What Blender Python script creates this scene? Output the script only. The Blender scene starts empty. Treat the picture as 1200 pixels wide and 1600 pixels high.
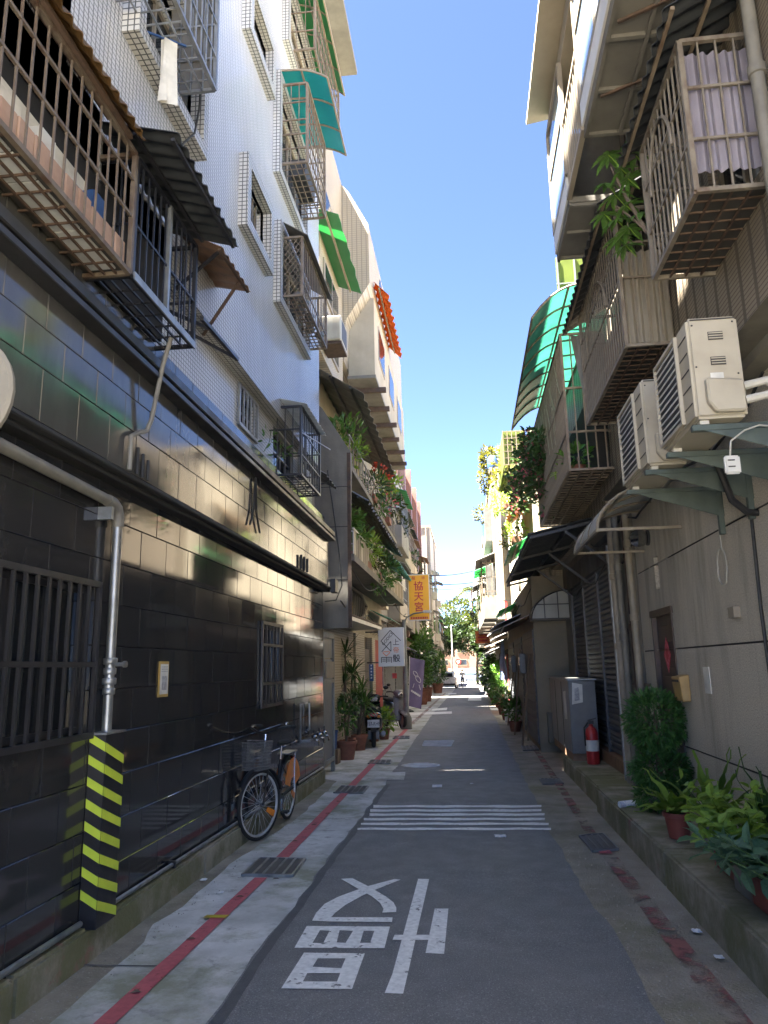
import bpy, bmesh, math, random
from mathutils import Vector, Matrix, noise
from mathutils.geometry import tessellate_polygon
R = math.radians
random.seed(7)
scene = bpy.context.scene
COL = scene.collection

# ---------------------------------------------------------------- camera
CAMZ = 1.55
cam_d = bpy.data.cameras.new('camera')
cam = bpy.data.objects.new('camera', cam_d)
COL.objects.link(cam)
cam_d.sensor_fit = 'VERTICAL'
cam_d.sensor_height = 36.0
cam_d.sensor_width = 27.0
cam_d.lens = 26.0
cam_d.clip_start = 0.05
cam_d.clip_end = 2000
YAW, PITCH, ROLL = 0.10901569878927, 0.20706004342977, -0.02
CROT = Matrix.Rotation(YAW, 3, 'Z') @ Matrix.Rotation(math.pi / 2 + PITCH, 3, 'X') @ Matrix.Rotation(ROLL, 3, 'Z')
cam.matrix_world = Matrix.Translation((0, 0, CAMZ)) @ CROT.to_4x4()
scene.camera = cam

# ---------------------------------------------------------------- light
SUN_EL, SUN_H = R(65), Vector((-0.96, -0.28, 0)).normalized()
world = bpy.data.worlds.new('World')
scene.world = world
world.use_nodes = True
wn = world.node_tree
sky_n = wn.nodes.new('ShaderNodeTexSky')
sky_n.sky_type = 'NISHITA'
sky_n.sun_disc = False
sky_n.sun_elevation = SUN_EL
sky_n.sun_rotation = math.atan2(SUN_H.x, SUN_H.y)
sky_n.air_density = 0.125
sky_n.dust_density = 0.06
sky_n.ozone_density = 1.3
wn.nodes['Background'].inputs['Strength'].default_value = 0.05
wn.links.new(sky_n.outputs['Color'], wn.nodes['Background'].inputs['Color'])
sun_d = bpy.data.lights.new('sun', 'SUN')
sun = bpy.data.objects.new('sun', sun_d)
COL.objects.link(sun)
sun_d.energy = 3.3
sun_d.angle = R(0.53)
sun_d.color = (1.0, 0.93, 0.82)
sdir = SUN_H * math.cos(SUN_EL) + Vector((0, 0, math.sin(SUN_EL)))
sun.rotation_euler = sdir.to_track_quat('Z', 'Y').to_euler()
sun.location = (0, 0, 40)
scene.view_settings.view_transform = 'Standard'
scene.view_settings.look = 'None'
scene.view_settings.exposure = 5.4
scene.view_settings.gamma = 1.0
scene.render.engine = 'CYCLES'
scene.cycles.max_bounces = 8
scene.cycles.diffuse_bounces = 5
scene.cycles.transparent_max_bounces = 12

# ---------------------------------------------------------------- pixel -> place
FPX = 1155.5
SL = 0.008                     # the lane falls gently away from the camera


def gz(y):
    return -SL * y


def ray(u, v):
    return CROT @ Vector(((u - 600) / FPX, -(v - 800) / FPX, -1.0))


def PX(u, v, x):               # pixel met with the plane x = const (a wall along the lane)
    d = ray(u, v)
    t = x / d.x
    return Vector((x, t * d.y, CAMZ + t * d.z))


def PY(u, v, y):               # pixel met with the plane y = const (a wall across the lane)
    d = ray(u, v)
    t = y / d.y
    return Vector((t * d.x, y, CAMZ + t * d.z))


def G(u, v, h=0.0):            # pixel met with the sloping ground
    d = ray(u, v)
    t = (h - CAMZ) / (d.z + SL * d.y)
    return Vector((t * d.x, t * d.y, CAMZ + t * d.z))


# ---------------------------------------------------------------- mesh building
LOC = {}


class MB:
    def __init__(self):
        self.v = []
        self.f = []

    def add(self, vs, fs):
        o = len(self.v)
        self.v += [tuple(p) for p in vs]
        self.f += [tuple(i + o for i in q) for q in fs]
        return self

    def box(self, x0, x1, y0, y1, z0, z1):
        if x0 > x1: x0, x1 = x1, x0
        if y0 > y1: y0, y1 = y1, y0
        if z0 > z1: z0, z1 = z1, z0
        return self.add([(x0, y0, z0), (x1, y0, z0), (x1, y1, z0), (x0, y1, z0), (x0, y0, z1), (x1, y0, z1), (x1, y1, z1), (x0, y1, z1)],
                        [(0, 3, 2, 1), (4, 5, 6, 7), (0, 1, 5, 4), (1, 2, 6, 5), (2, 3, 7, 6), (3, 0, 4, 7)])

    def bar(self, p, q, w=.02, h=None, up=(0, 0, 1)):
        p, q = Vector(p), Vector(q)
        h = h or w
        d = (q - p)
        if d.length < 1e-6: return self
        d.normalize()
        up = Vector(up)
        if abs(d.dot(up)) > .98: up = Vector((0, 1, 0)) if abs(d.y) < .9 else Vector((1, 0, 0))
        s = d.cross(up).normalized() * (w / 2)
        t = s.normalized().cross(d).normalized() * (h / 2)
        vs = [p - s - t, p + s - t, p + s + t, p - s + t, q - s - t, q + s - t, q + s + t, q - s + t]
        return self.add(vs, [(3, 2, 1, 0), (4, 5, 6, 7), (0, 1, 5, 4), (1, 2, 6, 5), (2, 3, 7, 6), (3, 0, 4, 7)])

    def tube(self, path, r, n=8, caps=True):
        path = [Vector(p) for p in path]
        rs = r if isinstance(r, (list, tuple)) else [r] * len(path)
        o = len(self.v)
        prev = None
        for i, p in enumerate(path):
            if i == 0: d = path[1] - path[0]
            elif i == len(path) - 1: d = path[-1] - path[-2]
            else: d = (path[i + 1] - p).normalized() + (p - path[i - 1]).normalized()
            d = d.normalized() if d.length > 1e-9 else Vector((0, 0, 1))
            if prev is None:
                a = Vector((0, 0, 1)) if abs(d.z) < .9 else Vector((1, 0, 0))
                s = d.cross(a).normalized()
            else:
                s = (prev - d * prev.dot(d))
                s = s.normalized() if s.length > 1e-6 else d.orthogonal().normalized()
            prev = s
            t = d.cross(s)
            for k in range(n):
                a = 2 * math.pi * k / n
                self.v.append(tuple(p + (s * math.cos(a) + t * math.sin(a)) * rs[i]))
        for i in range(len(path) - 1):
            for k in range(n):
                a, b = o + i * n + k, o + i * n + (k + 1) % n
                self.f.append((a, b, b + n, a + n))
        if caps:
            self.f.append(tuple(o + k for k in reversed(range(n))))
            e = o + (len(path) - 1) * n
            self.f.append(tuple(e + k for k in range(n)))
        return self

    def prism(self, pts, ext):           # planar outline pushed along ext
        pts = [Vector(p) for p in pts]
        ext = Vector(ext)
        n = len(pts)
        nrm = Vector((0, 0, 0))
        for i in range(n):
            nrm += (pts[i] - pts[0]).cross(pts[(i + 1) % n] - pts[0])
        if nrm.dot(ext) < 0: pts.reverse()
        tris = tessellate_polygon([pts])
        fs = []
        for t in tris:
            a, b, c = [pts[i] for i in t]
            if (b - a).cross(c - a).dot(ext) < 0: t = (t[0], t[2], t[1])
            fs.append(tuple(i + n for i in t))
            fs.append(tuple(reversed(t)))
        fs += [(i, (i + 1) % n, (i + 1) % n + n, i + n) for i in range(n)]
        return self.add(pts + [p + ext for p in pts], fs)

    def lathe(self, prof, c=(0, 0, 0), n=16, axis='Z', cap=True):
        o = len(self.v)
        c = Vector(c)
        for r, h in prof:
            for k in range(n):
                a = 2 * math.pi * k / n
                x, y = r * math.cos(a), r * math.sin(a)
                p = {'Z': (x, y, h), 'X': (h, x, y), 'Y': (x, h, y)}[axis]
                self.v.append(tuple(c + Vector(p)))
        for i in range(len(prof) - 1):
            for k in range(n):
                a, b = o + i * n + k, o + i * n + (k + 1) % n
                self.f.append((a, b, b + n, a + n))
        if cap:
            self.f.append(tuple(o + k for k in reversed(range(n))))
            e = o + (len(prof) - 1) * n
            self.f.append(tuple(e + k for k in range(n)))
        return self

    def sheet(self, fn, nu, nv, th=.004, up=(0, 0, 1)):   # fn(s,t)->point ; a sheet with thickness
        o = len(self.v)
        up = Vector(up) * th
        for lay in (0, 1):
            for j in range(nv + 1):
                for i in range(nu + 1):
                    self.v.append(tuple(Vector(fn(i / nu, j / nv)) + up * lay))
        W = nu + 1
        N = W * (nv + 1)
        for j in range(nv):
            for i in range(nu):
                a = o + j * W + i
                self.f.append((a, a + W, a + W + 1, a + 1))
                b = a + N
                self.f.append((b, b + 1, b + W + 1, b + W))
        for i in range(nu):
            a = o + i
            self.f.append((a, a + 1, a + 1 + N, a + N))
            a = o + nv * W + i
            self.f.append((a + 1, a, a + N, a + 1 + N))
        for j in range(nv):
            a = o + j * W
            self.f.append((a + W, a, a + N, a + W + N))
            a = o + j * W + nu
            self.f.append((a, a + W, a + W + N, a + N))
        return self

    def ball(self, c, rx, ry=None, rz=None, n=10, m=7):
        ry = ry or rx
        rz = rz or rx
        o = len(self.v)
        for j in range(m + 1):
            b = math.pi * j / m - math.pi / 2
            cr = max(math.cos(b), .02)
            for k in range(n):
                a = 2 * math.pi * k / n
                self.v.append((c[0] + rx * cr * math.cos(a), c[1] + ry * cr * math.sin(a), c[2] + rz * math.sin(b)))
        for j in range(m):
            for k in range(n):
                a, b = o + j * n + k, o + j * n + (k + 1) % n
                self.f.append((a, b, b + n, a + n))
        self.f.append(tuple(o + k for k in reversed(range(n))))
        e = o + m * n
        self.f.append(tuple(e + k for k in range(n)))
        return self

    def leaf(self, p, d, nrm, L, W, fold=.15):            # a pointed leaf of four faces
        p, d, nrm = Vector(p), Vector(d).normalized(), Vector(nrm)
        s = d.cross(nrm)
        s = s.normalized() if s.length > 1e-5 else d.orthogonal().normalized()
        nn = s.cross(d).normalized()
        dr = nn * (-L * .12)
        vs = [p, p + d * L * .35 + s * W * .5 + nn * W * fold, p + d * L * .4, p + d * L * .35 - s * W * .5 + nn * W * fold,
              p + d * L * .72 + s * W * .38 + dr * .4 + nn * W * fold, p + d * L * .75 + dr * .4, p + d * L * .72 - s * W * .38 + dr * .4 + nn * W * fold, p + d * L + dr]
        return self.add(vs, [(0, 1, 2), (0, 2, 3), (1, 4, 5, 2), (2, 5, 6, 3), (4, 7, 5), (5, 7, 6)])

    def card(self, p, d, nrm, L, W):                       # small leaf of two faces for far or dense foliage
        p, d, nrm = Vector(p), Vector(d).normalized(), Vector(nrm)
        s = d.cross(nrm)
        s = s.normalized() if s.length > 1e-5 else d.orthogonal().normalized()
        return self.add([p, p + d * L * .5 + s * W * .5, p + d * L, p + d * L * .5 - s * W * .5], [(0, 1, 2), (0, 2, 3)])

    def mesh(self, name, m, off=(0, 0, 0), smooth=False, bevel=0, seg=1):
        me = bpy.data.meshes.new(name)
        ox, oy, oz = off
        me.from_pydata([(a - ox, b - oy, c - oz) for a, b, c in self.v], [], self.f)
        if bevel:
            bm = bmesh.new()
            bm.from_mesh(me)
            es = [e for e in bm.edges if e.is_manifold and e.calc_face_angle(0) > .5]
            bmesh.ops.bevel(bm, geom=es, offset=bevel, segments=seg, affect='EDGES', clamp_overlap=True)
            bm.to_mesh(me)
            bm.free()
        if smooth:
            me.polygons.foreach_set('use_smooth', [True] * len(me.polygons))
        me.update()
        me.materials.append(MAT[m])
        if smooth:
            try: me.set_sharp_from_angle(angle=R(40))
            except Exception: pass
        return me

    def build(self, name, m, parent=None, smooth=False, bevel=0, seg=1, local=False):
        off = (0, 0, 0) if (local or parent is None) else LOC.get(parent.name, (0, 0, 0))
        me = self.mesh(name, m, off, smooth, bevel, seg)
        o = bpy.data.objects.new(name, me)
        COL.objects.link(o)
        if parent is not None:
            o.parent = parent
            LOC[o.name] = LOC.get(parent.name, Vector((0, 0, 0))) if not local else Vector((0, 0, 0))
        else:
            LOC[o.name] = Vector((0, 0, 0))
        return o


def tag(o, label=None, cat=None, group=None, kind=None):
    if label: o['label'] = label
    if cat: o['category'] = cat
    if group: o['group'] = group
    if kind: o['kind'] = kind
    return o


def thing(name, label, cat, loc=(0, 0, 0), rz=0, group=None):
    o = bpy.data.objects.new(name, None)
    COL.objects.link(o)
    o.empty_display_size = .1
    o.location = loc
    o.rotation_euler = (0, 0, rz)
    LOC[o.name] = Vector(loc)
    return tag(o, label, cat, group)


def inst(me, name, parent, loc, rot=None, sc=None, off=True):      # another object on shared mesh data
    o = bpy.data.objects.new(name, me)
    COL.objects.link(o)
    if parent is not None:
        o.parent = parent
        if off: loc = Vector(loc) - LOC.get(parent.name, Vector((0, 0, 0)))
    o.location = loc
    if rot is not None:
        if hasattr(rot, 'to_3x3') and not hasattr(rot, 'order'):
            o.rotation_euler = rot.to_euler()
        else:
            o.rotation_euler = rot
    if sc is not None: o.scale = sc
    return o


def single(mb, name, m, label, cat, base, group=None, **k):         # a thing that is one mesh, origin at its base
    me = mb.mesh(name, m, base, **k)
    o = bpy.data.objects.new(name, me)
    COL.objects.link(o)
    o.location = base
    LOC[o.name] = Vector(base)
    return tag(o, label, cat, group)


def struct(mb, name, m, parent=None, **k):
    o = mb.build(name, m, parent, **k)
    if parent is None: o['kind'] = 'structure'
    return o


def setkind(o, k='stuff'):
    o['kind'] = k
    return o


# ---------------------------------------------------------------- materials
MAT = {}


class NT:
    def __init__(self, name):
        m = bpy.data.materials.new(name)
        m.use_nodes = True
        self.m = m
        self.t = m.node_tree
        self.b = self.t.nodes['Principled BSDF']
        self.out = self.t.nodes['Material Output']
        MAT[name] = m
        self.co = None

    def n(self, typ, **k):
        x = self.t.nodes.new(typ)
        for a, b in k.items():
            if a.startswith('i_'):
                x.inputs[a[2:].replace('_', ' ')].default_value = b
            else:
                setattr(x, a, b)
        return x

    def l(self, a, b):
        self.t.links.new(a, b)

    def coord(self, scale=(1, 1, 1), rot=(0, 0, 0)):
        if self.co is None: self.co = self.n('ShaderNodeTexCoord')
        mp = self.n('ShaderNodeMapping')
        mp.inputs['Scale'].default_value = scale
        mp.inputs['Rotation'].default_value = rot
        self.l(self.co.outputs['Object'], mp.inputs['Vector'])
        return mp.outputs['Vector']

    def noise(self, scale, detail=4, rough=.55, stretch=(1, 1, 1), dist=0):
        x = self.n('ShaderNodeTexNoise')
        x.inputs['Scale'].default_value = scale
        x.inputs['Detail'].default_value = detail
        x.inputs['Roughness'].default_value = rough
        x.inputs['Distortion'].default_value = dist
        self.l(self.coord(stretch), x.inputs['Vector'])
        return x.outputs['Fac']

    def ramp(self, fac, a, b, c0=0, c1=1):
        x = self.n('ShaderNodeMapRange')
        x.inputs['From Min'].default_value = a
        x.inputs['From Max'].default_value = b
        x.inputs['To Min'].default_value = c0
        x.inputs['To Max'].default_value = c1
        self.l(fac, x.inputs['Value'])
        return x.outputs['Result']

    def mix(self, fac, a, b, blend='MIX'):
        x = self.n('ShaderNodeMix', data_type='RGBA', blend_type=blend)
        ins = x.inputs
        for sock, val in ((ins['Factor'], fac), (ins['A'] if False else ins[6], a), (ins[7], b)):
            if hasattr(val, 'links') or hasattr(val, 'is_linked'):
                self.l(val, sock)
            elif isinstance(val, (tuple, list)):
                sock.default_value = (val[0], val[1], val[2], 1)
            else:
                sock.default_value = val
        return x.outputs[2]

    def bump(self, h, s=.3, d=.01):
        x = self.n('ShaderNodeBump')
        x.inputs['Strength'].default_value = s
        x.inputs['Distance'].default_value = d
        self.l(h, x.inputs['Height'])
        self.l(x.outputs['Normal'], self.b.inputs['Normal'])

    def rnd(self):
        return self.n('ShaderNodeObjectInfo').outputs['Random']

    def col(self, c):
        if isinstance(c, (tuple, list)): self.b.inputs['Base Color'].default_value = (c[0], c[1], c[2], 1)
        else: self.l(c, self.b.inputs['Base Color'])

    def set(self, **k):
        for a, b in k.items():
            s = self.b.inputs[a.replace('_', ' ')]
            if hasattr(b, 'is_linked'): self.l(b, s)
            else: s.default_value = b


def simple(name, c, rough=.6, c2=None, sc=6, metal=0, lo=.4, hi=.65, bump=0, bsc=60, stretch=(1, 1, 1), c3=None, sc3=2, stretch3=(1, 1, .15), lo3=.55, hi3=.75, rv=0, objv=0):
    m = NT(name)
    c2 = c2 or tuple(x * .72 for x in c)
    cc = m.mix(m.ramp(m.noise(sc, 6, .6, stretch), lo, hi), c, c2)
    if c3: cc = m.mix(m.ramp(m.noise(sc3, 5, .6, stretch3), lo3, hi3), cc, c3)
    if objv:
        cc = m.mix(m.ramp(m.rnd(), 0, 1, 0, objv), cc, tuple(x * .55 for x in c))
    m.col(cc)
    m.set(Roughness=rough, Metallic=metal)
    if rv: m.set(Roughness=m.ramp(m.noise(3, 5), .3, .7, rough - rv, rough + rv))
    if bump: m.bump(m.noise(bsc, 3), bump, .01)
    return m


def tile(name, c, grout, su, sv, plane, rough=.25, gw=.12, c2=None, bumpd=.004, stain=None):
    # small fired tiles too fine to build one by one; plane 'x' (wall along lane), 'y' (wall across lane), 'z'
    m = NT(name)
    sep = m.n('ShaderNodeSeparateXYZ')
    m.l(m.coord(), sep.inputs[0])
    a, b = {'x': ('Y', 'Z'), 'y': ('X', 'Z'), 'z': ('X', 'Y')}[plane]
    def line(o, s):
        d = m.n('ShaderNodeMath', operation='DIVIDE'); m.l(sep.outputs[o], d.inputs[0]); d.inputs[1].default_value = s
        fr = m.n('ShaderNodeMath', operation='PINGPONG'); m.l(d.outputs[0], fr.inputs[0]); fr.inputs[1].default_value = .5
        return m.ramp(fr.outputs[0], gw * .35, gw * .65)
    x = m.n('ShaderNodeMath', operation='MULTIPLY')
    m.l(line(a, su), x.inputs[0]); m.l(line(b, sv), x.inputs[1])
    mask = x.outputs[0]
    base = m.mix(m.ramp(m.noise(1.3, 6, .6, (1, 1, .3)), .35, .7), c, c2 or tuple(t * .8 for t in c))
    if stain: base = m.mix(m.ramp(m.noise(1.1, 6, .65, (1, 1, .12)), .52, .78), base, stain)
    m.col(m.mix(mask, grout, base))
    m.set(Roughness=m.ramp(mask, 0, 1, .8, rough))
    m.bump(mask, .5, bumpd)
    return m


def leafmat(name, c, c2, trans=.35, rough=.42):
    m = NT(name)
    cc = m.mix(m.ramp(m.noise(9, 3), .35, .65), c, c2)
    cc = m.mix(m.ramp(m.rnd(), 0, 1, 0, .35), cc, c2)
    m.col(cc)
    m.set(Roughness=rough)
    tr = m.n('ShaderNodeBsdfTranslucent')
    m.l(m.mix(.5, cc, (c[0] * 2.2, c[1] * 1.7, c[2] * .6), 'MIX'), tr.inputs['Color'])
    mx = m.n('ShaderNodeMixShader')
    mx.inputs[0].default_value = trans
    m.l(m.b.outputs[0], mx.inputs[1]); m.l(tr.outputs[0], mx.inputs[2])
    m.l(mx.outputs[0], m.out.inputs['Surface'])
    return m


def plastic(name, c, trans=.55, clear=.12, rough=.35, c2=None):       # translucent awning sheet
    m = NT(name)
    cc = m.mix(m.ramp(m.noise(2.5, 5), .4, .7), c, c2 or tuple(x * .7 for x in c))
    m.col(cc)
    m.set(Roughness=rough)
    tr = m.n('ShaderNodeBsdfTranslucent'); m.l(cc, tr.inputs['Color'])
    tp = m.n('ShaderNodeBsdfTransparent'); m.l(cc, tp.inputs['Color'])
    a = m.n('ShaderNodeMixShader'); a.inputs[0].default_value = trans
    m.l(m.b.outputs[0], a.inputs[1]); m.l(tr.outputs[0], a.inputs[2])
    b = m.n('ShaderNodeMixShader'); b.inputs[0].default_value = clear
    m.l(a.outputs[0], b.inputs[1]); m.l(tp.outputs[0], b.inputs[2])
    m.l(b.outputs[0], m.out.inputs['Surface'])
    return m


def worn(name, c, lo, hi, rough=.65, sc=14, c2=None, st=(1, 1, 1)):   # paint worn through to what lies below
    m = NT(name)
    m.col(m.mix(m.ramp(m.noise(30, 5), .35, .7), c, c2 or tuple(x * .75 for x in c)))
    m.set(Roughness=rough)
    tp = m.n('ShaderNodeBsdfTransparent')
    mx = m.n('ShaderNodeMixShader')
    m.l(m.ramp(m.noise(sc, 8, .68, st), lo, hi), mx.inputs[0])
    m.l(m.b.outputs[0], mx.inputs[1]); m.l(tp.outputs[0], mx.inputs[2])
    m.l(mx.outputs[0], m.out.inputs['Surface'])
    return m


def make_materials():
    # ground
    m = NT('asphalt')
    a = m.mix(m.ramp(m.noise(.7, 5), .35, .7), (.155, .155, .157), (.185, .183, .182))
    a = m.mix(m.ramp(m.noise(110, 3), .54, .70), a, (.31, .31, .305))
    a = m.mix(m.ramp(m.noise(150, 3), .34, .45, .7, 0), a, (.065, .065, .066))
    m.col(a); m.set(Roughness=m.ramp(m.noise(5, 5), .3, .7, .55, .85)); m.bump(m.noise(190, 3), .55, .008)
    m = NT('concrete_light')
    a = m.mix(m.ramp(m.noise(1.7, 8, .65), .36, .62), (.62, .62, .61), (.40, .405, .39))
    a = m.mix(m.ramp(m.noise(.9, 7, .72), .47, .62), a, (.25, .26, .19))
    a = m.mix(m.ramp(m.noise(6, 8, .75), .55, .72), a, (.19, .19, .17))
    m.col(a); m.set(Roughness=.85); m.bump(m.noise(45, 6), .5, .008)
    m = NT('concrete_dark')
    a = m.mix(m.ramp(m.noise(2.5, 8, .65), .35, .65), (.34, .305, .245), (.20, .18, .14))
    a = m.mix(m.ramp(m.noise(1.1, 6, .7), .5, .7), a, (.17, .165, .085))
    a = m.mix(m.ramp(m.noise(75, 3), .6, .72), a, (.34, .33, .29))
    m.col(a); m.set(Roughness=.9); m.bump(m.noise(70, 4), .8, .012)
    m = NT('kerb')
    a = m.mix(m.ramp(m.noise(3, 8, .65), .35, .65), (.32, .295, .23), (.18, .165, .125))
    a = m.mix(m.ramp(m.noise(1.5, 6, .7), .40, .58), a, (.15, .15, .075))
    a = m.mix(m.ramp(m.noise(2.0, 6, .7), .63, .72), a, (.28, .12, .11))
    m.col(a); m.set(Roughness=.9); m.bump(m.noise(40, 5), .7, .012)
    worn('road_white', (.82, .82, .80), .60, .68)
    worn('road_red', (.50, .12, .135), .60, .70, sc=9)
    worn('road_red_worn', (.30, .11, .095), .40, .56, sc=4)
    simple('yellow_paint', (.55, .42, .03), .6)
    # stone and walls
    m = NT('black_stone')
    a = m.mix(m.ramp(m.noise(4, 7, .65, (1, 1, .35)), .35, .72), (.020, .020, .021), (.040, .040, .040))
    a = m.mix(m.ramp(m.rnd(), 0, 1, 0, .6), a, (.030, .030, .032))
    m.col(a)
    r = m.n('ShaderNodeMath', operation='ADD')
    m.l(m.ramp(m.noise(2.2, 8, .7, (1, 1, .3)), .35, .75, .03, .13), r.inputs[0])
    m.l(m.ramp(m.rnd(), 0, 1, -.01, .05), r.inputs[1])
    m.set(Roughness=r.outputs[0]); m.b.inputs['IOR'].default_value = 1.55
    m.bump(m.noise(2.5, 2), .05, .01)
    m = NT('grey_stone')
    a = m.mix(m.ramp(m.noise(4, 7, .65, (1, 1, .35)), .35, .72), (.050, .049, .047), (.085, .083, .078))
    a = m.mix(m.ramp(m.rnd(), 0, 1, 0, .6), a, (.06, .058, .055))
    m.col(a); m.set(Roughness=m.ramp(m.noise(2.2, 8, .7), .35, .75, .05, .18)); m.bump(m.noise(2.5, 2), .05, .01)
    simple('dark_metal', (.022, .022, .025), .42, rv=.12)
    simple('black_metal', (.016, .017, .022), .4, rv=.1)
    simple('soffit', (.02, .02, .02), .7)
    tile('white_tile_x', (.58, .578, .57), (.14, .14, .14), .05, .038, 'x', .13, .2, stain=(.52, .49, .43))
    tile('white_tile_y', (.64, .63, .60), (.16, .16, .16), .05, .038, 'y', .2, .2)
    tile('trim_tile', (.55, .54, .51), (.10, .10, .10), .045, .045, 'x', .25, .22)
    tile('trim_tile_y', (.55, .54, .51), (.10, .10, .10), .045, .045, 'y', .25, .22)
    tile('trim_tile_z', (.50, .49, .46), (.10, .10, .10), .045, .045, 'z', .25, .22)
    tile('tan_tile_x', (.22, .18, .13), (.10, .083, .062), .20, .030, 'x', .5, .22, stain=(.14, .12, .09))
    tile('tan_tile_y', (.27, .235, .18), (.22, .19, .15), .12, .06, 'y', .5, .2, stain=(.25, .21, .16))
    tile('cream_tile_y', (.36, .305, .22), (.20, .165, .12), .10, .05, 'y', .45, .18, stain=(.36, .30, .22))
    tile('cream_tile_x', (.36, .305, .22), (.20, .165, .12), .10, .05, 'x', .45, .18, stain=(.36, .30, .22))
    tile('brown_tile_x', (.20, .085, .06), (.12, .07, .06), .2, .06, 'x', .5, .18)
    m = NT('pebble_dash')
    a = m.mix(m.ramp(m.noise(95, 4, .7), .38, .66), (.68, .62, .51), (.34, .30, .24))
    a = m.mix(m.ramp(m.noise(1.6, 7, .68, (1, 1, .16)), .50, .70), a, (.25, .225, .175))
    m.col(a); m.set(Roughness=.92); m.bump(m.noise(110, 4, .7), .9, .012)
    simple('concrete_wall', (.20, .185, .155), .9, (.15, .14, .12), 2.5, bump=.3, bsc=30, c3=(.12, .11, .095), sc3=1.5)
    simple('cream_render', (.34, .295, .22), .85, (.28, .24, .175), 2.0, bump=.2, bsc=25, c3=(.27, .23, .17), sc3=1.6, lo3=.5, hi3=.8)
    simple('tan_render', (.26, .225, .165), .88, (.21, .18, .13), 2.0, bump=.25, bsc=25, c3=(.21, .18, .13), sc3=1.3, lo3=.5, hi3=.8)
    simple('grey_render', (.22, .21, .19), .88, (.17, .16, .145), 2.0, bump=.25, c3=(.15, .14, .13), sc3=1.3)
    simple('beige_far', (.28, .245, .20), .85, (.235, .205, .165), 1.0, c3=(.33, .29, .24), sc3=.6)
    simple('pink_far', (.20, .12, .088), .85, (.17, .105, .08), 1.0, c3=(.36, .25, .19), sc3=.6)
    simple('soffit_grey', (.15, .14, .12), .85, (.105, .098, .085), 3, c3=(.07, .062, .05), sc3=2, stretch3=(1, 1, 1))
    # metals and plastics
    simple('cream_metal', (.19, .165, .13), .55, (.12, .098, .075), 9, c3=(.085, .05, .032), sc3=7, stretch3=(1, 1, .5), lo3=.56, hi3=.70)
    simple('tan_metal', (.19, .15, .11), .55, (.13, .10, .07), 9, c3=(.11, .065, .04), sc3=6, stretch3=(1, 1, .5))
    simple('rust_metal', (.085, .052, .035), .75, (.05, .032, .024), 12)
    simple('beige_frame', (.26, .22, .165), .5, (.21, .175, .13), 6)
    simple('galvanised', (.36, .37, .37), .4, (.24, .25, .245), 7, metal=.75, c3=(.22, .20, .16), sc3=4)
    simple('pvc_grey', (.17, .16, .135), .55, (.12, .112, .095), 5, c3=(.13, .12, .10), sc3=3)
    simple('pvc_tan', (.27, .23, .175), .55, (.20, .17, .13), 5, c3=(.15, .125, .095), sc3=3)
    simple('green_steel', (.085, .11, .10), .5, (.065, .085, .078), 8, metal=.2)
    simple('ac_cream', (.42, .38, .30), .5, (.36, .32, .245), 3, c3=(.25, .205, .14), sc3=2.5, lo3=.55, hi3=.8)
    simple('ac_dark', (.045, .045, .045), .6)
    simple('white_plastic', (.52, .51, .47), .4, (.60, .59, .55), 4)
    simple('dark_sheet', (.034, .038, .042), .55, (.022, .024, .028), 5, rv=.1)
    simple('grey_sheet', (.13, .13, .125), .6, (.085, .085, .08), 5, c3=(.06, .05, .04), sc3=3)
    simple('brown_sheet', (.22, .125, .075), .6, (.14, .08, .05), 5)
    plastic('amber_sheet', (.22, .13, .055), .5, .08, c2=(.10, .06, .03))
    plastic('teal_sheet', (.06, .52, .48), .55, .12, c2=(.05, .44, .42))
    plastic('teal_sheet_old', (.17, .42, .34), .45, .10, c2=(.12, .31, .26))
    plastic('green_sheet', (.10, .34, .15), .5, .08, c2=(.10, .36, .15))
    plastic('lime_sheet', (.22, .27, .06), .5, .10, c2=(.17, .22, .05))
    plastic('orange_sheet', (.66, .18, .025), .55, .06)
    plastic('frost_sheet', (.66, .66, .62), .45, .12, c2=(.45, .44, .40))
    plastic('lavender_sheet', (.36, .33, .38), .35, .05, c2=(.24, .22, .26))
    plastic('tan_corrug', (.26, .235, .19), .15, .02, c2=(.18, .16, .13))
    m = NT('glass_dark'); m.col((.018, .02, .022)); m.set(Roughness=.06)
    m = NT('glass_blue'); m.col((.16, .22, .30)); m.set(Roughness=.05, Metallic=.35)
    simple('room_dark', (.012, .012, .013), .9)  # darkness of unlit interiors put into the colour
    simple('old_bars', (.13, .105, .08), .6, (.085, .06, .042), 9, c3=(.07, .038, .024), sc3=7, stretch3=(1, 1, .5), lo3=.5, hi3=.65)
    simple('floor_shade', (.045, .042, .038), .85, (.03, .028, .025), 6)  # shade under the cages put into the colour of their floor plates
    simple('seam', (.085, .085, .088), .7, (.105, .105, .107), 8, bump=.5, bsc=120)
    simple('stone_chip', (.34, .33, .30), .9, (.2, .19, .17), 40)
    simple('shutter', (.085, .09, .098), .5, (.055, .06, .066), 4, c3=(.12, .11, .10), sc3=3)
    simple('shutter_blue', (.10, .11, .125), .5, (.07, .075, .085), 4)
    simple('door_brown', (.075, .05, .04), .45, (.05, .035, .028), 8)
    simple('red_paper', (.55, .05, .07), .6)
    simple('pink_paper', (.62, .16, .22), .6, (.55, .04, .06), 40, lo=.45, hi=.55)
    simple('red_paint', (.45, .03, .03), .35)
    simple('mail_tan', (.42, .28, .11), .5)
    simple('hazard_green', (.60, .72, .06), .45, (.50, .62, .05), 4)
    simple('cabinet_grey', (.16, .165, .165), .4, (.12, .125, .125), 3)
    simple('copper_base', (.24, .145, .085), .7)
    simple('terracotta', (.25, .10, .062), .75, (.17, .07, .045), 6)
    simple('red_pot', (.24, .06, .045), .6)
    simple('soil', (.05, .035, .025), .95)
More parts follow.
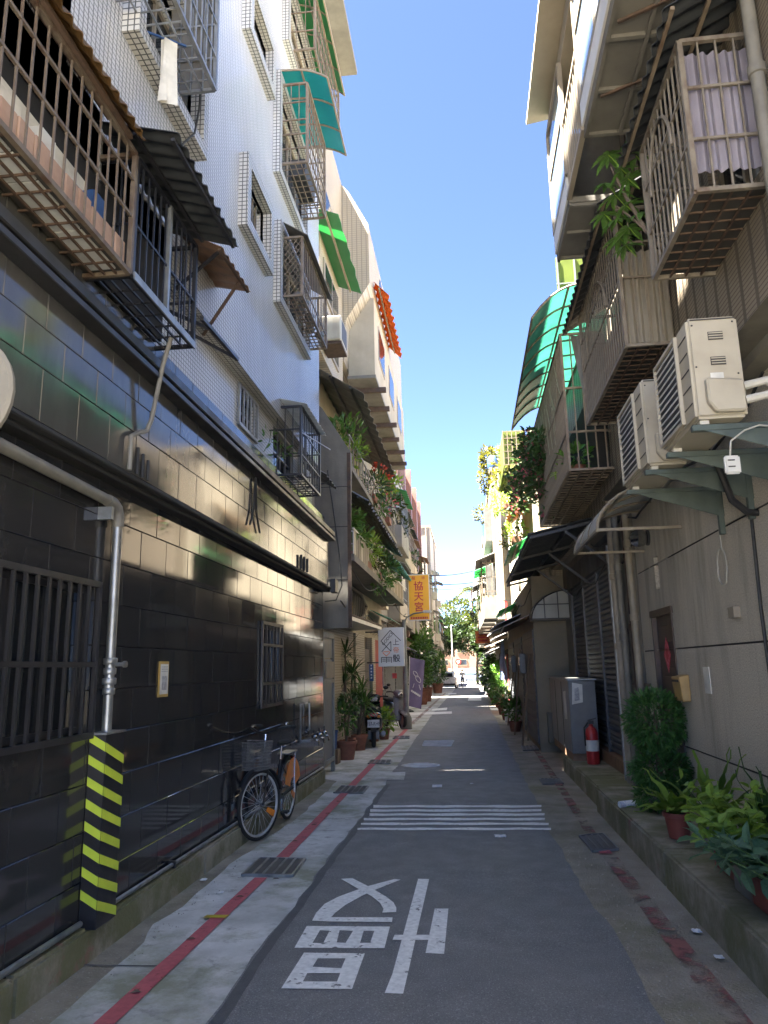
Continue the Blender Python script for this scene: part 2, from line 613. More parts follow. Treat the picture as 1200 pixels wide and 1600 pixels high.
    simple('bark', (.14, .105, .075), .9, bump=.6, bsc=25)
    simple('planter_pink', (.36, .24, .175), .75, (.27, .17, .12), 5, c3=(.25, .14, .09), sc3=4)
    simple('board_white', (.42, .42, .41), .7, (.3, .3, .29), 3)
    simple('rubber', (.022, .022, .022), .8)
    simple('chrome', (.55, .55, .56), .22, metal=1.0)
    simple('alloy', (.62, .62, .61), .3, metal=.35)
    simple('bike_black', (.02, .02, .022), .3)
    simple('orange_plastic', (.85, .26, .02), .35)
    simple('scooter_black', (.018, .018, .02), .2)
    simple('scooter_grey', (.16, .16, .17), .3)
    simple('tail_red', (.35, .01, .01), .2)
    simple('plate_white', (.72, .72, .70), .5)
    simple('ink', (.02, .02, .025), .6)
    simple('sign_yellow', (.95, .50, .01), .4, (.92, .46, .01), 2)
    simple('sign_white', (.74, .75, .76), .4, (.68, .69, .70), 2)
    simple('sign_red', (.62, .035, .03), .45)
    simple('sign_orange', (.85, .22, .03), .45)
    simple('banner_purple', (.20, .165, .29), .75, (.16, .13, .24), 3)
    simple('line_white', (.70, .70, .72), .6)
    simple('paper', (.66, .65, .60), .7)
    simple('print_grey', (.28, .28, .29), .7, (.42, .42, .42), 30, lo=.45, hi=.55)
    simple('frame_gold', (.42, .27, .06), .45)
    simple('blue_cloth', (.30, .42, .66), .8)
    simple('blue_plastic', (.03, .08, .22), .5)
    simple('pole_grey', (.24, .25, .24), .55, (.17, .175, .165), 5, c3=(.12, .11, .09), sc3=3)
    simple('cable', (.015, .015, .016), .6)
    simple('cable_white', (.48, .46, .40), .6)
    simple('car_white', (.72, .71, .68), .25)
    simple('car_blue', (.14, .17, .26), .25)
    simple('shirt', (.62, .58, .54), .85)
    simple('trousers', (.04, .045, .07), .9)
    simple('skin', (.42, .26, .19), .6)
    simple('hair', (.012, .01, .009), .6)
    simple('cloth_white', (.55, .53, .47), .9)
    simple('lamp_white', (.62, .62, .60), .4)
    simple('litter', (.70, .70, .70), .7, (.45, .5, .6), 30, lo=.5, hi=.55)
    simple('tarp_red', (.30, .045, .04), .8)
    simple('wood_old', (.20, .14, .09), .8)
    m = NT('haze_glass'); m.col((.05, .06, .07)); m.set(Roughness=.1)
    # leaves
    leafmat('leaf_dark', (.026, .062, .018), (.045, .095, .026), .25)
    leafmat('leaf_mid', (.050, .125, .028), (.09, .19, .04), .35)
    leafmat('leaf_fresh', (.14, .26, .04), (.24, .36, .06), .4)
    leafmat('leaf_blue', (.06, .14, .08), (.11, .20, .12), .3)
    leafmat('leaf_topiary', (.035, .11, .022), (.06, .16, .035), .22, .55)
    leafmat('leaf_yellow', (.06, .07, .012), (.09, .092, .015), .35)
    leafmat('leaf_sun', (.032, .048, .008), (.05, .062, .010), .35)
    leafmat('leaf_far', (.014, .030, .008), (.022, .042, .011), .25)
    leafmat('petal_pink', (.34, .08, .13), (.42, .13, .18), .35)
    leafmat('petal_red', (.32, .04, .035), (.38, .07, .04), .35)


make_materials()
# ================================================================ GROUND
def gsheet(name, poly, m, h, jit=0.0, step=.35):
    """a flat sheet on the sloping ground with an uneven outline; poly is a list of (x, y)"""
    pts = []
    n = len(poly)
    for i in range(n):
        a, b = Vector(poly[i][:2]), Vector(poly[(i + 1) % n][:2])
        L = (b - a).length
        k = max(1, min(160, int(L / step))) if jit else 1
        for j in range(k):
            p = a.lerp(b, j / k)
            if jit:
                q = noise.noise_vector(Vector((p.x * 3, p.y * 3, 3.1))) * jit + noise.noise_vector(Vector((p.x * 11, p.y * 11, 1.7))) * jit * .5
                p = p + Vector((q.x, q.y))
            pts.append(Vector((p.x, p.y, gz(p.y) + h)))
    tr = tessellate_polygon([pts])
    mb = MB()
    fs = []
    for t in tr:
        a, b, c = [pts[i] for i in t]
        fs.append(t if (b - a).cross(c - a).z > 0 else (t[0], t[2], t[1]))
    mb.add(pts, fs)
    return mb


def quadg(px, h):
    return [(lambda g: (g.x, g.y))(G(u, v)) for u, v in px]


mb = MB()
mb.add([(-300, -60, gz(-60)), (300, -60, gz(-60)), (300, 500, gz(500)), (-300, 500, gz(500))], [(0, 1, 2, 3)])
ground = struct(mb, 'ground', 'concrete_dark')
ledge_px = [(322, 1600), (490, 1371), (548, 1300), (600, 1227), (678, 1113), (703, 1086), (715, 1070)]
redge_px = [(1036, 1600), (977, 1488), (925, 1409), (863, 1306), (834, 1245), (789, 1156), (775, 1123), (765, 1109), (757, 1087)]
Lr = [(G(u, v).x, G(u, v).y) for u, v in ledge_px]
Rr = [(G(u, v).x, G(u, v).y) for u, v in redge_px]
Lr = [(-1.36, -6)] + Lr[:-1] + [(-1.45, 60), (-1.5, 118)]
Rr = [(.80, -6)] + Rr[:-1] + [(1.25, 60), (1.3, 118)]
road = struct(gsheet('road', Lr + Rr[::-1], 'asphalt', .008, .035, .18), 'road', 'asphalt')
dk = [(77, 1600), (150, 1537), (207, 1490), (242, 1445), (300, 1405), (360, 1352), (467, 1277), (512, 1236)]
dk = [(G(u, v).x, G(u, v).y) for u, v in dk]
poly = [(-1.0, -6), (-2.0, -6)] + dk + [(-2.05, 11.4), (-2.5, 11.9), (-3.0, 13.2), (-3.0, 118), (-1.3, 118)] + [(x + .15, y) for x, y in Lr[::-1][1:-1]]
struct(gsheet('gutter_apron', poly, 'concrete_light', .004, .03, .15), 'gutter_apron', 'concrete_light')

# darker bitumen seam along the road edge, joints across the concrete apron, loose chippings
def strip(pts, w0, w1):
    return [(x + w0, y) for x, y in pts] + [(x + w1, y) for x, y in pts[::-1]]


LL = [p for p in Lr if 1 < p[1] < 24]
gsheet('', strip([(-1.33, 1.2)] + LL, .015, .075), 0, .0115, .02, .15).build('edge_seam', 'seam', road)
for u, v in ((480, 1281), (150, 1512), (560, 1206)):
    g_ = G(u, v)
    gsheet('', [(g_.x - .8, g_.y - .01), (g_.x + .42, g_.y + .02), (g_.x + .42, g_.y + .034), (g_.x - .8, g_.y + .006)], 0, .0075).build('apron_joint', 'seam', road)
chip = MB()
rc = random.Random(8)
def chips(n, fx, y0, y1, sp):
    for i in range(n):
        y = y0 + (y1 - y0) * rc.random() ** 1.6
        x = fx(y) + rc.gauss(0, sp)
        s_ = rc.uniform(.002, .006)
        z = gz(y) + .010
        chip.add([(x - s_, y - s_ * .6, z), (x + s_, y - s_ * .5, z), (x + s_ * .2, y + s_, z), (x + rc.uniform(-.4, .4) * s_, y, z + s_ * 1.1)], [(0, 1, 3), (1, 2, 3), (2, 0, 3)])
def edge_at(E):
    def f(y):
        for (xa, ya), (xb, yb) in zip(E, E[1:]):
            if ya <= y <= yb: return xa + (xb - xa) * (y - ya) / (yb - ya)
        return E[-1][0]
    return f
chips(420, lambda y: edge_at(Rr)(y) + .10, 2.2, 16, .09)
chips(260, lambda y: -2.02, 2.5, 11, .07)
chips(260, lambda y: 1.28, 2.5, 14, .05)
o = chip.build('gravel', 'stone_chip'); o['kind'] = 'stuff'; tag(o, 'loose stone chippings along the gutters', 'gravel')

# kerbs: a low concrete step under the black wall, a broad raised ledge under the right-hand wall
def kerbseg(name, x0, x1, y0, y1, h, m='kerb', n=1):
    k = MB()
    for i in range(n):
        a, b = y0 + (y1 - y0) * i / n, y0 + (y1 - y0) * (i + 1) / n - .006
        k.add([(x0, a, gz(a) - .05), (x1, a, gz(a) - .05), (x1, b, gz(b) - .05), (x0, b, gz(b) - .05),
               (x0, a, gz(a) + h), (x1, a, gz(a) + h), (x1, b, gz(b) + h), (x0, b, gz(b) + h)],
              [(0, 3, 2, 1), (4, 5, 6, 7), (0, 1, 5, 4), (1, 2, 6, 5), (2, 3, 7, 6), (3, 0, 4, 7)])
    return struct(k, name, m, bevel=.018, seg=2)


kerbseg('kerb', -2.6, -2.19, -1.5, 11.35, .185, n=5)
kerbseg('raised_ledge', 1.345, 2.3, -3, 9.0, .26, n=4)
kerbseg('raised_ledge', 1.40, 2.3, 9.0, 12.5, .23, n=3)

# painted markings
def paint(name, loops, m, h=.012):
    """loops: pixel outlines; the first is the outside, the rest are holes"""
    L = [[G(u, v) for u, v in lp] for lp in loops]
    pts = [p for lp in L for p in lp]
    tr = tessellate_polygon(L)
    mb = MB()
    fs = []
    for t in tr:
        a, b, c = [pts[i] for i in t]
        fs.append(t if (b - a).cross(c - a).z > 0 else (t[0], t[2], t[1]))
    mb.add([(p.x, p.y, p.z + h) for p in pts], fs)
    return mb.build(name, m, road)


z8 = lambda L: [(320 + a / 3, 1120 + b / 3) for a, b in L]
S = 'slow_marking_stroke'
paint(S, [z8([(890, 768), (918, 771), (800, 818), (735, 848), (660, 890), (615, 925), (592, 948), (575, 968), (503, 965), (522, 928), (562, 885), (625, 852), (700, 824), (770, 800)])], 'road_white')
paint(S, [z8([(638, 768), (692, 765), (770, 805), (850, 852), (885, 880), (898, 905), (897, 925), (832, 928), (838, 910), (822, 882), (782, 850), (735, 824)])], 'road_white', .0135)
paint(S, [z8([(592, 949), (880, 950), (878, 972), (572, 969)])], 'road_white', .0128)
paint(S, [z8([(478, 990), (868, 993), (842, 1095), (420, 1093)]), z8([(540, 1010), (585, 1012), (555, 1072), (505, 1070)]),
          z8([(632, 1010), (695, 1013), (660, 1070), (618, 1068)]), z8([(745, 1013), (795, 1013), (775, 1070), (728, 1070)])], 'road_white')
paint(S, [z8([(465, 1116), (750, 1120), (690, 1288), (358, 1285)]), z8([(530, 1143), (660, 1143), (640, 1190), (505, 1183)]),
          z8([(480, 1213), (635, 1213), (620, 1253), (460, 1252)])], 'road_white')
paint(S, [z8([(1000, 767), (1052, 768), (998, 1005), (960, 1180), (930, 1310), (843, 1308), (880, 1215), (930, 1030)])], 'road_white')
paint(S, [z8([(1078, 908), (1142, 908), (1122, 1122), (1035, 1118)])], 'road_white')
paint(S, [z8([(890, 1033), (1060, 1033), (1055, 1057), (880, 1057)])], 'road_white', .0135)
for v, a, b in ((1261.5, 583.5, 846), (1268, 578.4, 846), (1274.4, 577.5, 851), (1281.6, 568.5, 851.4), (1289, 564, 857.4), (1297, 558.6, 861)):
    k = []
    for i in range(13):
        u = a + (b - a) * i / 12
        k.append((u, v - 1.7 + .5 * math.sin(i * 2.1 + v)))
    for i in range(13):
        u = b + (a - b) * i / 12
        k.append((u, v + 1.7 + .5 * math.sin(i * 1.3 + v)))
    paint('speed_line', [k], 'road_white')
for q in ([(640, 1114), (706, 1112), (706, 1115.5), (640, 1118)], [(676, 1108), (699, 1106), (698, 1110), (674, 1111)],
          [(733, 1089), (752, 1088), (752, 1095), (731, 1095)], [(700, 1083.5), (713, 1083), (713, 1084.6), (700, 1085)],
          [(765, 1106), (778, 1107), (780, 1110.5), (767, 1110)]):
    paint('road_mark', [q], 'road_white')
# red no-stopping lines
def redline(x0, y0, x1, y1, w, m, name='red_line', par=None):
    k = []
    n = max(2, int((y1 - y0) / .25))
    for s in (-1, 1):
        for i in range(n + 1):
            t = i / n if s < 0 else 1 - i / n
            y = y0 + (y1 - y0) * t
            x = x0 + (x1 - x0) * t + s * w / 2 + .008 * noise.noise(Vector((y * 2.7, s, 0)))
            k.append((x, y))
    return gsheet(name, k, m, .014).build(name, m, road)


a, b, c, d = G(163, 1600), G(409, 1373), G(440, 1343), G(640, 1135)
redline(a.x - .02, 1.5, b.x, b.y - .02, .10, 'road_red')
redline(c.x, c.y + .02, d.x, d.y, .11, 'road_red')
redline(d.x, d.y + 1, -1.95, 58, .14, 'road_red_worn')
redline(1.12, 2.4, 1.10, 6.9, .12, 'road_red_worn')
redline(1.09, 6.95, 1.08, 7.55, .10, 'road_red')
redline(1.09, 7.8, 1.25, 16.5, .10, 'road_red_worn')
q = G(340, 1436)
gsheet('', [(q.x - .09, q.y - .035), (q.x + .06, q.y - .03), (q.x + .07, q.y + .03), (q.x - .08, q.y + .025)], 0, .018).build('yellow_patch', 'yellow_paint', road)


# gratings and covers
def grate(label, px, n, m='galvanised', group=None, name='drain_grate'):
    P = [G(u, v) for u, v in px]             # far-left, far-right, near-right, near-left
    c = sum(P, Vector()) / 4
    t = thing(name, label, 'drain grate', c, 0, group)
    up = Vector((0, 0, .016))
    fr = MB()
    for i in range(4):
        fr.bar(P[i] + up, P[(i + 1) % 4] + up, .018, .02)
    fr.build('frame', m, t)
    pan = MB()
    pan.add([p + Vector((0, 0, .0115)) for p in (P[3], P[2], P[1], P[0])], [(0, 1, 2, 3)])
    pan.build('pit', 'ac_dark', t)
    for i in range(1, n):
        s = i / n
        MB().bar(P[3].lerp(P[2], s) + up, P[0].lerp(P[1], s) + up, .02, .018).build('divider', m, t)
    bars = MB()
    k = n * 6
    for i in range(1, k):
        s = i / k
        if i % 6: bars.bar(P[3].lerp(P[2], s) + up * .92, P[0].lerp(P[1], s) + up * .92, .006, .012)
    setkind(bars.build('grille_bars', 'cabinet_grey', t))
    return t


gg = 'steel drain gratings'
grate('wide steel drain grating of five panels across the red line beside the bicycle', z8([(258, 673), (470, 675), (410, 755), (175, 752)]), 5, group=gg)
grate('narrow steel drain grating with pale dividers on the red line before the grey concrete patch', z8([(637, 331), (765, 332), (740, 364), (605, 361)]), 5, group=gg)
grate('small steel drain grating on the red line beyond the grey concrete patch', z8([(778, 208), (876, 208), (870, 224), (765, 223)]), 4, group=gg)
grate('small dull drain grating on the red line close to the lamp post', z8([(890, 94), (962, 94), (958, 105), (882, 105)]), 3, group=gg)
grate('mossy drain grating cut through the worn red line by the raised ledge', [(906, 1309), (943, 1306), (966, 1330), (927, 1333)], 4, 'cabinet_grey', gg)
grate('worn drain grating in the right-hand gutter past the white speed lines', [(844, 1219), (875, 1219), (880, 1226), (849, 1227)], 5, 'cabinet_grey', gg)
grate('drain grating in the right-hand gutter beside the metal cabinet', [(815, 1167), (838, 1167), (842, 1173), (818, 1174)], 4, 'cabinet_grey', gg)
P = [G(u, v) for u, v in z8([(1030, 114), (1170, 113), (1153, 142), (1018, 140)])]
t = thing('utility_cover', 'square pale steel utility cover with ribbed face in the asphalt', 'manhole cover', sum(P, Vector()) / 4)
k = MB(); k.prism([p + Vector((0, 0, .006)) for p in P], (0, 0, .008)); k.build('plate', 'galvanised', t)
for i in range(1, 9):
    s = i / 9
    MB().bar(P[0].lerp(P[3], s) + Vector((0, 0, .019)) , P[1].lerp(P[2], s) + Vector((0, 0, .019)), .03, .008).build('rib', 'line_white', t)
c = G(657, 1197)
t = thing('manhole_cover', 'round pale steel manhole cover set in the asphalt', 'manhole cover', c)
rr = (G(688, 1197).x - G(627, 1197).x) / 2
k = MB(); k.lathe([(rr, .004), (rr, .016), (rr - .03, .018), (rr - .04, .012), (0.01, .012)], c, 28); k.build('disc', 'galvanised', t)
for i in range(-3, 4):
    w = math.sqrt(max(.01, (rr - .05) ** 2 - (i * rr / 4) ** 2))
    MB().box(c.x - w, c.x + w, c.y + i * rr / 4 - .018, c.y + i * rr / 4 + .018, c.z + .012, c.z + .021).build('rib', 'line_white', t)
P = quadg(z8([(800, 268), (940, 262), (934, 300), (775, 299)]), 0)
gsheet('', P, 0, .0145, .01, .1).build('concrete_patch', 'concrete_light', road)


# ================================================================ LEFT: tiled apartment block with a black stone base
XL = -2.25
LB = thing('tiled_apartment_building', 'white tiled apartment block with polished black stone ground floor', 'building', (-3.5, 5, gz(5)))
k = MB()
STEP = [(-1.5, 3.4, 12.3), (3.4, 6.4, 12.4), (6.4, 10.45, 12.5)]   # unseen roof heights, set for the shade they cast across the lane
k.box(-9, -2.37, -1.5, 11.42, -.2, 4.4)
for i, (a, b, c) in enumerate(STEP): k.box(-9 + i * .01, -2.30, a, b + (.5 if i == 2 else 0), 4.4, c)
k.build('wall_core', 'concrete_wall', LB)


def slabrow(y0, y1, z0, z1, x, L, off, m, holes=(), th=.11, name='stone_slab'):
    y = y0 - off
    g = .004
    while y < y1:
        a, b = max(y, y0), min(y + L, y1)
        y += L
        if b - a < .06: continue
        segs = [(a, b, z0, z1)]
        for h0, h1, q0, q1 in holes:
            ns = []
            for (p0, p1, r0, r1) in segs:
                if p1 <= h0 or p0 >= h1 or r1 <= q0 or r0 >= q1:
                    ns.append((p0, p1, r0, r1)); continue
                if p0 < h0: ns.append((p0, h0, r0, r1))
                if p1 > h1: ns.append((h1, p1, r0, r1))
                if r0 < q0: ns.append((max(p0, h0), min(p1, h1), r0, q0))
                if r1 > q1: ns.append((max(p0, h0), min(p1, h1), q1, r1))
            segs = ns
        for (p0, p1, r0, r1) in segs:
            if p1 - p0 < .03 or r1 - r0 < .03: continue
            dx = random.uniform(-.0015, .0015)
            MB().box(x - th, x + dx, p0 + g / 2, p1 - g / 2, r0 + g / 2, r1 - g / 2).build(name, m, LB, bevel=.003)


W1 = (PX(0, 890, XL).y - .25, 4.28, 1.21, 2.06)        # barred window beside the grey pipe
W2 = (7.98, 8.82, 1.18, 2.04)                           # barred window towards the far end
zr = [.12 + .266 * i for i in range(11)]
for i in range(10):
    slabrow(2.75, 11.5, zr[i], zr[i + 1], XL, .44, (i % 2) * .22 + (i * .07) % .1, 'black_stone', (W1, W2))
MB().box(XL - .1, XL - .002, -1.5, 2.745, .0, 2.76).build('stone_courses', 'black_stone', LB)
bl = [2.80, 3.085, 3.30, 3.52]
for i in range(3):
    slabrow(2.3, 11.2, bl[i], bl[i + 1], -2.11, .365, (i % 2) * .18 + .05, 'grey_stone', th=.2)
slabrow(3.0, 11.1, 3.665, 3.86, -2.15, .37, .1, 'grey_stone', th=.15)
MB().box(-2.35, -2.112, -1.5, 2.298, 2.80, 3.52).build('stone_courses', 'grey_stone', LB)
MB().box(-2.35, -2.152, -1.5, 2.998, 3.665, 3.86).build('stone_courses', 'grey_stone', LB)
k = MB(); k.box(-2.38, -2.10, -1.5, 11.6, 2.765, 2.797); k.box(-2.38, -2.15, -1.5, 11.6, 2.735, 2.764); k.build('lower_ledge', 'soffit', LB, bevel=.008)
MB().box(-2.13, -2.04, 11.42, 11.68, 2.72, 2.93).build('gutter_end', 'dark_metal', LB, bevel=.008)
k = MB(); k.box(-2.35, -2.03, -1.5, 11.35, 3.585, 3.66); k.build('upper_ledge', 'dark_metal', LB, bevel=.008)
k = MB(); k.box(-2.35, -2.01, -1.5, 11.3, 3.50, 3.545); k.box(-2.35, -2.10, -1.5, 11.3, 3.545, 3.585); k.build('upper_ledge', 'dark_metal', LB, bevel=.006)


def wallholes(x, y0, y1, z0, z1, holes, dep, sgn):
    """wall face at x with real openings; dep = reveal depth going away from the lane (sgn -1 left side, +1 right side)"""
    ys = sorted({y0, y1} | {a for h in holes for a in h[:2] if y0 < a < y1})
    zs = sorted({z0, z1} | {a for h in holes for a in h[2:] if z0 < a < z1})
    k = MB()
    for i in range(len(ys) - 1):
        for j in range(len(zs) - 1):
            cy, cz = (ys[i] + ys[i + 1]) / 2, (zs[j] + zs[j + 1]) / 2
            if any(h[0] < cy < h[1] and h[2] < cz < h[3] for h in holes): continue
            q = [(x, ys[i], zs[j]), (x, ys[i + 1], zs[j]), (x, ys[i + 1], zs[j + 1]), (x, ys[i], zs[j + 1])]
            k.add(q, [(0, 1, 2, 3)] if sgn < 0 else [(3, 2, 1, 0)])
    xb = x + sgn * dep
    for a, b, c, d in holes:
        for p, q in (((a, c), (b, c)), ((b, c), (b, d)), ((b, d), (a, d)), ((a, d), (a, c))):
            k.add([(x, p[0], p[1]), (x, q[0], q[1]), (xb, q[0], q[1]), (xb, p[0], p[1])], [(0, 1, 2, 3)])
    return k


def window(par, x, h, sgn, dep, mf='dark_metal', cols=2, rows=1, bars=0, glass='glass_dark', barm=None, hr=(), barx=.02):
    """window in an opening h=(y0,y1,z0,z1): frame, panes, optional upright bars"""
    y0, y1, z0, z1 = h
    fx = x + sgn * dep * .6
    f = MB()
    w = .035
    f.box(fx - .02, fx + .02, y0, y1, z0, z0 + w); f.box(fx - .02, fx + .02, y0, y1, z1 - w, z1)
    f.box(fx - .021, fx + .021, y0, y0 + w, z0, z1); f.box(fx - .021, fx + .021, y1 - w, y1, z0, z1)
    for i in range(1, cols):
        yy = y0 + (y1 - y0) * i / cols
        f.box(fx - .018, fx + .018, yy - .015, yy + .015, z0, z1)
    for i in range(1, rows):
        zz = z0 + (z1 - z0) * i / rows
        f.box(fx - .017, fx + .017, y0, y1, zz - .012, zz + .012)
    wo = f.build('window', mf, par)
    for i in range(cols):
        a, b = y0 + (y1 - y0) * i / cols + .02, y0 + (y1 - y0) * (i + 1) / cols - .02
        MB().box(fx + sgn * .002, fx + sgn * .008, a, b, z0 + .02, z1 - .02).build('pane', glass, wo)
    if bars:
        bm_ = barm or mf
        bx = x - sgn * barx
        fr = MB()
        fr.box(bx - .013, bx + .013, y0 - .03, y1 + .03, z0 - .035, z0); fr.box(bx - .013, bx + .013, y0 - .03, y1 + .03, z1, z1 + .035)
        fr.box(bx - .012, bx + .012, y0 - .035, y0 - .002, z0, z1); fr.box(bx - .012, bx + .012, y1 + .002, y1 + .035, z0, z1)
        for zz in hr: fr.box(bx - .011, bx + .011, y0, y1, zz - .014, zz + .014)
        gr = fr.build('window_grille', bm_, par)
        bm1 = MB().box(-.008, .008, -.010, .010, z0, z1).mesh('bar', bm_)
        for i in range(1, bars):
            inst(bm1, 'bar', gr, (bx - sgn * .003, y0 + (y1 - y0) * i / bars, 0))
    return wo


XF = -2.10      # upper white wall
holesU = []


def surround(h, wid=.11, pro=.10, x=XF, sgn=-1):
    """tiled frame standing proud of the wall round an opening"""
    y0, y1, z0, z1 = h
    xo = x - sgn * pro
    xi = x + sgn * .03
    for q in ((y0 - wid, y1 + wid, z0 - wid, z0), (y0 - wid, y1 + wid, z1, z1 + wid), (y0 - wid, y0, z0, z1), (y1, y1 + wid, z0, z1)):
        k = MB()
        a, b, c, d = q
        X0, X1 = min(xi, xo), max(xi, xo)
        o = k.box(X0, X1, a, b, c, d).build('tile_surround', 'trim_tile', LB)
        me = o.data
        me.materials.append(MAT['trim_tile_y']); me.materials.append(MAT['trim_tile_z'])
        for p in me.polygons:
            p.material_index = 1 if abs(p.normal.y) > .5 else (2 if abs(p.normal.z) > .5 else 0)


U = [  # openings of the upper floors
    (6.50, 7.28, 5.98, 6.58), (6.48, 7.28, 8.26, 8.74), (7.85, 9.35, 5.85, 6.72), (7.76, 9.2, 7.50, 8.72), (8.15, 10.3, 9.75, 10.7),
    (4.0, 5.1, 5.78, 6.6), (7.0, 7.7, 10.4, 11.1)]
for a, b, c in STEP:
    hs = [(max(h[0], a), min(h[1], b), h[2], h[3]) for h in U if h[0] < b and h[1] > a and h[3] < c]
    wallholes(XF, a, b, 4.47, c, hs, .16, -1).build('upper_wall', 'white_tile_x', LB)
    MB().box(-2.6, -2.02, a, b, c, c + .12).build('roof_slab', 'cream_render', LB)
U = [h for h in U if any(a <= h[0] and h[1] <= b + 2 and h[3] < c for a, b, c in STEP)]
MB().add([(XF, 10.45, 4.47), (-2.6, 10.45, 4.47), (-2.6, 10.45, 12.5), (XF, 10.45, 12.5)], [(3, 2, 1, 0)]).build('end_wall', 'white_tile_y', LB)
MB().add([(XF, -1.5, 4.47), (XF, 10.45, 4.47), (-2.40, 10.45, 4.47), (-2.40, -1.5, 4.47)], [(3, 2, 1, 0)]).build('overhang', 'trim_tile_z', LB)
LW = [(6.96, 7.60, 4.24, 4.66 - .22), (8.35, 9.4, 3.92, 4.44), (3.9, 4.6, 3.92, 4.44), (2.4, 3.4, 3.92, 4.44)]
LW[0] = (6.96, 7.58, 4.02, 4.40)
k = wallholes(XL + .01, -1.5, 10.6, 3.86, 4.47, LW, .11, -1)
k.build('first_floor_wall', 'white_tile_x', LB)
for h in U[:2]: surround(h); window(LB, XF, h, -1, .16, 'beige_frame', 2, 1, bars=6, barm='cream_metal', barx=-.05)
for h in U[2:5]: surround(h, .10, .09); window(LB, XF, h, -1, .16, 'beige_frame', 3, 1)
for h in U[5:]: surround(h, .10, .12); window(LB, XF, h, -1, .16, 'beige_frame', 2, 1)
for h in LW: window(LB, XL + .01, h, -1, .11, 'dark_metal', 2, 2, bars=(5 if h is LW[0] else 0), barm='galvanised' if h is LW[0] else None)
window(LB, XL, W1, -1, .11, 'dark_metal', 3, 1, bars=11, hr=(1.60,))
window(LB, XL, W2, -1, .11, 'dark_metal', 2, 1, bars=6, hr=(1.4, 1.82))
# roof eave seen at the top
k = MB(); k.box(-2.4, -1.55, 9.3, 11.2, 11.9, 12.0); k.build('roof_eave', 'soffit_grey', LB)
MB().box(-2.36, -2.10, 3.05, 3.32, 4.5, 6.4).build('corner_pier', 'white_tile_y', LB)
# ================================================================ builders for cages, awnings, plants
def cage(name, label, cat, sgn, xw, xf, y0, y1, z0, z1, m, sp=.11, rails=(), endy=(1, 1), floor=True, group=None, br=.010, joined=False, fm=None, floorm=None, topz=None, bar_m=None, fsp=.16):
    """steel security cage on a wall along the lane. sgn -1: left wall, +1: right wall. bars are separate parts unless joined"""
    t = thing(name, label, cat, (xw, (y0 + y1) / 2, z0), 0, group)
    fm = fm or m
    bar_m = bar_m or m
    f = MB()
    w = .028
    for (yy) in (y0, y1):
        f.bar((xf, yy, z0), (xf, yy, z1), w)
        f.bar((xw, yy, z0), (xf, yy, z0), w * .9)
        f.bar((xw, yy, z1), (xf, yy, z1), w * .9)
    f.bar((xf, y0, z0), (xf, y1, z0), w)
    f.bar((xf, y0, z1), (xf, y1, z1), w)
    fo = f.build('frame', fm, t)
    for r in rails:
        k = MB(); k.bar((xf, y0, r), (xf, y1, r), br * 1.6)
        for e, yy in ((0, y0), (1, y1)):
            if endy[e]: k.bar((xw, yy, r), (xf, yy, r), br * 1.6)
        k.build('rail', m, t)
    n = max(2, int(round((y1 - y0) / sp)))
    ne = max(2, int(round(abs(xf - xw) / sp)))
    pos = [(xf, y0 + (y1 - y0) * i / n) for i in range(1, n)]
    for e, yy in ((0, y0), (1, y1)):
        if endy[e]: pos += [(xw + (xf - xw) * i / ne, yy) for i in range(1, ne)]
    if joined:
        k = MB()
        for x, y in pos: k.bar((x, y, z0), (x, y, z1), br)
        k.build('bars', bar_m, t)
    else:
        me = MB().bar((0, 0, z0), (0, 0, z1), br).mesh('bar', bar_m, (0, 0, z0))
        for x, y in pos: inst(me, 'bar', t, (x, y, z0))
    if floor:
        k = MB()
        nf = max(2, int(round((y1 - y0) / fsp)))
        for i in range(1, nf): k.bar((xw, y0 + (y1 - y0) * i / nf, z0), (xf, y0 + (y1 - y0) * i / nf, z0), br)
        for i in range(1, 4):
            x = xw + (xf - xw) * i / 4
            k.bar((x, y0, z0 - .004), (x, y1, z0 - .004), br * 1.2)
        k.build('floor_grid', floorm or m, t)
    return t


def corrug(par, name, m, A, B, C, D, waves, amp, nv=1, th=.006, ragged=0):
    """corrugated sheet with corners A-B (one edge) and D-C (the opposite edge); ridges run from AB to DC"""
    A, B, C, D = map(Vector, (A, B, C, D))
    nrm = (B - A).cross(D - A).normalized()
    if nrm.z < 0: nrm = -nrm
    def fn(s, t):
        p = A.lerp(B, s).lerp(D.lerp(C, s), t)
        p = p + nrm * (amp * math.sin(s * waves * 2 * math.pi))
        if ragged: p = p + (D - A).normalized() * (ragged * t * noise.noise(Vector((s * waves * 1.7, 3, 1))))
        return p
    k = MB(); k.sheet(fn, waves * 6, nv, th, nrm)
    return k.build(name, m, par, smooth=True)


def vaulted(name, label, cat, sgn, xw, xo, y0, y1, z_in, z_out, m, ribm, ribs=5, drop=.18, group=None, hinge=None):
    """translucent awning that leaves the wall flat and curls down at its outer edge"""
    t = thing(name, label, cat, (xw, (y0 + y1) / 2, z_in), 0, group)
    def prof(s):
        x = xw + (xo - xw) * s
        z = z_in + (z_out - z_in) * s - drop * max(0, (s - .35) / .65) ** 2.2
        return x, z
    k = MB(); k.sheet(lambda a, b: (prof(b)[0], y0 + (y1 - y0) * a, prof(b)[1]), 1, 10, .004)
    k.build('sheet', m, t, smooth=True)
    for i in range(ribs + 1):
        y = y0 + (y1 - y0) * i / ribs
        k = MB(); k.tube([(prof(j / 8)[0], y, prof(j / 8)[1] - .012) for j in range(9)], .013, 6)
        k.build('rib', ribm, t, smooth=True)
    for s in (.02, .5, 1.0):
        x, z = prof(s)
        MB().bar((x, y0, z - .016), (x, y1, z - .016), .022).build('purlin', ribm, t)
    return t


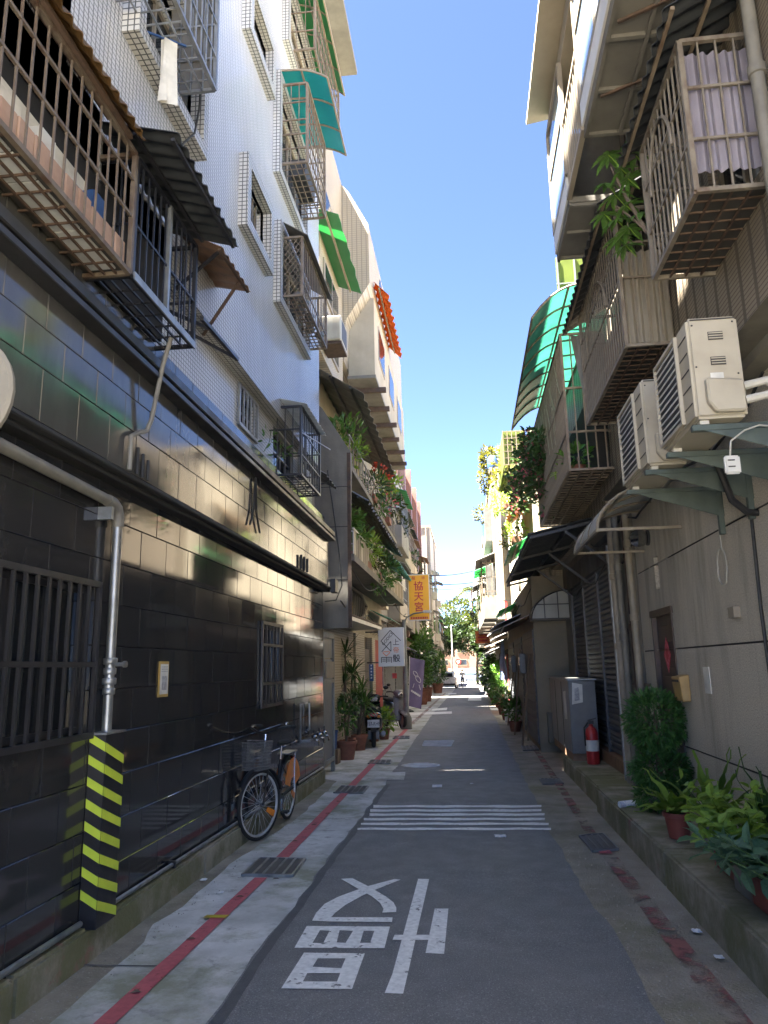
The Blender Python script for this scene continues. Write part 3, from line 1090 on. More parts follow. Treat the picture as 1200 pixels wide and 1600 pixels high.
def sprout(c, r, n, L, W, m, name, par, mb=None, bias=(0, 0, .3), flat=.6, card=False, seed=0, shape=(1, 1, 1), hollow=.35, wob=.3):
    """leaves spread through a rounded volume, each pointing outwards"""
    rng = random.Random(seed + n)
    k = mb or MB()
    c = Vector(c)
    for i in range(n):
        d = Vector((rng.gauss(0, 1), rng.gauss(0, 1), rng.gauss(0, 1))).normalized()
        q = d * (r * (hollow + (1 - hollow) * rng.random() ** .6))
        q = Vector((q.x * shape[0], q.y * shape[1], q.z * shape[2]))
        q += noise.noise_vector(q * (1.7 / r) + Vector((seed, 0, 0))) * r * wob
        dd = (d + Vector(bias) + Vector((rng.gauss(0, .5), rng.gauss(0, .5), rng.gauss(0, .5)))).normalized()
        nn = Vector((rng.gauss(0, flat), rng.gauss(0, flat), 1))
        s = rng.uniform(.6, 1.25)
        (k.card if card else k.leaf)(c + q, dd, nn, L * s, W * s)
    if mb is None:
        o = k.build(name, m, par)
        setkind(o)
        return o
    return k


def pot(par, c, r, h, m='terracotta', name='pot'):
    k = MB()
    k.lathe([(r * .72, 0), (r * .95, h * .82), (r * 1.06, h * .84), (r * 1.06, h), (r * .93, h), (r * .9, h * .9), (.01, h * .9)], c, 16)
    return k.build(name, m, par, smooth=True)


def potplant(label, c, r, h, spec, group=None, potm='terracotta', name='potted_plant', cat='potted plant'):
    """spec: list of (dx,dy,dz,radius,n,L,W,mat,card)"""
    t = thing(name, label, cat, c, 0, group)
    pot(t, c, r, h, potm)
    MB().lathe([(r * .9, h * .86), (r * .9, h * .91), (.01, h * .91)], c, 12).build('soil', 'soil', t)
    for i, (dx, dy, dz, rad, n, L, W, m, card) in enumerate(spec):
        cc = Vector(c) + Vector((dx, dy, dz))
        k = MB(); k.tube([Vector(c) + Vector((dx * .1, dy * .1, h * .9)), Vector(c) + Vector((dx * .6, dy * .6, h + (dz - h) * .5)), cc], [.014, .010, .005], 5)
        k.build('stem', 'bark', t)
        sprout(cc, rad, n, L, W, m, 'foliage', t, card=card, seed=int(abs(c[1]) * 10) + i)
    return t


# ================================================================ LEFT: cages and awnings of the white tiled block
gA = 'steel window cages on the white tiled block'
t = cage('balcony_cage', 'rusty cream barred balcony cage holding pinkish planters above the black wall', 'window cage', -1, -2.15, -1.87, 1.55, 3.73, 3.82, 4.60, 'old_bars', .105, (4.18, 4.42), (1, 0), group=gA, floorm='rust_metal', fsp=.13)
MB().box(-2.16, -2.10, 1.72, 3.73, 3.87, 4.90).build('balcony_recess_shade', 'room_dark', t)  # flat panel; the shade of the balcony interior is painted as near-black
MB().box(-2.14, -1.89, 1.56, 3.72, 3.838, 3.848).build('floor_plate', 'floor_shade', t)  # dark plate added to deepen the shade beneath the floor grid
for i in range(9):
    y = 2.55 + i * .132
    MB().box(-2.08, -1.90, y, y + .122, 3.84, 4.0 + .008 * (i % 3)).build('planter_panel', 'planter_pink', t, bevel=.006)
for i in range(6):
    y = 2.5 + i * .2
    MB().box(-2.10, -1.93, y, y + .185, 3.826, 3.836).build('floor_board', 'board_white', t)
MB().box(-2.12, -2.09, 2.4, 3.6, 4.02, 4.33).build('back_board', 'cloth_white', t)
rq = random.Random(2)
for i, (y, w, h, m_, lab) in enumerate(((2.02, .16, .22, 'wood_old', 'brown carton inside the rusty balcony cage'), (2.62, .18, .30, 'cloth_white', 'pale sack stuffed upright behind the pinkish planters'), (2.95, .14, .34, 'white_plastic', 'white plastic canister behind the pinkish planters'), (3.25, .2, .26, 'cabinet_grey', 'grey toolbox at the end of the rusty balcony cage'), (3.48, .12, .36, 'blue_plastic', 'blue canister at the end of the rusty balcony cage'))):
    k = MB(); k.box(-2.08, -1.97, y, y + w, 3.85, 3.85 + h); k.box(-2.05, -2.0, y + w * .3, y + w * .6, 3.85 + h, 3.88 + h)
    single(k, 'stored_container', m_, lab, 'container', (-2.02, y + w / 2, 3.85), 'things stored in the rusty balcony cage', bevel=.012, seg=2)
t = thing('bathtub_basin', 'grey steel wash basin lying on the balcony cage floor', 'basin', (-2.0, 2.55, 3.85))
MB().lathe([(.06, .0), (.11, .03), (.14, .10), (.15, .10), (.12, .03), (.02, .01)], (-2.0, 2.42, 3.85), 18).build('bowl', 'galvanised', t, smooth=True)
for i, (y, z, h) in enumerate(((2.15, 3.85, .2), (2.30, 3.85, .17))):
    potplant('small green houseplant in an orange pot inside the rusty balcony cage', (-1.99, y, 3.85), .05, .09, [(0, 0, .17, .07, 26, .06, .03, 'leaf_mid', False)], 'houseplants in the rusty balcony cage', 'terracotta')
# brown see-through corrugated awning above it
aw = thing('corrugated_awning', 'amber corrugated plastic awning over the rusty balcony cage', 'awning', (-2.1, 2.6, 4.8))
corrug(aw, 'sheet', 'amber_sheet', (-2.09, 1.5, 4.98), (-2.09, 3.62, 4.98), (-1.76, 3.62, 4.60), (-1.76, 1.5, 4.60), 22, .014, 2)
for x, z in ((-1.84, 4.615), (-1.98, 4.76)): MB().bar((x, 1.5, z), (x, 3.6, z), .025).build('purlin', 'rust_metal', aw)
# black cage and dark awning
t = cage('window_cage', 'black barred window cage under the dark corrugated awning', 'window cage', -1, -2.15, -1.87, 3.76, 4.74, 3.82, 4.60, 'black_metal', .09, (4.16,), (1, 1), group=gA)
MB().box(-2.16, -2.10, 3.76, 4.74, 3.87, 4.75).build('window_recess_shade', 'room_dark', t)  # flat panel too, interior shade painted on behind the bars
MB().bar((-1.865, 4.25, 3.82), (-1.865, 4.25, 4.6), .03).build('post', 'galvanised', t)
MB().box(-1.856, -1.846, 3.76, 4.74, 3.795, 3.845).build('edge_strip', 'galvanised', t)
aw = thing('corrugated_awning', 'dark grey corrugated metal awning over the black window cage', 'awning', (-2.1, 4.2, 4.7))
corrug(aw, 'sheet', 'dark_sheet', (-2.09, 3.66, 4.80), (-2.09, 4.86, 4.80), (-1.585, 4.86, 4.645), (-1.585, 3.66, 4.665), 10, .012, 2, ragged=.02)
for x, z in ((-1.62, 4.64), (-1.86, 4.71)): MB().bar((x, 3.68, z), (x, 4.84, z), .022).build('purlin', 'dark_metal', aw)
# small brown awning further on
aw = thing('corrugated_awning', 'small rust brown awning with a folding strut beside the black cage', 'awning', (-2.1, 5.3, 4.8))
corrug(aw, 'sheet', 'brown_sheet', (-2.11, 4.95, 4.90), (-2.11, 5.85, 4.90), (-1.70, 5.55, 4.66), (-1.70, 4.80, 4.62), 6, .008, 2)
MB().bar((-1.74, 5.35, 4.64), (-2.1, 5.55, 4.30), .02).build('strut', 'rust_metal', aw)
MB().bar((-1.74, 4.86, 4.62), (-2.1, 4.95, 4.40), .02).build('strut', 'dark_metal', aw)
MB().bar((-1.72, 4.82, 4.62), (-1.72, 5.54, 4.66), .022).build('front_bar', 'rust_metal', aw)
# empty bracket below it
t = thing('iron_bracket', 'empty black iron wall bracket beyond the black window cage', 'bracket', (-2.24, 5.1, 4.2))
MB().bar((-2.24, 4.9, 4.25), (-1.8, 4.9, 4.02), .025).build('arm', 'dark_metal', t)
MB().bar((-2.24, 5.5, 4.33), (-1.8, 5.5, 4.05), .025).build('arm', 'dark_metal', t)
MB().bar((-1.8, 4.72, 4.02), (-1.8, 5.55, 4.06), .028).build('front_bar', 'dark_metal', t)
# upper cage with washing
t = cage('window_cage', 'silvery mesh cage with a washing line high on the tiled wall', 'window cage', -1, -2.1, -1.72, 3.3, 4.62, 5.82, 6.9, 'galvanised', .10, (6.1, 6.4), (1, 1), group=gA, fsp=.1)
MB().box(-2.09, -1.74, 4.632, 4.645, 5.84, 6.8).build('side_panel', 'soffit_grey', t)
t = thing('washing', 'pale garment hanging below the silvery mesh cage', 'clothing', (-1.88, 4.12, 5.8))
k = MB()
def cl(s, a): 
    return Vector((-1.88 + .035 * math.sin(s * 9) * (.3 + a) + (s - .5) * .09 * (1 - .25 * a), 4.12 + .02 * math.cos(s * 7) + (s - .5) * .05, 5.80 - .50 * a))
k.sheet(cl, 8, 6, .004, (1, 0, 0)); k.build('cloth', 'cloth_white', t, smooth=True)
MB().bar((-2.0, 4.05, 5.81), (-1.78, 4.2, 5.81), .012).build('hanger', 'blue_plastic', t)
t = thing('wall_cable', 'black cable looping down the white tiled wall from the mesh cage', 'cable', (-2.09, 4.9, 5.7))
MB().tube([(-1.9, 4.66, 5.90), (-1.88, 4.74, 5.92), (-1.9, 4.78, 5.80), (-1.93, 4.78, 5.60), (-2.0, 4.72, 5.46), (-2.09, 4.7, 5.45)], .009, 6).build('cord', 'cable', t, smooth=True)
# teal awning cage
t = cage('window_cage', 'tan metal cage under the bright teal curved awning', 'window cage', -1, -2.0, -1.70, 7.74, 8.88, 7.55, 8.66, 'tan_metal', .10, (7.75, 7.95, 8.15, 8.4), (1, 1), group=gA, fsp=.12)
MB().box(-1.97, -1.78, 8.0, 8.6, 7.58, 7.80).build('storage_box', 'ac_dark', t)
vaulted('curved_awning', 'bright teal curved plastic awning on the white tiled wall', 'awning', -1, -2.1, -1.44, 7.72, 9.15, 8.88, 8.84, 'teal_sheet', 'beige_frame', 3, .14)
vaulted('curved_awning', 'faded green awning at the top of the tiled wall', 'awning', -1, -2.1, -1.62, 8.2, 10.2, 10.9, 10.72, 'green_sheet', 'beige_frame', 4, .1)
t = cage('window_cage', 'tan window cage below the faded green top-floor awning', 'window cage', -1, -2.1, -1.72, 8.3, 10.2, 9.7, 10.62, 'tan_metal', .12, (10.0, 10.3), (1, 1), group=gA, joined=True)
# diamond mesh cage with a grey hood
t = cage('window_cage', 'window cage with diamond mesh and a dull metal hood', 'window cage', -1, -2.0, -1.78, 7.85, 9.35, 5.86, 6.62, 'tan_metal', .10, (6.05,), (0, 1), group=gA, fsp=.1)
k = MB()
for i in range(-4, 9):
    a = i * .085
    for s in (1, -1):
        p, q = Vector((-1.995, 7.85, 5.88)), Vector((-1.78, 7.85, 5.88))
        x0, z0_, x1, z1_ = -1.995, 5.88 + a, -1.785, 5.88 + a + .21 * 1.35
        if s < 0: x0, x1 = x1, x0
        if z0_ < 5.87: 
            f_ = (5.87 - z0_) / (z1_ - z0_); x0 += (x1 - x0) * f_; z0_ = 5.87
        if z1_ > 6.6:
            f_ = (6.6 - z0_) / (z1_ - z0_); x1 = x0 + (x1 - x0) * f_; z1_ = 6.6
        if z1_ > z0_: k.bar((x0, 7.85, z0_), (x1, 7.85, z1_), .006)
k.build('diamond_mesh', 'tan_metal', t)
k = MB(); k.prism([(-2.0, 7.8, 6.80), (-1.70, 7.8, 6.60), (-1.70, 9.45, 6.60), (-2.0, 9.45, 6.80)], (0, 0, .012)); k.build('hood', 'soffit_grey', t)
k = MB()
for i in range(7): 
    k.ball((-1.86 + .05 * math.sin(i * 2.3), 7.98 + i * .18, 5.92), .07, .08, .05, 8, 5)
k.build('stored_bundle', 'grey_sheet', t)
# low black cage
t = cage('window_cage', 'black cage projecting over the ledge near the end of the tiled block', 'window cage', -1, -2.24, -1.86, 8.17, 9.28, 3.77, 4.60, 'black_metal', .10, (4.02, 4.32), (1, 1), group=gA, fsp=.12)
corrug(t, 'top_sheet', 'frost_sheet', (-2.24, 8.1, 4.72), (-2.24, 9.34, 4.72), (-1.78, 9.34, 4.60), (-1.78, 8.1, 4.60), 9, .01, 1)
k = MB(); k.bar((-1.86, 8.17, 4.28), (-1.7, 9.2, 4.36), .012); k.build('loose_rod', 'galvanised', t)
aw = thing('corrugated_awning', 'small dark louvred hood just past the end of the tiled block', 'awning', (-2.1, 10.0, 4.2))
corrug(aw, 'sheet', 'grey_sheet', (-2.2, 9.6, 4.36), (-2.2, 10.5, 4.36), (-1.84, 10.5, 4.14), (-1.84, 9.6, 4.14), 5, .012, 1)
MB().bar((-2.24, 10.0, 4.05), (-1.86, 10.0, 4.13), .02).build('strut', 'dark_metal', aw)

# ---------------------------------------------------------------- pipes, guard, small fittings on the black wall
t = thing('drain_pipe', 'grey drainpipe running along the black wall and down into the striped guard', 'pipe', (-2.17, 4.15, 1.2))
k = MB(); k.tube([(-2.195, 2.2, 2.66), (-2.195, 3.2, 2.63), (-2.195, 4.32, 2.60)], .034, 12); k.build('run', 'pvc_grey', t, smooth=True)
k = MB(); k.tube([(-2.195, 4.26, 2.602), (-2.195, 4.34, 2.598), (-2.195, 4.39, 2.575), (-2.195, 4.415, 2.53), (-2.195, 4.42, 2.46)], .038, 12); k.build('elbow', 'pvc_grey', t, smooth=True)
k = MB(); k.tube([(-2.195, 4.42, 2.47), (-2.195, 4.42, 1.2)], .029, 12); k.build('downpipe', 'galvanised', t, smooth=True)
for z, r in ((1.62, .042), (1.56, .038), (1.50, .042), (1.44, .037)):
    MB().lathe([(r * .9, -.02), (r, -.015), (r, .015), (r * .9, .02)], (-2.195, 4.42, z), 14).build('coupling', 'galvanised', t, smooth=True)
k = MB(); k.lathe([(.012, 0), (.012, .05), (.02, .05), (.02, .07)], (-2.16, 4.42, 1.60), 8, 'X'); k.build('tap', 'galvanised', t)
MB().box(-2.25, -2.16, 4.26, 4.29, 2.48, 2.56).build('clip', 'galvanised', t)
t = thing('corner_guard', 'black pipe guard box with yellow-green hazard stripes at the wall foot', 'hazard guard', (-2.16, 4.15, .1))
gx0, gx1, gy0, gy1 = -2.25, -2.145, 4.32, 4.56
MB().box(gx0, gx1, gy0, gy1, .14, 1.19).build('box', 'black_metal', t, bevel=.004)
MB().box(gx0, gx1 + .006, gy0 - .006, gy1 + .006, 1.192, 1.204).build('lid', 'galvanised', t)
for i in range(8):
    z = .245 + i * .122
    # each stripe wraps the corner: one piece on the face towards the camera, one on the face towards the lane
    k = MB()
    k.prism([(gx0 + .005, gy0 - .003, z + .055), (gx1, gy0 - .003, z + .0), (gx1, gy0 - .003, z + .05), (gx0 + .005, gy0 - .003, z + .105)], (0, -.002, 0))
    k.prism([(gx1 + .003, gy0 - .004, z + .0), (gx1 + .003, gy1 - .005, z - .095), (gx1 + .003, gy1 - .005, z - .045), (gx1 + .003, gy0 - .004, z + .05)], (.002, 0, 0))
    k.build('stripe', 'hazard_green', t)
t = thing('conduit', 'thin grey conduit along the foot of the black wall', 'pipe', (-2.22, 6, .16))
k = MB(); k.tube([(-2.222, -1, .215 + .008), (-2.222, 4.29, gz(4.29) + .215)], .017, 8); k.build('run', 'galvanised', t, smooth=True)
k = MB(); k.tube([(-2.222, 4.59, gz(4.59) + .215), (-2.222, 7.2, gz(7.2) + .215), (-2.222, 11.3, gz(11.3) + .215)], .014, 8); k.build('run', 'galvanised', t, smooth=True)
for y in (1.5, 3.2, 5.6, 7.3, 9.5): MB().box(-2.25, -2.20, y, y + .025, gz(y) + .19, gz(y) + .24).build('clip', 'dark_metal', t)
t = thing('framed_notice', 'small printed notice in a gold frame on the black wall', 'notice', (XL + .01, 5.35, 1.37))
MB().box(XL + .003, XL + .012, 5.27, 5.44, 1.37, 1.625).build('frame', 'frame_gold', t)
MB().box(XL + .013, XL + .015, 5.285, 5.425, 1.39, 1.605).build('sheet', 'paper', t)
MB().box(XL + .016, XL + .0165, 5.31, 5.40, 1.42, 1.52).build('picture', 'print_grey', t)
for i in range(3): MB().box(XL + .016, XL + .0165, 5.30, 5.41, 1.55 + i * .016, 1.556 + i * .016).build('text_line', 'print_grey', t)
t = thing('vent_pipe', 'thin dark pipe bent down the black wall from the window cage', 'pipe', (-2.1, 4.6, 3.3))
MB().tube([(-1.95, 4.55, 3.80), (-2.0, 4.55, 3.6), (-2.05, 4.52, 3.20), (-2.07, 4.50, 3.12), (-2.07, 4.36, 3.06), (-2.08, 4.30, 3.02), (-2.08, 4.30, 2.80)], .016, 8).build('run', 'pvc_grey', t, smooth=True)
for i, y in enumerate((4.42, 4.5, 4.58)):
    single(MB().tube([(-2.085, y, 2.80), (-2.085, y, 2.98 - .02 * i)], .012, 8), 'pipe_stub', 'cable', 'short dark pipe stub standing on the lower ledge by the bent pipe', 'pipe', (-2.085, y, 2.80), 'pipe stubs by the bent pipe')
for i, y in enumerate((9.2, 9.38, 9.56)):
    single(MB().tube([(-2.085, y, 2.80), (-2.085, y, 2.98)], .018, 8), 'pipe_stub', 'cable', 'short black pipe stub on the ledge near the end of the black wall', 'pipe', (-2.085, y, 2.80), 'pipe stubs near the wall end')
t = thing('hanging_cable', 'loop of black cable hanging on the grey stone band', 'cable', (-2.09, 7.0, 3.2))
MB().tube([(-2.09, 6.95, 2.95), (-2.085, 7.05, 3.12), (-2.085, 7.08, 3.35), (-2.085, 7.10, 3.46), (-2.085, 7.13, 3.35), (-2.085, 7.14, 3.12), (-2.09, 7.30, 2.93)], .011, 6).build('cord', 'cable', t, smooth=True)
for i, (y, z) in enumerate(((7.55, 3.9), (8.0, 3.88))):
    t = thing('wall_sapling', 'small green sprig growing out of the tiled ledge beside the black window cage', 'weed', (-2.1, y, z), 0, 'sprigs on the ledge')
    k = MB(); k.tube([(-2.13, y, z - .03), (-2.08, y + .05, z + .1), (-2.06, y + .03, z + .22)], .004, 4); k.build('stem', 'leaf_dark', t)
    sprout((-2.06, y + .03, z + .14), .11, 14, .09, .03, 'leaf_mid', 'foliage', t, seed=i)
# meters and taps low at the far end of the wall
t = thing('water_taps', 'row of brass and steel water taps low on the black wall end', 'taps', (-2.2, 10.6, .55))
MB().tube([(-2.24, 9.9, .62), (-2.14, 9.95, .62), (-2.14, 11.2, .60), (-2.24, 11.25, .60)], .022, 8).build('pipe', 'galvanised', t, smooth=True)
for y in (10.2, 10.55, 10.9):
    k = MB(); k.ball((-2.12, y, .64), .04, .045, .04, 8, 6); k.tube([(-2.12, y, .62), (-2.06, y, .60), (-2.05, y, .54)], .016, 6); k.tube([(-2.12, y, .67), (-2.12, y, .74)], .012, 6)
    k.build('tap', 'chrome', t, smooth=True)
t = thing('pipe_loop', 'dull steel pipe loop fixed above the taps on the black wall', 'pipe', (-2.24, 10.0, .8))
MB().tube([(-2.24, 9.75, .60), (-2.21, 9.75, .62), (-2.21, 9.75, 1.1), (-2.21, 10.3, 1.1), (-2.21, 10.3, .75), (-2.24, 10.3, .73)], .014, 6).build('run', 'galvanised', t, smooth=True)
# traffic mirror seen from behind, cut by the left edge of the picture
t = thing('traffic_mirror', 'grey round back of a convex traffic mirror on a post', 'traffic mirror', (-1.62, 2.08, gz(2)))
k = MB(); k.tube([(-1.66, 2.14, gz(2)), (-1.66, 2.14, 2.75)], .038, 12); k.build('post', 'pole_grey', t, smooth=True)
k = MB(); k.lathe([(.005, .05), (.08, .045), (.16, .02), (.205, 0), (.21, -.02), (.20, -.03)], (-1.618, 2.10, 2.44), 28, 'Y'); k.build('mirror_back', 'concrete_wall', t, smooth=True)
k = MB()
P8 = [(-1.64 + .135 * math.cos(R(22.5 + 45 * i)), 2.10, 2.06 + .135 * math.sin(R(22.5 + 45 * i))) for i in range(8)]
k.prism(P8, (0, .006, 0)); k.build('sign_plate', 'pole_grey', t)
# ================================================================ RIGHT: pebble-dashed house, nearest
XR = 2.0
XU = 1.68
RB = thing('rendered_apartment_building', 'grey pebble-dashed apartment block with tan tiled upper floors', 'building', (3.2, 4, gz(4)))
k = MB(); k.box(2.16, 9, -.5, 9.0, -.3, 3.4); k.box(1.86, 9, -.5, 2.1, 3.4, 5.7); k.box(1.861, 9, 2.1, 6.65, 3.4, 7.2); k.box(1.862, 9, 6.65, 9.0, 3.4, 5.9); k.build('wall_core', 'concrete_wall', RB)
DOOR = (7.60, 8.42, .30, 2.07)
VENT = (7.95, 8.12, 2.30, 2.64)
zz = [-.1, .762, 1.672, 2.562, 3.47]
# the rendered face is four courses with recessed grooves between them
for i in range(4):
    k = wallholes(XR, -.5, 8.95, zz[i] + (.007 if i else 0), zz[i + 1] - .007, [(h[0], h[1], max(h[2], zz[i] + .007), min(h[3], zz[i + 1] - .007)) for h in (DOOR, VENT) if h[2] < zz[i + 1] - .01 and h[3] > zz[i] + .01], .14, 1)
    k.build('wall_course', 'pebble_dash', RB)
MB().box(2.012, 2.05, 2.3, 8.95, -.1, 3.47).build('groove_backing', 'soffit', RB) if False else None
for z in zz[1:4]:
    k = MB(); k.add([(XR + .012, -.5, z - .008), (XR + .012, DOOR[0], z - .008), (XR + .012, DOOR[0], z + .008), (XR + .012, -.5, z + .008)], [(3, 2, 1, 0)])
    k.add([(XR + .012, DOOR[1], z - .008), (XR + .012, 8.95, z - .008), (XR + .012, 8.95, z + .008), (XR + .012, DOOR[1], z + .008)], [(3, 2, 1, 0)])
    k.build('groove', 'soffit', RB)
MB().add([(XR, 8.95, -.1), (2.3, 8.95, -.1), (2.3, 8.95, 3.47), (XR, 8.95, 3.47)], [(0, 1, 2, 3)]).build('end_wall', 'pebble_dash', RB)
MB().box(2.13, 2.15, VENT[0], VENT[1], VENT[2], VENT[3]).build('vent_backing', 'room_dark', RB)
# upper floors
UR = [(3.75, 4.5, 4.15, 4.95), (5.6, 7.2, 4.1, 5.1), (3.0, 4.6, 5.6, 7.0), (5.3, 6.4, 5.6, 7.0)]
wallholes(XU, -.5, 2.1, 3.47, 5.7, [], .14, 1).build('upper_wall', 'tan_tile_x', RB)
wallholes(XU, 2.1, 6.65, 3.47, 7.2, [(a, min(b, 6.6), c, d) for a, b, c, d in UR], .14, 1).build('upper_wall', 'tan_tile_x', RB)
wallholes(XU, 6.65, 8.95, 3.47, 5.9, [(6.7, 7.2, 4.1, 5.1)], .14, 1).build('upper_wall', 'tan_tile_x', RB)
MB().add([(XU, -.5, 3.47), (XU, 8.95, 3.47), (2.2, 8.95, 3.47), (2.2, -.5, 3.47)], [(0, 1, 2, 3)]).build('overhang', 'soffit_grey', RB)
MB().box(XU, 1.9, 8.95, 9.0, 3.47, 5.9).build('end_wall', 'tan_tile_y', RB)
for h in [(a, min(b, 6.6), c, d) for a, b, c, d in UR] + [(6.7, 7.2, 4.1, 5.1)]: window(RB, XU, h, 1, .14, 'beige_frame', 2, 1)
# door
d = MB(); d.box(2.03, 2.07, DOOR[0] + .05, DOOR[1] - .05, DOOR[2], DOOR[3] - .05)
do = d.build('door', 'door_brown', RB)
for i in range(6):
    z = .45 + i * .26
    MB().box(2.022, 2.03, DOOR[0] + .15, DOOR[1] - .15, z, z + .17).build('door_panel', 'door_brown', do, bevel=.006)
k = MB(); k.box(1.985, 2.08, DOOR[0], DOOR[0] + .05, DOOR[2], DOOR[3]); k.box(1.985, 2.08, DOOR[1] - .05, DOOR[1], DOOR[2], DOOR[3]); k.box(1.98, 2.08, DOOR[0] - .03, DOOR[1] + .03, DOOR[3] - .05, DOOR[3] + .02)
k.build('door_frame', 'door_brown', RB)
MB().box(1.985, 2.02, DOOR[0] + .07, DOOR[0] + .11, 1.24, 1.36).build('door_lock', 'copper_base', do)
t = thing('door_charm', 'red and pink diamond paper charm stuck on the brown door', 'paper charm', (2.015, 8.0, 1.5))
MB().prism([(2.019, 8.0, 1.44), (2.019, 8.13, 1.62), (2.019, 8.0, 1.80), (2.019, 7.87, 1.62)], (-.003, 0, 0)).build('paper', 'pink_paper', t)
MB().prism([(2.0145, 8.0, 1.55), (2.0145, 8.05, 1.62), (2.0145, 8.0, 1.69), (2.0145, 7.95, 1.62)], (-.001, 0, 0)).build('emblem', 'red_paper', t)
t = thing('mailbox', 'small mustard metal mailbox beside the brown door', 'mailbox', (1.97, 7.36, 1.2))
k = MB(); k.prism([(1.995, 7.22, 1.19), (1.995, 7.22, 1.43), (1.90, 7.22, 1.41), (1.92, 7.22, 1.19)], (0, .26, 0)); k.build('box', 'mail_tan', t, bevel=.006)
MB().box(1.895, 1.915, 7.25, 7.45, 1.365, 1.385).build('slot', 'ac_dark', t)
t = thing('cable_coil', 'coil of pale cable hanging on the pebble-dashed wall', 'cable', (1.98, 5.95, 2.3))
k = MB()
pts = []
for i in range(60):
    a = i * 2 * math.pi / 15
    pts.append((1.975 - .002 * (i % 5), 5.95 + (.11 + .008 * math.sin(i)) * math.cos(a), 2.26 + (.14 + .006 * math.cos(i * 1.3)) * math.sin(a)))
k.tube(pts, .005, 5); k.tube([(1.985, 5.95, 2.40), (1.985, 5.97, 2.75), (1.99, 6.0, 3.3)], .005, 5)
k.build('cord', 'cable_white', t, smooth=True)

# ---------------------------------------------------------------- air conditioners on brackets
def aircon(label, x0, y0, y1, z0, z1, dep=.28, brk=True):
    t = thing('air_conditioner', label, 'air conditioner', (2.0, (y0 + y1) / 2, z0 - .05), 0, 'outdoor air conditioner units on wall brackets')
    x1 = x0 + dep
    MB().box(x0, x1, y0, y1, z0, z1).build('body', 'ac_cream', t, bevel=.018, seg=3)
    L = y1 - y0
    ga, gb = y0 + L * .30, y1 - .03
    MB().box(x0 - .006, x0 - .002, ga, gb, z0 + .05, z1 - .05).build('fan_recess', 'ac_dark', t)
    k = MB()
    k.box(x0 - .022, x0 - .001, ga - .02, ga, z0 + .03, z1 - .03); k.box(x0 - .022, x0 - .001, ga, gb, z0 + .03, z0 + .05)
    k.box(x0 - .022, x0 - .001, ga, gb, z1 - .05, z1 - .03); k.box(x0 - .022, x0 - .001, gb, gb + .012, z0 + .03, z1 - .03)
    k.build('fan_frame', 'ac_cream', t)
    for i in range(11):
        z = z0 + .08 + (z1 - z0 - .16) * i / 10
        MB().box(x0 - .018, x0 - .012, ga, gb, z - .004, z + .004).build('louvre', 'white_plastic', t)
    for i in range(5):
        z = z0 + .1 + (z1 - z0 - .2) * i / 4
        MB().box(x0 - .004, x0 - .0005, y0 + .03, ga - .03, z - .003, z + .003).build('rib', 'ac_dark', t)
    # end facing the camera: vents, cover, label, screws
    MB().box(x0 + .02, x1 - .02, y0 - .008, y0 - .001, z1 - .022, z1 - .016).build('seam', 'ac_dark', t)
    for zz_ in (z1 - .12, z1 - .27):
        v = MB().box(x0 + .11, x0 + .19, y0 - .006, y0 - .001, zz_ - .024, zz_ + .024).build('vent', 'ac_dark', t)
        for q in range(3): MB().box(x0 + .112, x0 + .188, y0 - .010, y0 - .004, zz_ - .018 + q * .015, zz_ - .012 + q * .015).build('slat', 'ac_cream', v)
    MB().box(x0 + .10, x0 + .17, y0 - .003, y0 - .001, z1 - .42, z1 - .34).build('label_plate', 'paper', t)
    k = MB(); k.prism([(x0 + .10, y0 - .001, z0 + .02), (x1 - .02, y0 - .001, z0 + .02), (x1 - .02, y0 - .001, z0 + .20), (x0 + .06, y0 - .001, z0 + .22), (x0 + .06, y0 - .001, z0 + .08)], (0, -.05, 0)); k.build('valve_cover', 'ac_cream', t, bevel=.01)
    for (a, b) in ((.03, .05), (.03, .3), (dep - .03, .04), (dep - .03, .35)):
        MB().ball((x0 + a, y0 - .001, z1 - b), .006, .004, .006, 6, 4).build('screw', 'ac_dark', t)
    for yy in (y0 + .07, y1 - .09):
        k = MB(); k.box(x0 - .01, 2.0, yy - .02, yy + .02, z0 - .055, z0 - .02)
        k.prism([(x0 + .05, yy - .018, z0 - .055), (2.0, yy - .018, z0 - .055), (2.0, yy - .018, z0 - .26), (1.97, yy - .018, z0 - .26)], (0, .006, 0))
        k.box(1.955, 1.995, yy - .02, yy + .02, z0 - .40, z0 + .1)
        k.build('bracket', 'green_steel', t, bevel=.003)
        MB().box(x0 + .03, x0 + .08, yy - .025, yy + .025, z0 - .02, z0 + .002).build('foot', 'white_plastic', t)
    return t


ac1 = aircon('cream air conditioner with vent slots on a green-grey bracket by a hanging socket', 1.30, 4.06, 4.76, 2.86, 3.46)
for i, dz in enumerate((.14, .06)):
    MB().tube([(1.56, 4.02, 2.88 + dz), (1.66, 3.98, 2.89 + dz), (1.74, 4.0, 2.82 + dz), (1.78, 4.05, 2.70), (1.80 + .02 * i, 4.08, 2.5), (1.82, 4.1, 2.32), (1.9, 4.12, 2.24), (2.02, 4.15, 2.22)], .024, 8).build('pipe', 'cable_white', ac1, smooth=True)
ac2 = aircon('second cream air conditioner hung behind the one with the hanging socket', 1.30, 5.18, 5.95, 2.90, 3.54)
MB().tube([(1.56, 5.14, 3.0), (1.66, 5.10, 3.0), (1.75, 5.12, 2.85), (1.82, 5.15, 2.62), (1.93, 5.2, 2.54), (2.02, 5.2, 2.53)], .024, 8).build('pipe', 'cable', ac2, smooth=True)
t = thing('hanging_socket', 'white plug socket dangling on a cord below the bracket', 'socket', (1.42, 4.0, 2.5))
MB().box(1.395, 1.475, 3.98, 4.01, 2.52, 2.62).build('body', 'white_plastic', t, bevel=.008, seg=2)
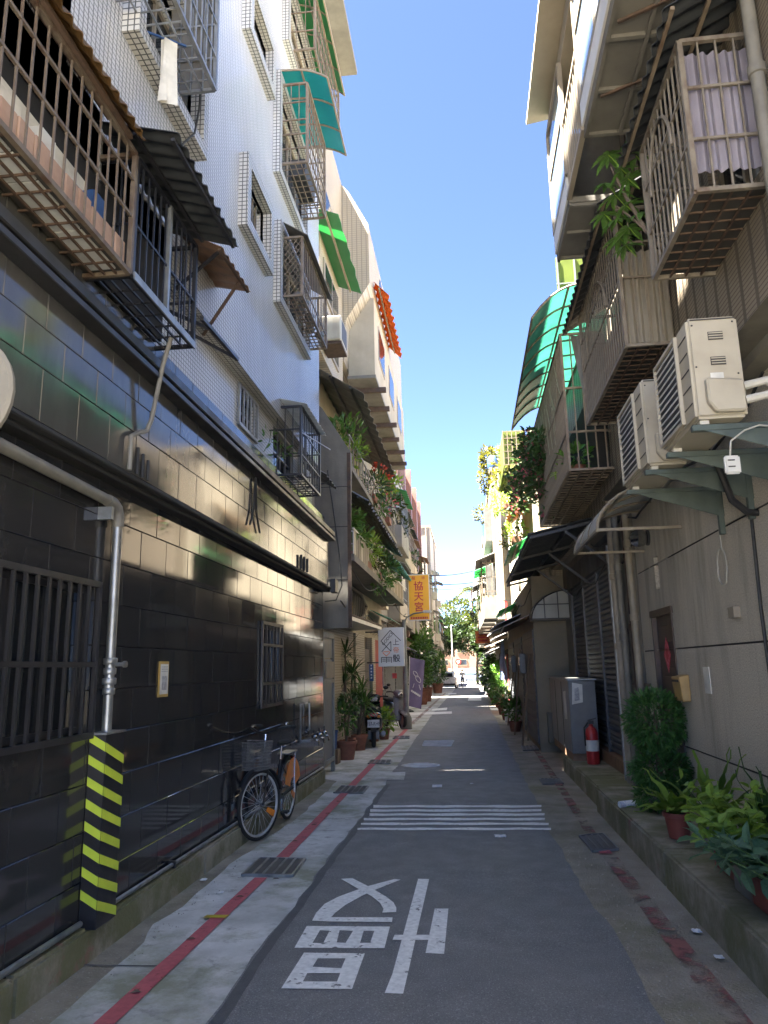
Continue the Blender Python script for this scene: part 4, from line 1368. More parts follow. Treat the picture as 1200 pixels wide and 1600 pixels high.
MB().tube([(1.43, 3.995, 2.62), (1.44, 3.99, 2.70), (1.52, 4.0, 2.76), (1.62, 4.05, 2.80), (1.75, 4.1, 2.80)], .005, 6).build('cord', 'cable_white', t, smooth=True)
for z in (2.555, 2.59): MB().box(1.41, 1.445, 3.975, 3.98, z, z + .006).build('slot', 'ac_dark', t)

# ---------------------------------------------------------------- cages on the right
gB = 'steel balcony cages on the right-hand houses'
def rcage(label, xf, xw, y0, y1, z0, z1, rails, endpanel, sheet_m, hoodx, **kw):
    t = cage('balcony_cage', label, 'window cage', 1, xw, xf, y0, y1, z0, z1, 'cream_metal', .085, rails, (1, 1), True, gB, floorm='rust_metal', fsp=.10, **kw)
    k = MB(); k.box(xf + .02, xw, y0 + .02, y1 - .02, z0 + .012, z0 + .02); k.build('floor_plate', 'floor_shade', t)
    a, b = endpanel
    k = MB(); k.sheet(lambda s, q: (xf + .03 + (xw - xf - .04) * s, y0 + .03 + .012 * math.sin(s * 6 * 2 * math.pi), a + (b - a) * q + .004 * math.sin(s * 30)), 40, 1, .004, (0, 1, 0))
    k.build('end_sheet', sheet_m, t, smooth=True)
    # wrought arch on the long side
    k = MB()
    c = (y0 * .45 + y1 * .55)
    k.tube([(xf - .012, c + (y1 - y0) * .27 * math.cos(math.pi * i / 12), z0 + (z1 - z0) * .52 + (z1 - z0) * .36 * math.sin(math.pi * i / 12)) for i in range(13)], .011, 6)
    k.build('arch', 'cream_metal', t, smooth=True)
    return t


t = rcage('rusty cream balcony cage with pale corrugated end sheet above the air conditioners', 1.30, 1.68, 3.66, 4.57, 3.99, 4.92, (4.30, 4.62), (4.12, 4.86), 'lavender_sheet', 1.1)
aw = thing('corrugated_awning', 'black corrugated awning over the cage with the pale end sheet', 'awning', (1.66, 4.1, 5.0))
corrug(aw, 'sheet', 'dark_sheet', (1.67, 3.45, 5.22), (1.67, 4.75, 5.22), (1.18, 4.75, 4.95), (1.18, 3.45, 4.95), 11, .014, 2)
for x, z in ((1.22, 4.955), (1.45, 5.08)): MB().bar((x, 3.46, z), (x, 4.74, z), .022).build('purlin', 'tan_metal', aw)
t = rcage('rusty cream balcony cage with tan corrugated end sheet beyond the first cage', 1.30, 1.68, 5.48, 7.38, 3.93, 5.10, (4.5, 4.8), (3.96, 4.74), 'tan_corrug', 1.1)
MB().box(1.5, 1.64, 5.55, 7.3, 3.97, 4.7).build('stored_boards', 'wood_old', t)
aw = thing('corrugated_awning', 'black corrugated awning over the cage with the tan end sheet', 'awning', (1.66, 6.4, 5.2))
corrug(aw, 'sheet', 'dark_sheet', (1.67, 5.25, 5.33), (1.67, 7.6, 5.33), (1.14, 7.6, 5.02), (1.14, 5.25, 5.02), 18, .014, 2)
for x, z in ((1.18, 5.03), (1.42, 5.17)): MB().bar((x, 5.26, z), (x, 7.58, z), .022).build('purlin', 'tan_metal', aw)
t = thing('canvas_flap', 'grey canvas flap hanging at the end of the tan-sheeted cage', 'canvas', (1.25, 7.5, 4.0))
k = MB(); k.sheet(lambda s, q: (1.20 + .14 * q + .35 * s * (1 - q * .4), 7.45 + .03 * math.sin(s * 8 + q * 3), 4.95 - .95 * q), 6, 8, .005, (0, 1, 0)); k.build('cloth', 'pvc_grey', t, smooth=True)

# schefflera growing out of the near cage
t = thing('umbrella_plant', 'green umbrella plant with fingered leaves growing out through the cage bars', 'plant', (1.45, 4.45, 4.05))
k = MB(); k.tube([(1.42, 4.5, 4.05), (1.30, 4.66, 4.4), (1.24, 4.86, 4.8), (1.18, 4.94, 5.1)], [.02, .016, .012, .008], 6); k.build('stem', 'bark', t)
k = MB(); k.tube([(1.30, 4.66, 4.4), (1.24, 4.8, 4.6), (1.18, 4.9, 4.75)], .008, 5); k.build('stem', 'bark', t)
lm = MB().leaf((0, 0, 0), (1, 0, 0), (0, 0, 1), 1, .34).mesh('leaflet', 'leaf_mid')
rng = random.Random(5)
heads = [(1.04, 4.78, 4.80), (1.10, 4.70, 4.62), (1.02, 4.85, 4.62), (1.12, 4.62, 4.48), (1.05, 4.75, 4.45), (1.0, 4.9, 4.40), (1.1, 4.66, 4.30), (1.06, 4.82, 4.30), (1.14, 4.5, 4.72), (1.12, 4.72, 4.16), (1.08, 4.86, 4.18), (1.16, 4.55, 4.62), (1.10, 4.78, 4.06), (1.18, 4.6, 4.2)]
heads = [(x + .13, y + .16, z + .40) for x, y, z in heads]
for hx, hy, hz in heads:
    q = Vector((hx, hy, hz))
    n0 = Vector((rng.uniform(-.5, .1), rng.uniform(-.6, .3), 1)).normalized()
    t0 = n0.orthogonal().normalized()
    nl = rng.randint(7, 9)
    for i in range(nl):
        a = 2 * math.pi * i / nl + rng.uniform(-.15, .15)
        dd = (Matrix.Rotation(a, 3, n0) @ t0) + n0 * -.35
        dd.normalize()
        s = dd.cross(n0).normalized()
        mt = Matrix((dd, -s, s.cross(dd) * -1)).transposed() if False else Matrix((dd, n0.cross(dd).normalized(), dd.cross(n0.cross(dd)).normalized())).transposed()
        L = rng.uniform(.11, .17)
        inst(lm, 'leaflet', t, q, mt, (L, L * .9, L))
    MB().tube([q, q - n0 * .02 + Vector((.06, -.01, -.08))], .004, 4).build('petiole', 'leaf_fresh', t)

# top-floor enclosed balcony
BX = thing('enclosed_balcony', 'glazed top-floor balcony box with riveted grey soffit and deep eave', 'balcony', (1.4, 4.6, 5.3))
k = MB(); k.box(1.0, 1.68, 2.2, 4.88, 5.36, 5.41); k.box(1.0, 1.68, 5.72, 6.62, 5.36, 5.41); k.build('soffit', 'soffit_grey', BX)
for i in range(7):
    y = 2.3 + i * .43
    MB().box(1.0, 1.68, y, y + .03, 5.335, 5.36).build('joist', 'soffit_grey', BX)
for y in (5.74, 6.15, 6.57): MB().box(1.0, 1.68, y, y + .03, 5.335, 5.36).build('joist', 'soffit_grey', BX)
for x in (1.0, 1.24, 1.46): 
    MB().box(x, x + .025, 2.2, 4.88, 5.328, 5.352).build('soffit_seam', 'soffit_grey', BX)
    MB().box(x, x + .025, 5.72, 6.62, 5.328, 5.352).build('soffit_seam', 'soffit_grey', BX)
for i in range(4):
    y = 2.7 + i * .6
    MB().bar((1.05, y, 5.33), (1.6, y - .25, 5.33), .018).build('brace', 'rust_metal', BX)
for y0, y1 in ((2.2, 4.88), (5.72, 6.62)):
    MB().box(.985, 1.015, y0, y1, 5.41, 5.62).build('apron_panel', 'white_plastic', BX)
    n = max(1, int((y1 - y0) / .6))
    k = MB()
    for i in range(n + 1):
        y = y0 + (y1 - y0) * i / n
        k.box(.98, 1.02, y - .02, y + .02, 5.62, 6.70)
    k.box(.98, 1.02, y0, y1, 6.68, 6.74); k.box(.982, 1.018, y0, y1, 5.60, 5.64); k.box(.984, 1.016, y0, y1, 6.2, 6.23)
    k.build('window_frame', 'beige_frame', BX)
    for i in range(n):
        a, b = y0 + (y1 - y0) * i / n + .02, y0 + (y1 - y0) * (i + 1) / n - .02
        MB().box(.996, 1.002, a, b, 5.64, 6.2).build('pane', 'glass_blue', BX)
        MB().box(.996, 1.002, a, b, 6.23, 6.68).build('pane', 'glass_blue', BX)
    MB().box(1.0, 1.68, y1 - .02, y1, 5.41, 6.7).build('end_panel', 'soffit_grey', BX)
MB().box(1.68 - .02, 1.675, 4.88, 5.72, 5.4, 6.7).build('back_wall', 'cream_render', BX)
for i in range(9): MB().bar((1.0, 4.93 + i * .09, 5.38), (1.0, 4.93 + i * .09, 6.1), .012).build('railing_bar', 'beige_frame', BX)
MB().bar((1.0, 4.88, 6.1), (1.0, 5.72, 6.1), .03).build('railing_top', 'beige_frame', BX)
MB().bar((1.0, 4.88, 5.40), (1.0, 5.72, 5.40), .04).build('railing_foot', 'beige_frame', BX)
k = MB(); k.prism([(1.10, 2.3, 6.95), (.80, 2.3, 6.90), (.80, 2.3, 6.94), (1.10, 2.3, 7.25)], (0, 4.36, 0)); k.build('eave', 'cream_render', BX)
k = MB(); k.box(1.02, 1.68, 2.0, 6.6, 6.75, 7.1); k.build('roof', 'cream_render', BX)
# rain pipe at the right edge
t = thing('rain_pipe', 'grey-brown rain pipe down the upper wall beside the near cage', 'pipe', (1.62, 3.5, 3.6))
MB().tube([(1.615, 3.5, 6.6), (1.615, 3.5, 5.05), (1.615, 3.5, 3.62), (1.66, 3.5, 3.50), (1.85, 3.52, 3.42), (1.94, 3.55, 3.3), (1.95, 3.56, 2.0), (1.95, 3.56, .27)], .036, 10).build('run', 'pvc_grey', t, smooth=True)
for z in (4.55, 5.6): MB().lathe([(.036, -.03), (.046, -.025), (.046, .025), (.036, .03)], (1.615, 3.5, z), 12).build('collar', 'pvc_grey', t, smooth=True)

# arched frosted canopy over the brown door
def archcanopy(label, xw, xo, y0, y1, zi, drop, m, fm, endpanel=True, npan=2):
    t = thing('arched_canopy', label, 'canopy', (xw, (y0 + y1) / 2, zi - drop))
    def prof(s):
        a = s * math.pi / 2
        return xw + (xo - xw) * math.sin(a), zi - drop * (1 - math.cos(a))
    k = MB(); k.sheet(lambda a, b: (prof(b)[0], y0 + (y1 - y0) * a, prof(b)[1]), 1, 12, .004); k.build('sheet', m, t, smooth=True)
    for i in range(npan + 1):
        y = y0 + (y1 - y0) * i / npan
        MB().tube([(prof(j / 10)[0], y, prof(j / 10)[1] - .01) for j in range(11)], .016, 6).build('rib', fm, t, smooth=True)
    for s in (.45, 1.0):
        x, z = prof(s); MB().bar((x, y0, z - .012), (x, y1, z - .012), .026).build('purlin', fm, t)
    for y in (y0, y1): MB().bar((xo, y, zi - drop - .01), (xw, y, zi - drop - .01), .026).build('tie_bar', fm, t)
    if endpanel:
        k = MB(); k.prism([(xw, y0 - .01, zi - drop)] + [(prof(j / 10)[0], y0 - .01, prof(j / 10)[1] - .02) for j in range(11)], (0, .004, 0)); k.build('end_panel', m, t)
        for f in (.35, .68):
            x = xw + (xo - xw) * f
            a = math.asin(f); MB().bar((x, y0 - .015, zi - drop), (x, y0 - .015, zi - drop * (1 - math.cos(a))), .02).build('mullion', fm, t)
        MB().bar((xw, y0 - .015, zi - drop * .52), (xo + .12, y0 - .015, zi - drop * .52), .02).build('mullion', fm, t)
    return t


archcanopy('cream framed arched canopy with frosted panels above the brown door', 2.0, 1.24, 7.0, 8.5, 3.24, .46, 'frost_sheet', 'beige_frame', False, 3)
t = thing('wall_lamp', 'round glass bulkhead lamp under the arched canopy', 'lamp', (1.95, 8.25, 2.85))
MB().lathe([(.07, 0), (.075, -.03), (.09, -.05), (.10, -.12), (.06, -.18), (.01, -.2)], (1.99, 8.25, 2.88), 16, 'X').build('globe', 'chrome', t, smooth=True)
MB().lathe([(.085, 0), (.085, -.02)], (2.0, 8.25, 2.88), 16, 'X').build('base', 'ac_dark', t)

# ================================================================ RIGHT: shop with roller shutter
RS = thing('shop_building', 'dark shop house with a grey roller shutter between the pipes', 'building', (3.2, 12, gz(12)))
k = MB(); k.box(2.12, 9, 9.02, 15.1, -.3, 3.4); k.box(1.80, 9, 9.02, 15.1, 3.4, 5.85); k.build('wall_core', 'concrete_wall', RS)
k = MB(); k.box(1.93, 2.12, 9.02, 9.95, -.2, 3.4); k.box(1.93, 2.12, 14.3, 15.1, -.2, 3.4); k.box(1.93, 2.12, 9.95, 14.3, 2.95, 3.4); k.build('front_wall', 'concrete_wall', RS)
k = MB(); k.box(1.72, 1.80, 9.02, 15.1, 3.4, 5.85); k.build('upper_wall', 'tan_tile_x', RS)
k = MB(); k.box(1.90, 2.12, 9.95, 14.3, -.2, .30); k.build('plinth', 'copper_base', RS)
sh = MB().box(2.04, 2.06, 9.95, 14.3, .3, 2.95).build('shutter', 'shutter', RS)
n = 34
me = MB(); me.prism([(1.985, 0, .004), (1.965, 0, .02), (1.965, 0, .058), (1.985, 0, .070), (2.0, 0, .070), (2.0, 0, .004)], (0, 4.32, 0))
me = me.mesh('shutter_slat', 'shutter')
for i in range(n): inst(me, 'shutter_slat', RS, (0, 9.965, .32 + i * .0765))
for y in (9.95, 11.4, 12.85, 14.22): MB().box(1.945, 2.03, y, y + .08, .3, 2.95).build('shutter_rail', 'shutter_blue', RS)
MB().box(1.90, 2.1, 9.9, 14.35, 2.9, 3.25).build('shutter_box', 'dark_sheet', RS)
# red notices by the shutter
single(MB().box(1.93, 1.938, 9.62, 9.74, 1.55, 2.15), 'door_couplet', 'red_paper', 'narrow red paper couplet beside the roller shutter', 'notice', (1.935, 9.68, 1.55))
t = thing('meter_box', 'small electric meter box with loose wires beside the shutter', 'meter box', (1.9, 9.45, 1.5))
MB().box(1.86, 1.94, 9.36, 9.58, 1.62, 1.95).build('case', 'ac_dark', t, bevel=.008); MB().tube([(1.88, 9.45, 1.62), (1.84, 9.45, 1.45), (1.9, 9.5, 1.3)], .008, 5).build('wire', 'cable', t)
# bundles of vertical pipes between the two houses
for i, (x, y, r, z1, m, lab) in enumerate(((1.84, 9.48, .05, 4.6, 'pvc_tan', 'thick tan waste pipe climbing the corner beside the shutter'), (1.86, 9.30, .042, 4.4, 'pvc_grey', 'grey waste pipe with joints next to the thick tan pipe'),
                                         (1.9, 8.98, .03, 3.4, 'rust_metal', 'rusty thin pipe between the two waste pipes and the wall'), (1.88, 8.75, .04, 3.35, 'pvc_tan', 'tan pipe with clamps on the pebble-dashed wall end'), (1.83, 9.72, .022, 3.0, 'galvanised', 'slim galvanised pipe close to the shutter'))):
    t = thing('waste_pipe', lab, 'pipe', (x, y, gz(y) + .25), 0, 'vertical pipes beside the shutter')
    MB().tube([(x, y, gz(y) + .2), (x + .004, y, 1.6), (x, y, 2.6), (x, y, z1)], r, 10).build('run', m, t, smooth=True)
    for z in (.9, 1.75, 2.6): MB().lathe([(r, -.04), (r * 1.25, -.035), (r * 1.25, .035), (r, .04)], (x, y, z + .1 * i), 10).build('collar', m, t, smooth=True)
    MB().bar((x, y, 1.3), (x + .15, y, 1.3), .02, .03).build('clamp', 'rust_metal', t)

# dark corrugated awning over the shop front
aw = thing('corrugated_awning', 'large black corrugated awning over the shop front and roller shutter', 'awning', (1.95, 13.8, 3.5))
corrug(aw, 'sheet', 'dark_sheet', (2.0, 9.98, 3.52), (2.0, 16.3, 3.56), (.86, 16.3, 3.30), (.86, 9.98, 3.26), 40, .018, 2)
for x in (.9, 1.4): MB().bar((x, 10.0, 3.24 + (x - .9) * .22), (x, 16.3, 3.27 + (x - .9) * .22), .04).build('purlin', 'dark_metal', aw)
for y in (10.03, 12.1, 14.2, 16.25):
    MB().bar((.87, y, 3.225), (2.0, y, 3.47), .04).build('rafter', 'dark_metal', aw)
    MB().bar((1.35, y, 3.30), (1.95, y, 2.80), .035).build('strut', 'dark_metal', aw)

# cage with teal awning and climbing flowers
t = cage('balcony_cage', 'long tan balcony cage hung with flowering vine under the teal awning', 'window cage', 1, 1.72, 1.20, 8.15, 11.6, 3.66, 5.28, 'tan_metal', .11, (4.1, 4.62), (1, 1), True, gB, br=.014, fsp=.14)
MB().box(1.24, 1.70, 8.2, 11.55, 3.675, 3.69).build('floor_plate', 'floor_shade', t)
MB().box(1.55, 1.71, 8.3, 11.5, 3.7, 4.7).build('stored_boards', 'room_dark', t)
rng = random.Random(3)
for i in range(26):
    y = 8.2 + rng.random() * 3.3; a = rng.choice((.11, -.11))
    MB().bar((1.186, y, 4.2 + rng.random() * .5), (1.186, y + a * 2.5, 4.75 + rng.random() * .4), .008).build('lattice_rod', 'beige_frame', t)
vaulted('curved_awning', 'weathered teal curved awning over the long vine-hung cage', 'awning', 1, 1.72, .86, 7.85, 11.9, 5.78, 5.72, 'teal_sheet_old', 'tan_metal', 8, .34)
for i, (y, z, r) in enumerate(((8.6, 3.78, .13), (9.3, 3.78, .12), (10.4, 3.78, .13))):
    potplant('leafy potted plant standing inside the long vine-hung cage', (1.36, y, 3.69), .09, .13, [(0, 0, .24, .15, 60, .14, .05, ('leaf_mid', 'leaf_fresh', 'leaf_dark')[i], False)], 'potted plants inside the vine-hung cage')
t = thing('flowering_vine', 'pink flowering climber spilling over the long balcony cage', 'climbing plant', (1.15, 11.0, 3.9))
rng = random.Random(11)
st, lf, pt = MB(), MB(), MB()
for i in range(15):
    y = 9.9 + rng.random() * 2.2; z = 4.5 + rng.random() * .6
    P_ = [Vector((1.2, y, z))]
    for j in range(6): P_.append(P_[-1] + Vector((rng.uniform(-.13, .05), rng.uniform(-.02, .22), rng.uniform(-.26, .06))))
    st.tube(P_, .005, 4)
    for p in P_[1:]:
        sprout(p, .13, 20, .10, .055, 0, 0, 0, mb=lf, seed=i * 7)
        if rng.random() < .55: sprout(p + Vector((-.05, 0, 0)), .07, 9, .05, .04, 0, 0, 0, mb=pt, seed=i)
st.build('stems', 'bark', t)['kind'] = 'stuff'
setkind(lf.build('foliage', 'leaf_dark', t)); setkind(pt.build('flowers', 'petal_pink', t))

# cables and remnants on the rendered wall
for i, (pts, r, m_, lab) in enumerate((([(1.99, 5.3, 2.55), (1.985, 5.32, 1.9), (1.985, 5.30, 1.2), (1.985, 5.33, .3)], .012, 'cable', 'black cable running down the rendered wall below the second air conditioner'),
                                       )):
    single(MB().tube(pts, r, 6), 'wall_cable', m_, lab, 'cable', pts[0], 'cables on the rendered wall', smooth=True)
for i, (y, z, w, h, m_, lab) in enumerate(((6.62, 1.28, .16, .22, 'paper', 'faded paper notice pasted on the rendered wall near the mailbox'), (5.75, 1.86, .12, .08, 'pvc_tan', 'small tan junction box on the rendered wall'))):
    single(MB().box(1.992 if i == 0 else 1.95, 1.999, y, y + w, z, z + h), 'wall_fitting', m_, lab, 'notice' if i == 0 else 'junction box', (1.99, y, z))
# ================================================================ BICYCLE
def wheel(par, c, rot, r, cover=None, lights=None):
    """a spoked wheel: tyre, rim, spokes, hub. c in the parent's space, rot = turn about z"""
    M_ = Matrix.Rotation(rot, 3, 'Z')
    def P(x, y, z): return Vector(c) + M_ @ Vector((x, y, z))
    def ring(rad, tr, n=40, m=8, yo=0):
        k = MB()
        for i in range(n):
            a = 2 * math.pi * i / n
            for j in range(m):
                b = 2 * math.pi * j / m
                q = rad + tr * math.cos(b)
                k.v.append(tuple(P(q * math.cos(a), tr * math.sin(b) + yo, q * math.sin(a))))
        for i in range(n):
            for j in range(m):
                k.f.append((i * m + j, ((i + 1) % n) * m + j, ((i + 1) % n) * m + (j + 1) % m, i * m + (j + 1) % m))
        return k
    w = ring(r - .018, .018).build('wheel', 'rubber', par, smooth=True, local=True)
    ring(r - .042, .013).build('rim', 'alloy', w, smooth=True, local=True)
    k = MB()
    for i in range(28):
        a = 2 * math.pi * i / 28
        k.bar(P(.02 * math.cos(a + .5), (.02 if i % 2 else -.02), .02 * math.sin(a + .5)), P((r - .05) * math.cos(a), 0, (r - .05) * math.sin(a)), .0032)
    setkind(k.build('spokes', 'alloy', w, local=True))
    MB().tube([P(0, -.045, 0), P(0, .045, 0)], .02, 10).build('hub', 'chrome', w, smooth=True, local=True)
    k = MB(); k.prism([P((r - .07) * math.cos(a_), .008, (r - .07) * math.sin(a_)) for a_ in (3.5, 3.75)] + [P((r - .2) * math.cos(a_), .008, (r - .2) * math.sin(a_)) for a_ in (3.8, 3.45)], M_ @ Vector((0, .008, 0)))
    k.build('reflector', 'orange_plastic', w, local=True)
    return w


bp = Vector((-2.07, 7.94, gz(7.92) + .008))
BK = thing('bicycle', 'black city bicycle with wire basket and orange rear guard parked at the black wall', 'bicycle', bp, R(-92))
WR = .325
steer = R(-20)
fx, rx = .52, -.50
wheel(BK, (fx, 0, WR), steer, WR)
wheel(BK, (rx, 0, WR), 0, WR)
L_ = dict(local=True, smooth=True)
S_ = Matrix.Rotation(steer, 3, 'Z')
hd = Vector((.36, 0, .80))       # head tube top
hb = Vector((.40, 0, .62))
k = MB()
for s in (-1, 1):
    k.tube([hb + Vector((0, s * .045, 0)), Vector((fx, 0, WR)) + S_ @ Vector((-.03, s * .05, .15)), Vector((fx, 0, WR)) + S_ @ Vector((0, s * .05, 0))], .011, 8)
k.tube([hb + Vector((0, -.05, 0)), hb + Vector((0, .05, 0))], .014, 8)
k.build('fork', 'bike_black', BK, **L_)
k = MB()
bb = Vector((-.06, 0, .28)); st = Vector((-.20, 0, .66))
k.tube([hd, hb], .019, 10)
k.tube([hb + Vector((-.01, 0, .03)), Vector((.22, 0, .38)), Vector((.08, 0, .29)), bb], .018, 10)
k.tube([hd + Vector((0, 0, -.06)), Vector((.18, 0, .52)), Vector((-.02, 0, .42)), Vector((-.12, 0, .42))], .014, 10)
k.tube([bb, st], .016, 10)
for s in (-1, 1):
    k.tube([bb + Vector((0, s * .03, 0)), Vector((rx, s * .06, WR))], .009, 8)
    k.tube([st + Vector((.02, s * .02, -.05)), Vector((rx, s * .06, WR))], .008, 8)
k.build('frame', 'bike_black', BK, **L_)
MB().tube([st, st + Vector((-.035, 0, .14))], .012, 8).build('seat_post', 'chrome', BK, **L_)
k = MB(); sc = st + Vector((-.06, 0, .16))
k.add([], [])
for i in range(9):
    s = i / 8
    w = .018 + .075 * s ** 1.6 if s < .85 else .085 - (s - .85) * .12
    for j in range(8):
        a = 2 * math.pi * j / 8
        k.v.append((sc.x + .15 - .27 * s, sc.y + w * math.cos(a), sc.z + .005 + .03 * math.sin(a) * (1 if math.sin(a) > 0 else .7)))
for i in range(8):
    for j in range(8): k.f.append((i * 8 + j, i * 8 + (j + 1) % 8, (i + 1) * 8 + (j + 1) % 8, (i + 1) * 8 + j))
k.f.append(tuple(range(8))); k.f.append(tuple(range(64, 72)[::-1]))
k.build('saddle', 'rubber', BK, **L_)
hs = hd + Vector((-.02, 0, .18))
MB().tube([hd, hs], .012, 8).build('stem', 'chrome', BK, **L_)
k = MB()
k.tube([hs + S_ @ Vector(p) for p in ((-.22, -.21, .05), (-.10, -.22, .06), (.02, -.17, .05), (.04, -.07, .01), (.03, 0, 0), (.04, .07, .01), (.02, .17, .05), (-.10, .22, .06), (-.22, .21, .05))], .011, 8)
k.build('handlebar', 'bike_black', BK, **L_)
for s in (-1, 1):
    MB().tube([hs + S_ @ Vector((-.21, s * .213, .05)), hs + S_ @ Vector((-.12, s * .221, .058))], .016, 8).build('grip', 'rubber', BK, **L_)
    MB().tube([hs + S_ @ Vector((.0, s * .22, .035)), hs + S_ @ Vector((-.10, s * .24, .0))], .005, 6).build('brake_lever', 'chrome', BK, **L_)
MB().ball(tuple(hs + S_ @ Vector((-.02, .24, .09))), .022, .022, .018, 10, 6).build('bell', 'chrome', BK, **L_)
# wire basket
bc = hs + S_ @ Vector((.18, 0, -.20))
k = MB()
def bq(a, b, h):       # a,b in -1..1, h 0..1
    w = 1 - .16 * (1 - h)
    return bc + S_ @ Vector((a * .12 * w, b * .135 * w, -.13 + .26 * h))
for h in (0, 1):
    q = [bq(1, 1, h), bq(-1, 1, h), bq(-1, -1, h), bq(1, -1, h)]
    for i in range(4): k.bar(q[i], q[(i + 1) % 4], .009 if h else .006)
k.build('basket_rim', 'scooter_grey', BK, local=True)
k = MB()
for i in range(-8, 9):
    for s in (-1, 1): k.bar(bq(s, i / 8, 0), bq(s, i / 8, 1), .0035)
    k.bar(bq(-1, i / 8, 0), bq(1, i / 8, 0), .0035)
for i in range(-6, 7):
    for s in (-1, 1): k.bar(bq(i / 6, s, 0), bq(i / 6, s, 1), .0035)
for j in range(1, 9):
    h = j / 9
    q = [bq(1, 1, h), bq(-1, 1, h), bq(-1, -1, h), bq(1, -1, h)]
    for i in range(4): k.bar(q[i], q[(i + 1) % 4], .0035)
setkind(k.build('basket_mesh', 'cabinet_grey', BK, local=True))
# mudguards, rack, chain case, cranks, stand
def guard(c, r, a0, a1, w, m, nm, rot=0):
    M_ = Matrix.Rotation(rot, 3, 'Z')
    k = MB(); k.sheet(lambda s, t_: Vector(c) + M_ @ Vector(((r + .008 * math.sin(t_ * math.pi)) * math.cos(a0 + (a1 - a0) * s), (t_ - .5) * w, (r + .008 * math.sin(t_ * math.pi)) * math.sin(a0 + (a1 - a0) * s))), 20, 4, .003)
    return k.build(nm, m, BK, **L_)
guard((fx, 0, WR), WR + .022, R(35), R(165), .055, 'bike_black', 'front_mudguard', steer)
guard((rx, 0, WR), WR + .022, R(20), R(185), .06, 'bike_black', 'rear_mudguard')
for s in (-1, 1):
    k = MB(); k.sheet(lambda a, b: (rx + (.12 + .20 * b) * math.cos(R(15 + 150 * a)), s * .055, WR + (.12 + .20 * b) * math.sin(R(15 + 150 * a))), 14, 2, .003, (0, 1, 0))
    k.build('skirt_guard', 'orange_plastic', BK, **L_)
MB().box(rx - .16, rx + .20, -.065, .065, .70, .712).build('rack', 'galvanised', BK, local=True)
for s in (-1, 1): MB().bar((rx - .08, s * .06, .70), (rx, s * .07, WR), .009).build('rack_stay', 'chrome', BK, local=True)
k = MB(); k.lathe([(.095, -.02), (.10, -.012), (.10, .0), (.02, .002)], (bb.x, .055, bb.z), 20, 'Y'); k.bar((bb.x, .045, bb.z + .05), (rx, .045, WR + .03), .05, .02); k.build('chain_case', 'bike_black', BK, **L_)
for s in (-1, 1):
    k = MB(); k.bar(bb + Vector((0, s * .06, 0)), bb + Vector((s * .12, s * .085, -s * .10)), .016); k.build('crank', 'chrome', BK, local=True)
    q = bb + Vector((s * .12, s * .13, -s * .10)); MB().box(q.x - .045, q.x + .045, q.y - .035, q.y + .035, q.z - .012, q.z + .012).build('pedal', 'rubber', BK, local=True)
MB().tube([(rx + .02, -.06, WR - .02), (rx - .02, -.15, .01)], .009, 8).build('kickstand', 'chrome', BK, **L_)
MB().box(rx - .20, rx - .17, -.03, .03, .60, .65).build('tail_reflector', 'tail_red', BK, local=True)

# ================================================================ PLANTS on the raised ledge
LZ = lambda y: gz(y) + .262
t = thing('topiary_shrub', 'clipped dark green topiary shrub of stacked balls beside the brown door', 'shrub', (1.74, 7.55, LZ(7.55)))
k = MB(); k.tube([(1.74, 7.55, LZ(7.55)), (1.735, 7.56, .6), (1.74, 7.55, 1.1)], [.035, .03, .015], 8); k.build('trunk', 'bark', t)
for i, (x, y, z, r, n, sh_) in enumerate(((1.73, 7.56, 1.0, .27, 2800, (1, 1, 1.05)), (1.75, 7.55, .56, .28, 2200, (1, 1, .58)), (1.71, 7.5, .34, .22, 1200, (1, 1, .50)))):
    sprout((x, y, z), r, n, .075, .018, 'leaf_topiary', 'clipped_ball', t, card=True, seed=i * 31, shape=sh_, bias=(0, 0, -.3), hollow=.6, wob=.07)
pot(t, (1.74, 7.55, LZ(7.55)), .15, .12, 'cabinet_grey', 'pot')


def ferns(label, c, r, h, nl, L, W, m, tilt=(.25, .8), potm='red_pot', seed=1, name='fern'):
    """pot with long strap leaves, each leaf its own part"""
    t = thing(name, label, 'potted plant', c)
    pot(t, c, r, h, potm)
    MB().lathe([(r * .9, h * .86), (r * .9, h * .91), (.01, h * .91)], c, 12).build('soil', 'soil', t)
    rng = random.Random(seed)
    for i in range(nl):
        a = rng.uniform(0, 2 * math.pi); el = rng.uniform(*tilt)
        d = Vector((math.cos(a) * math.cos(el * math.pi / 2), math.sin(a) * math.cos(el * math.pi / 2), math.sin(el * math.pi / 2)))
        LL = L * rng.uniform(.65, 1.15)
        side = d.cross(Vector((0, 0, 1))).normalized()
        nrm = side.cross(d).normalized()
        o = Vector(c) + Vector((0, 0, h * .9)) + d * .02
        def fn(s, q):
            p = o + d * LL * q + Vector((0, 0, -1)) * LL * .35 * q * q * (1 - el) + nrm * .012 * math.sin(q * 17 + i) 
            w = W * math.sin(min(1, q * 1.15 + .12) * math.pi * .93) * (1 + .15 * math.sin(q * 23 + i))
            return p + side * (s - .5) * w + nrm * abs(s - .5) * w * .4
        k = MB(); k.sheet(fn, 2, 9, .0015, nrm); k.build('frond', m, t, smooth=True)
    return t


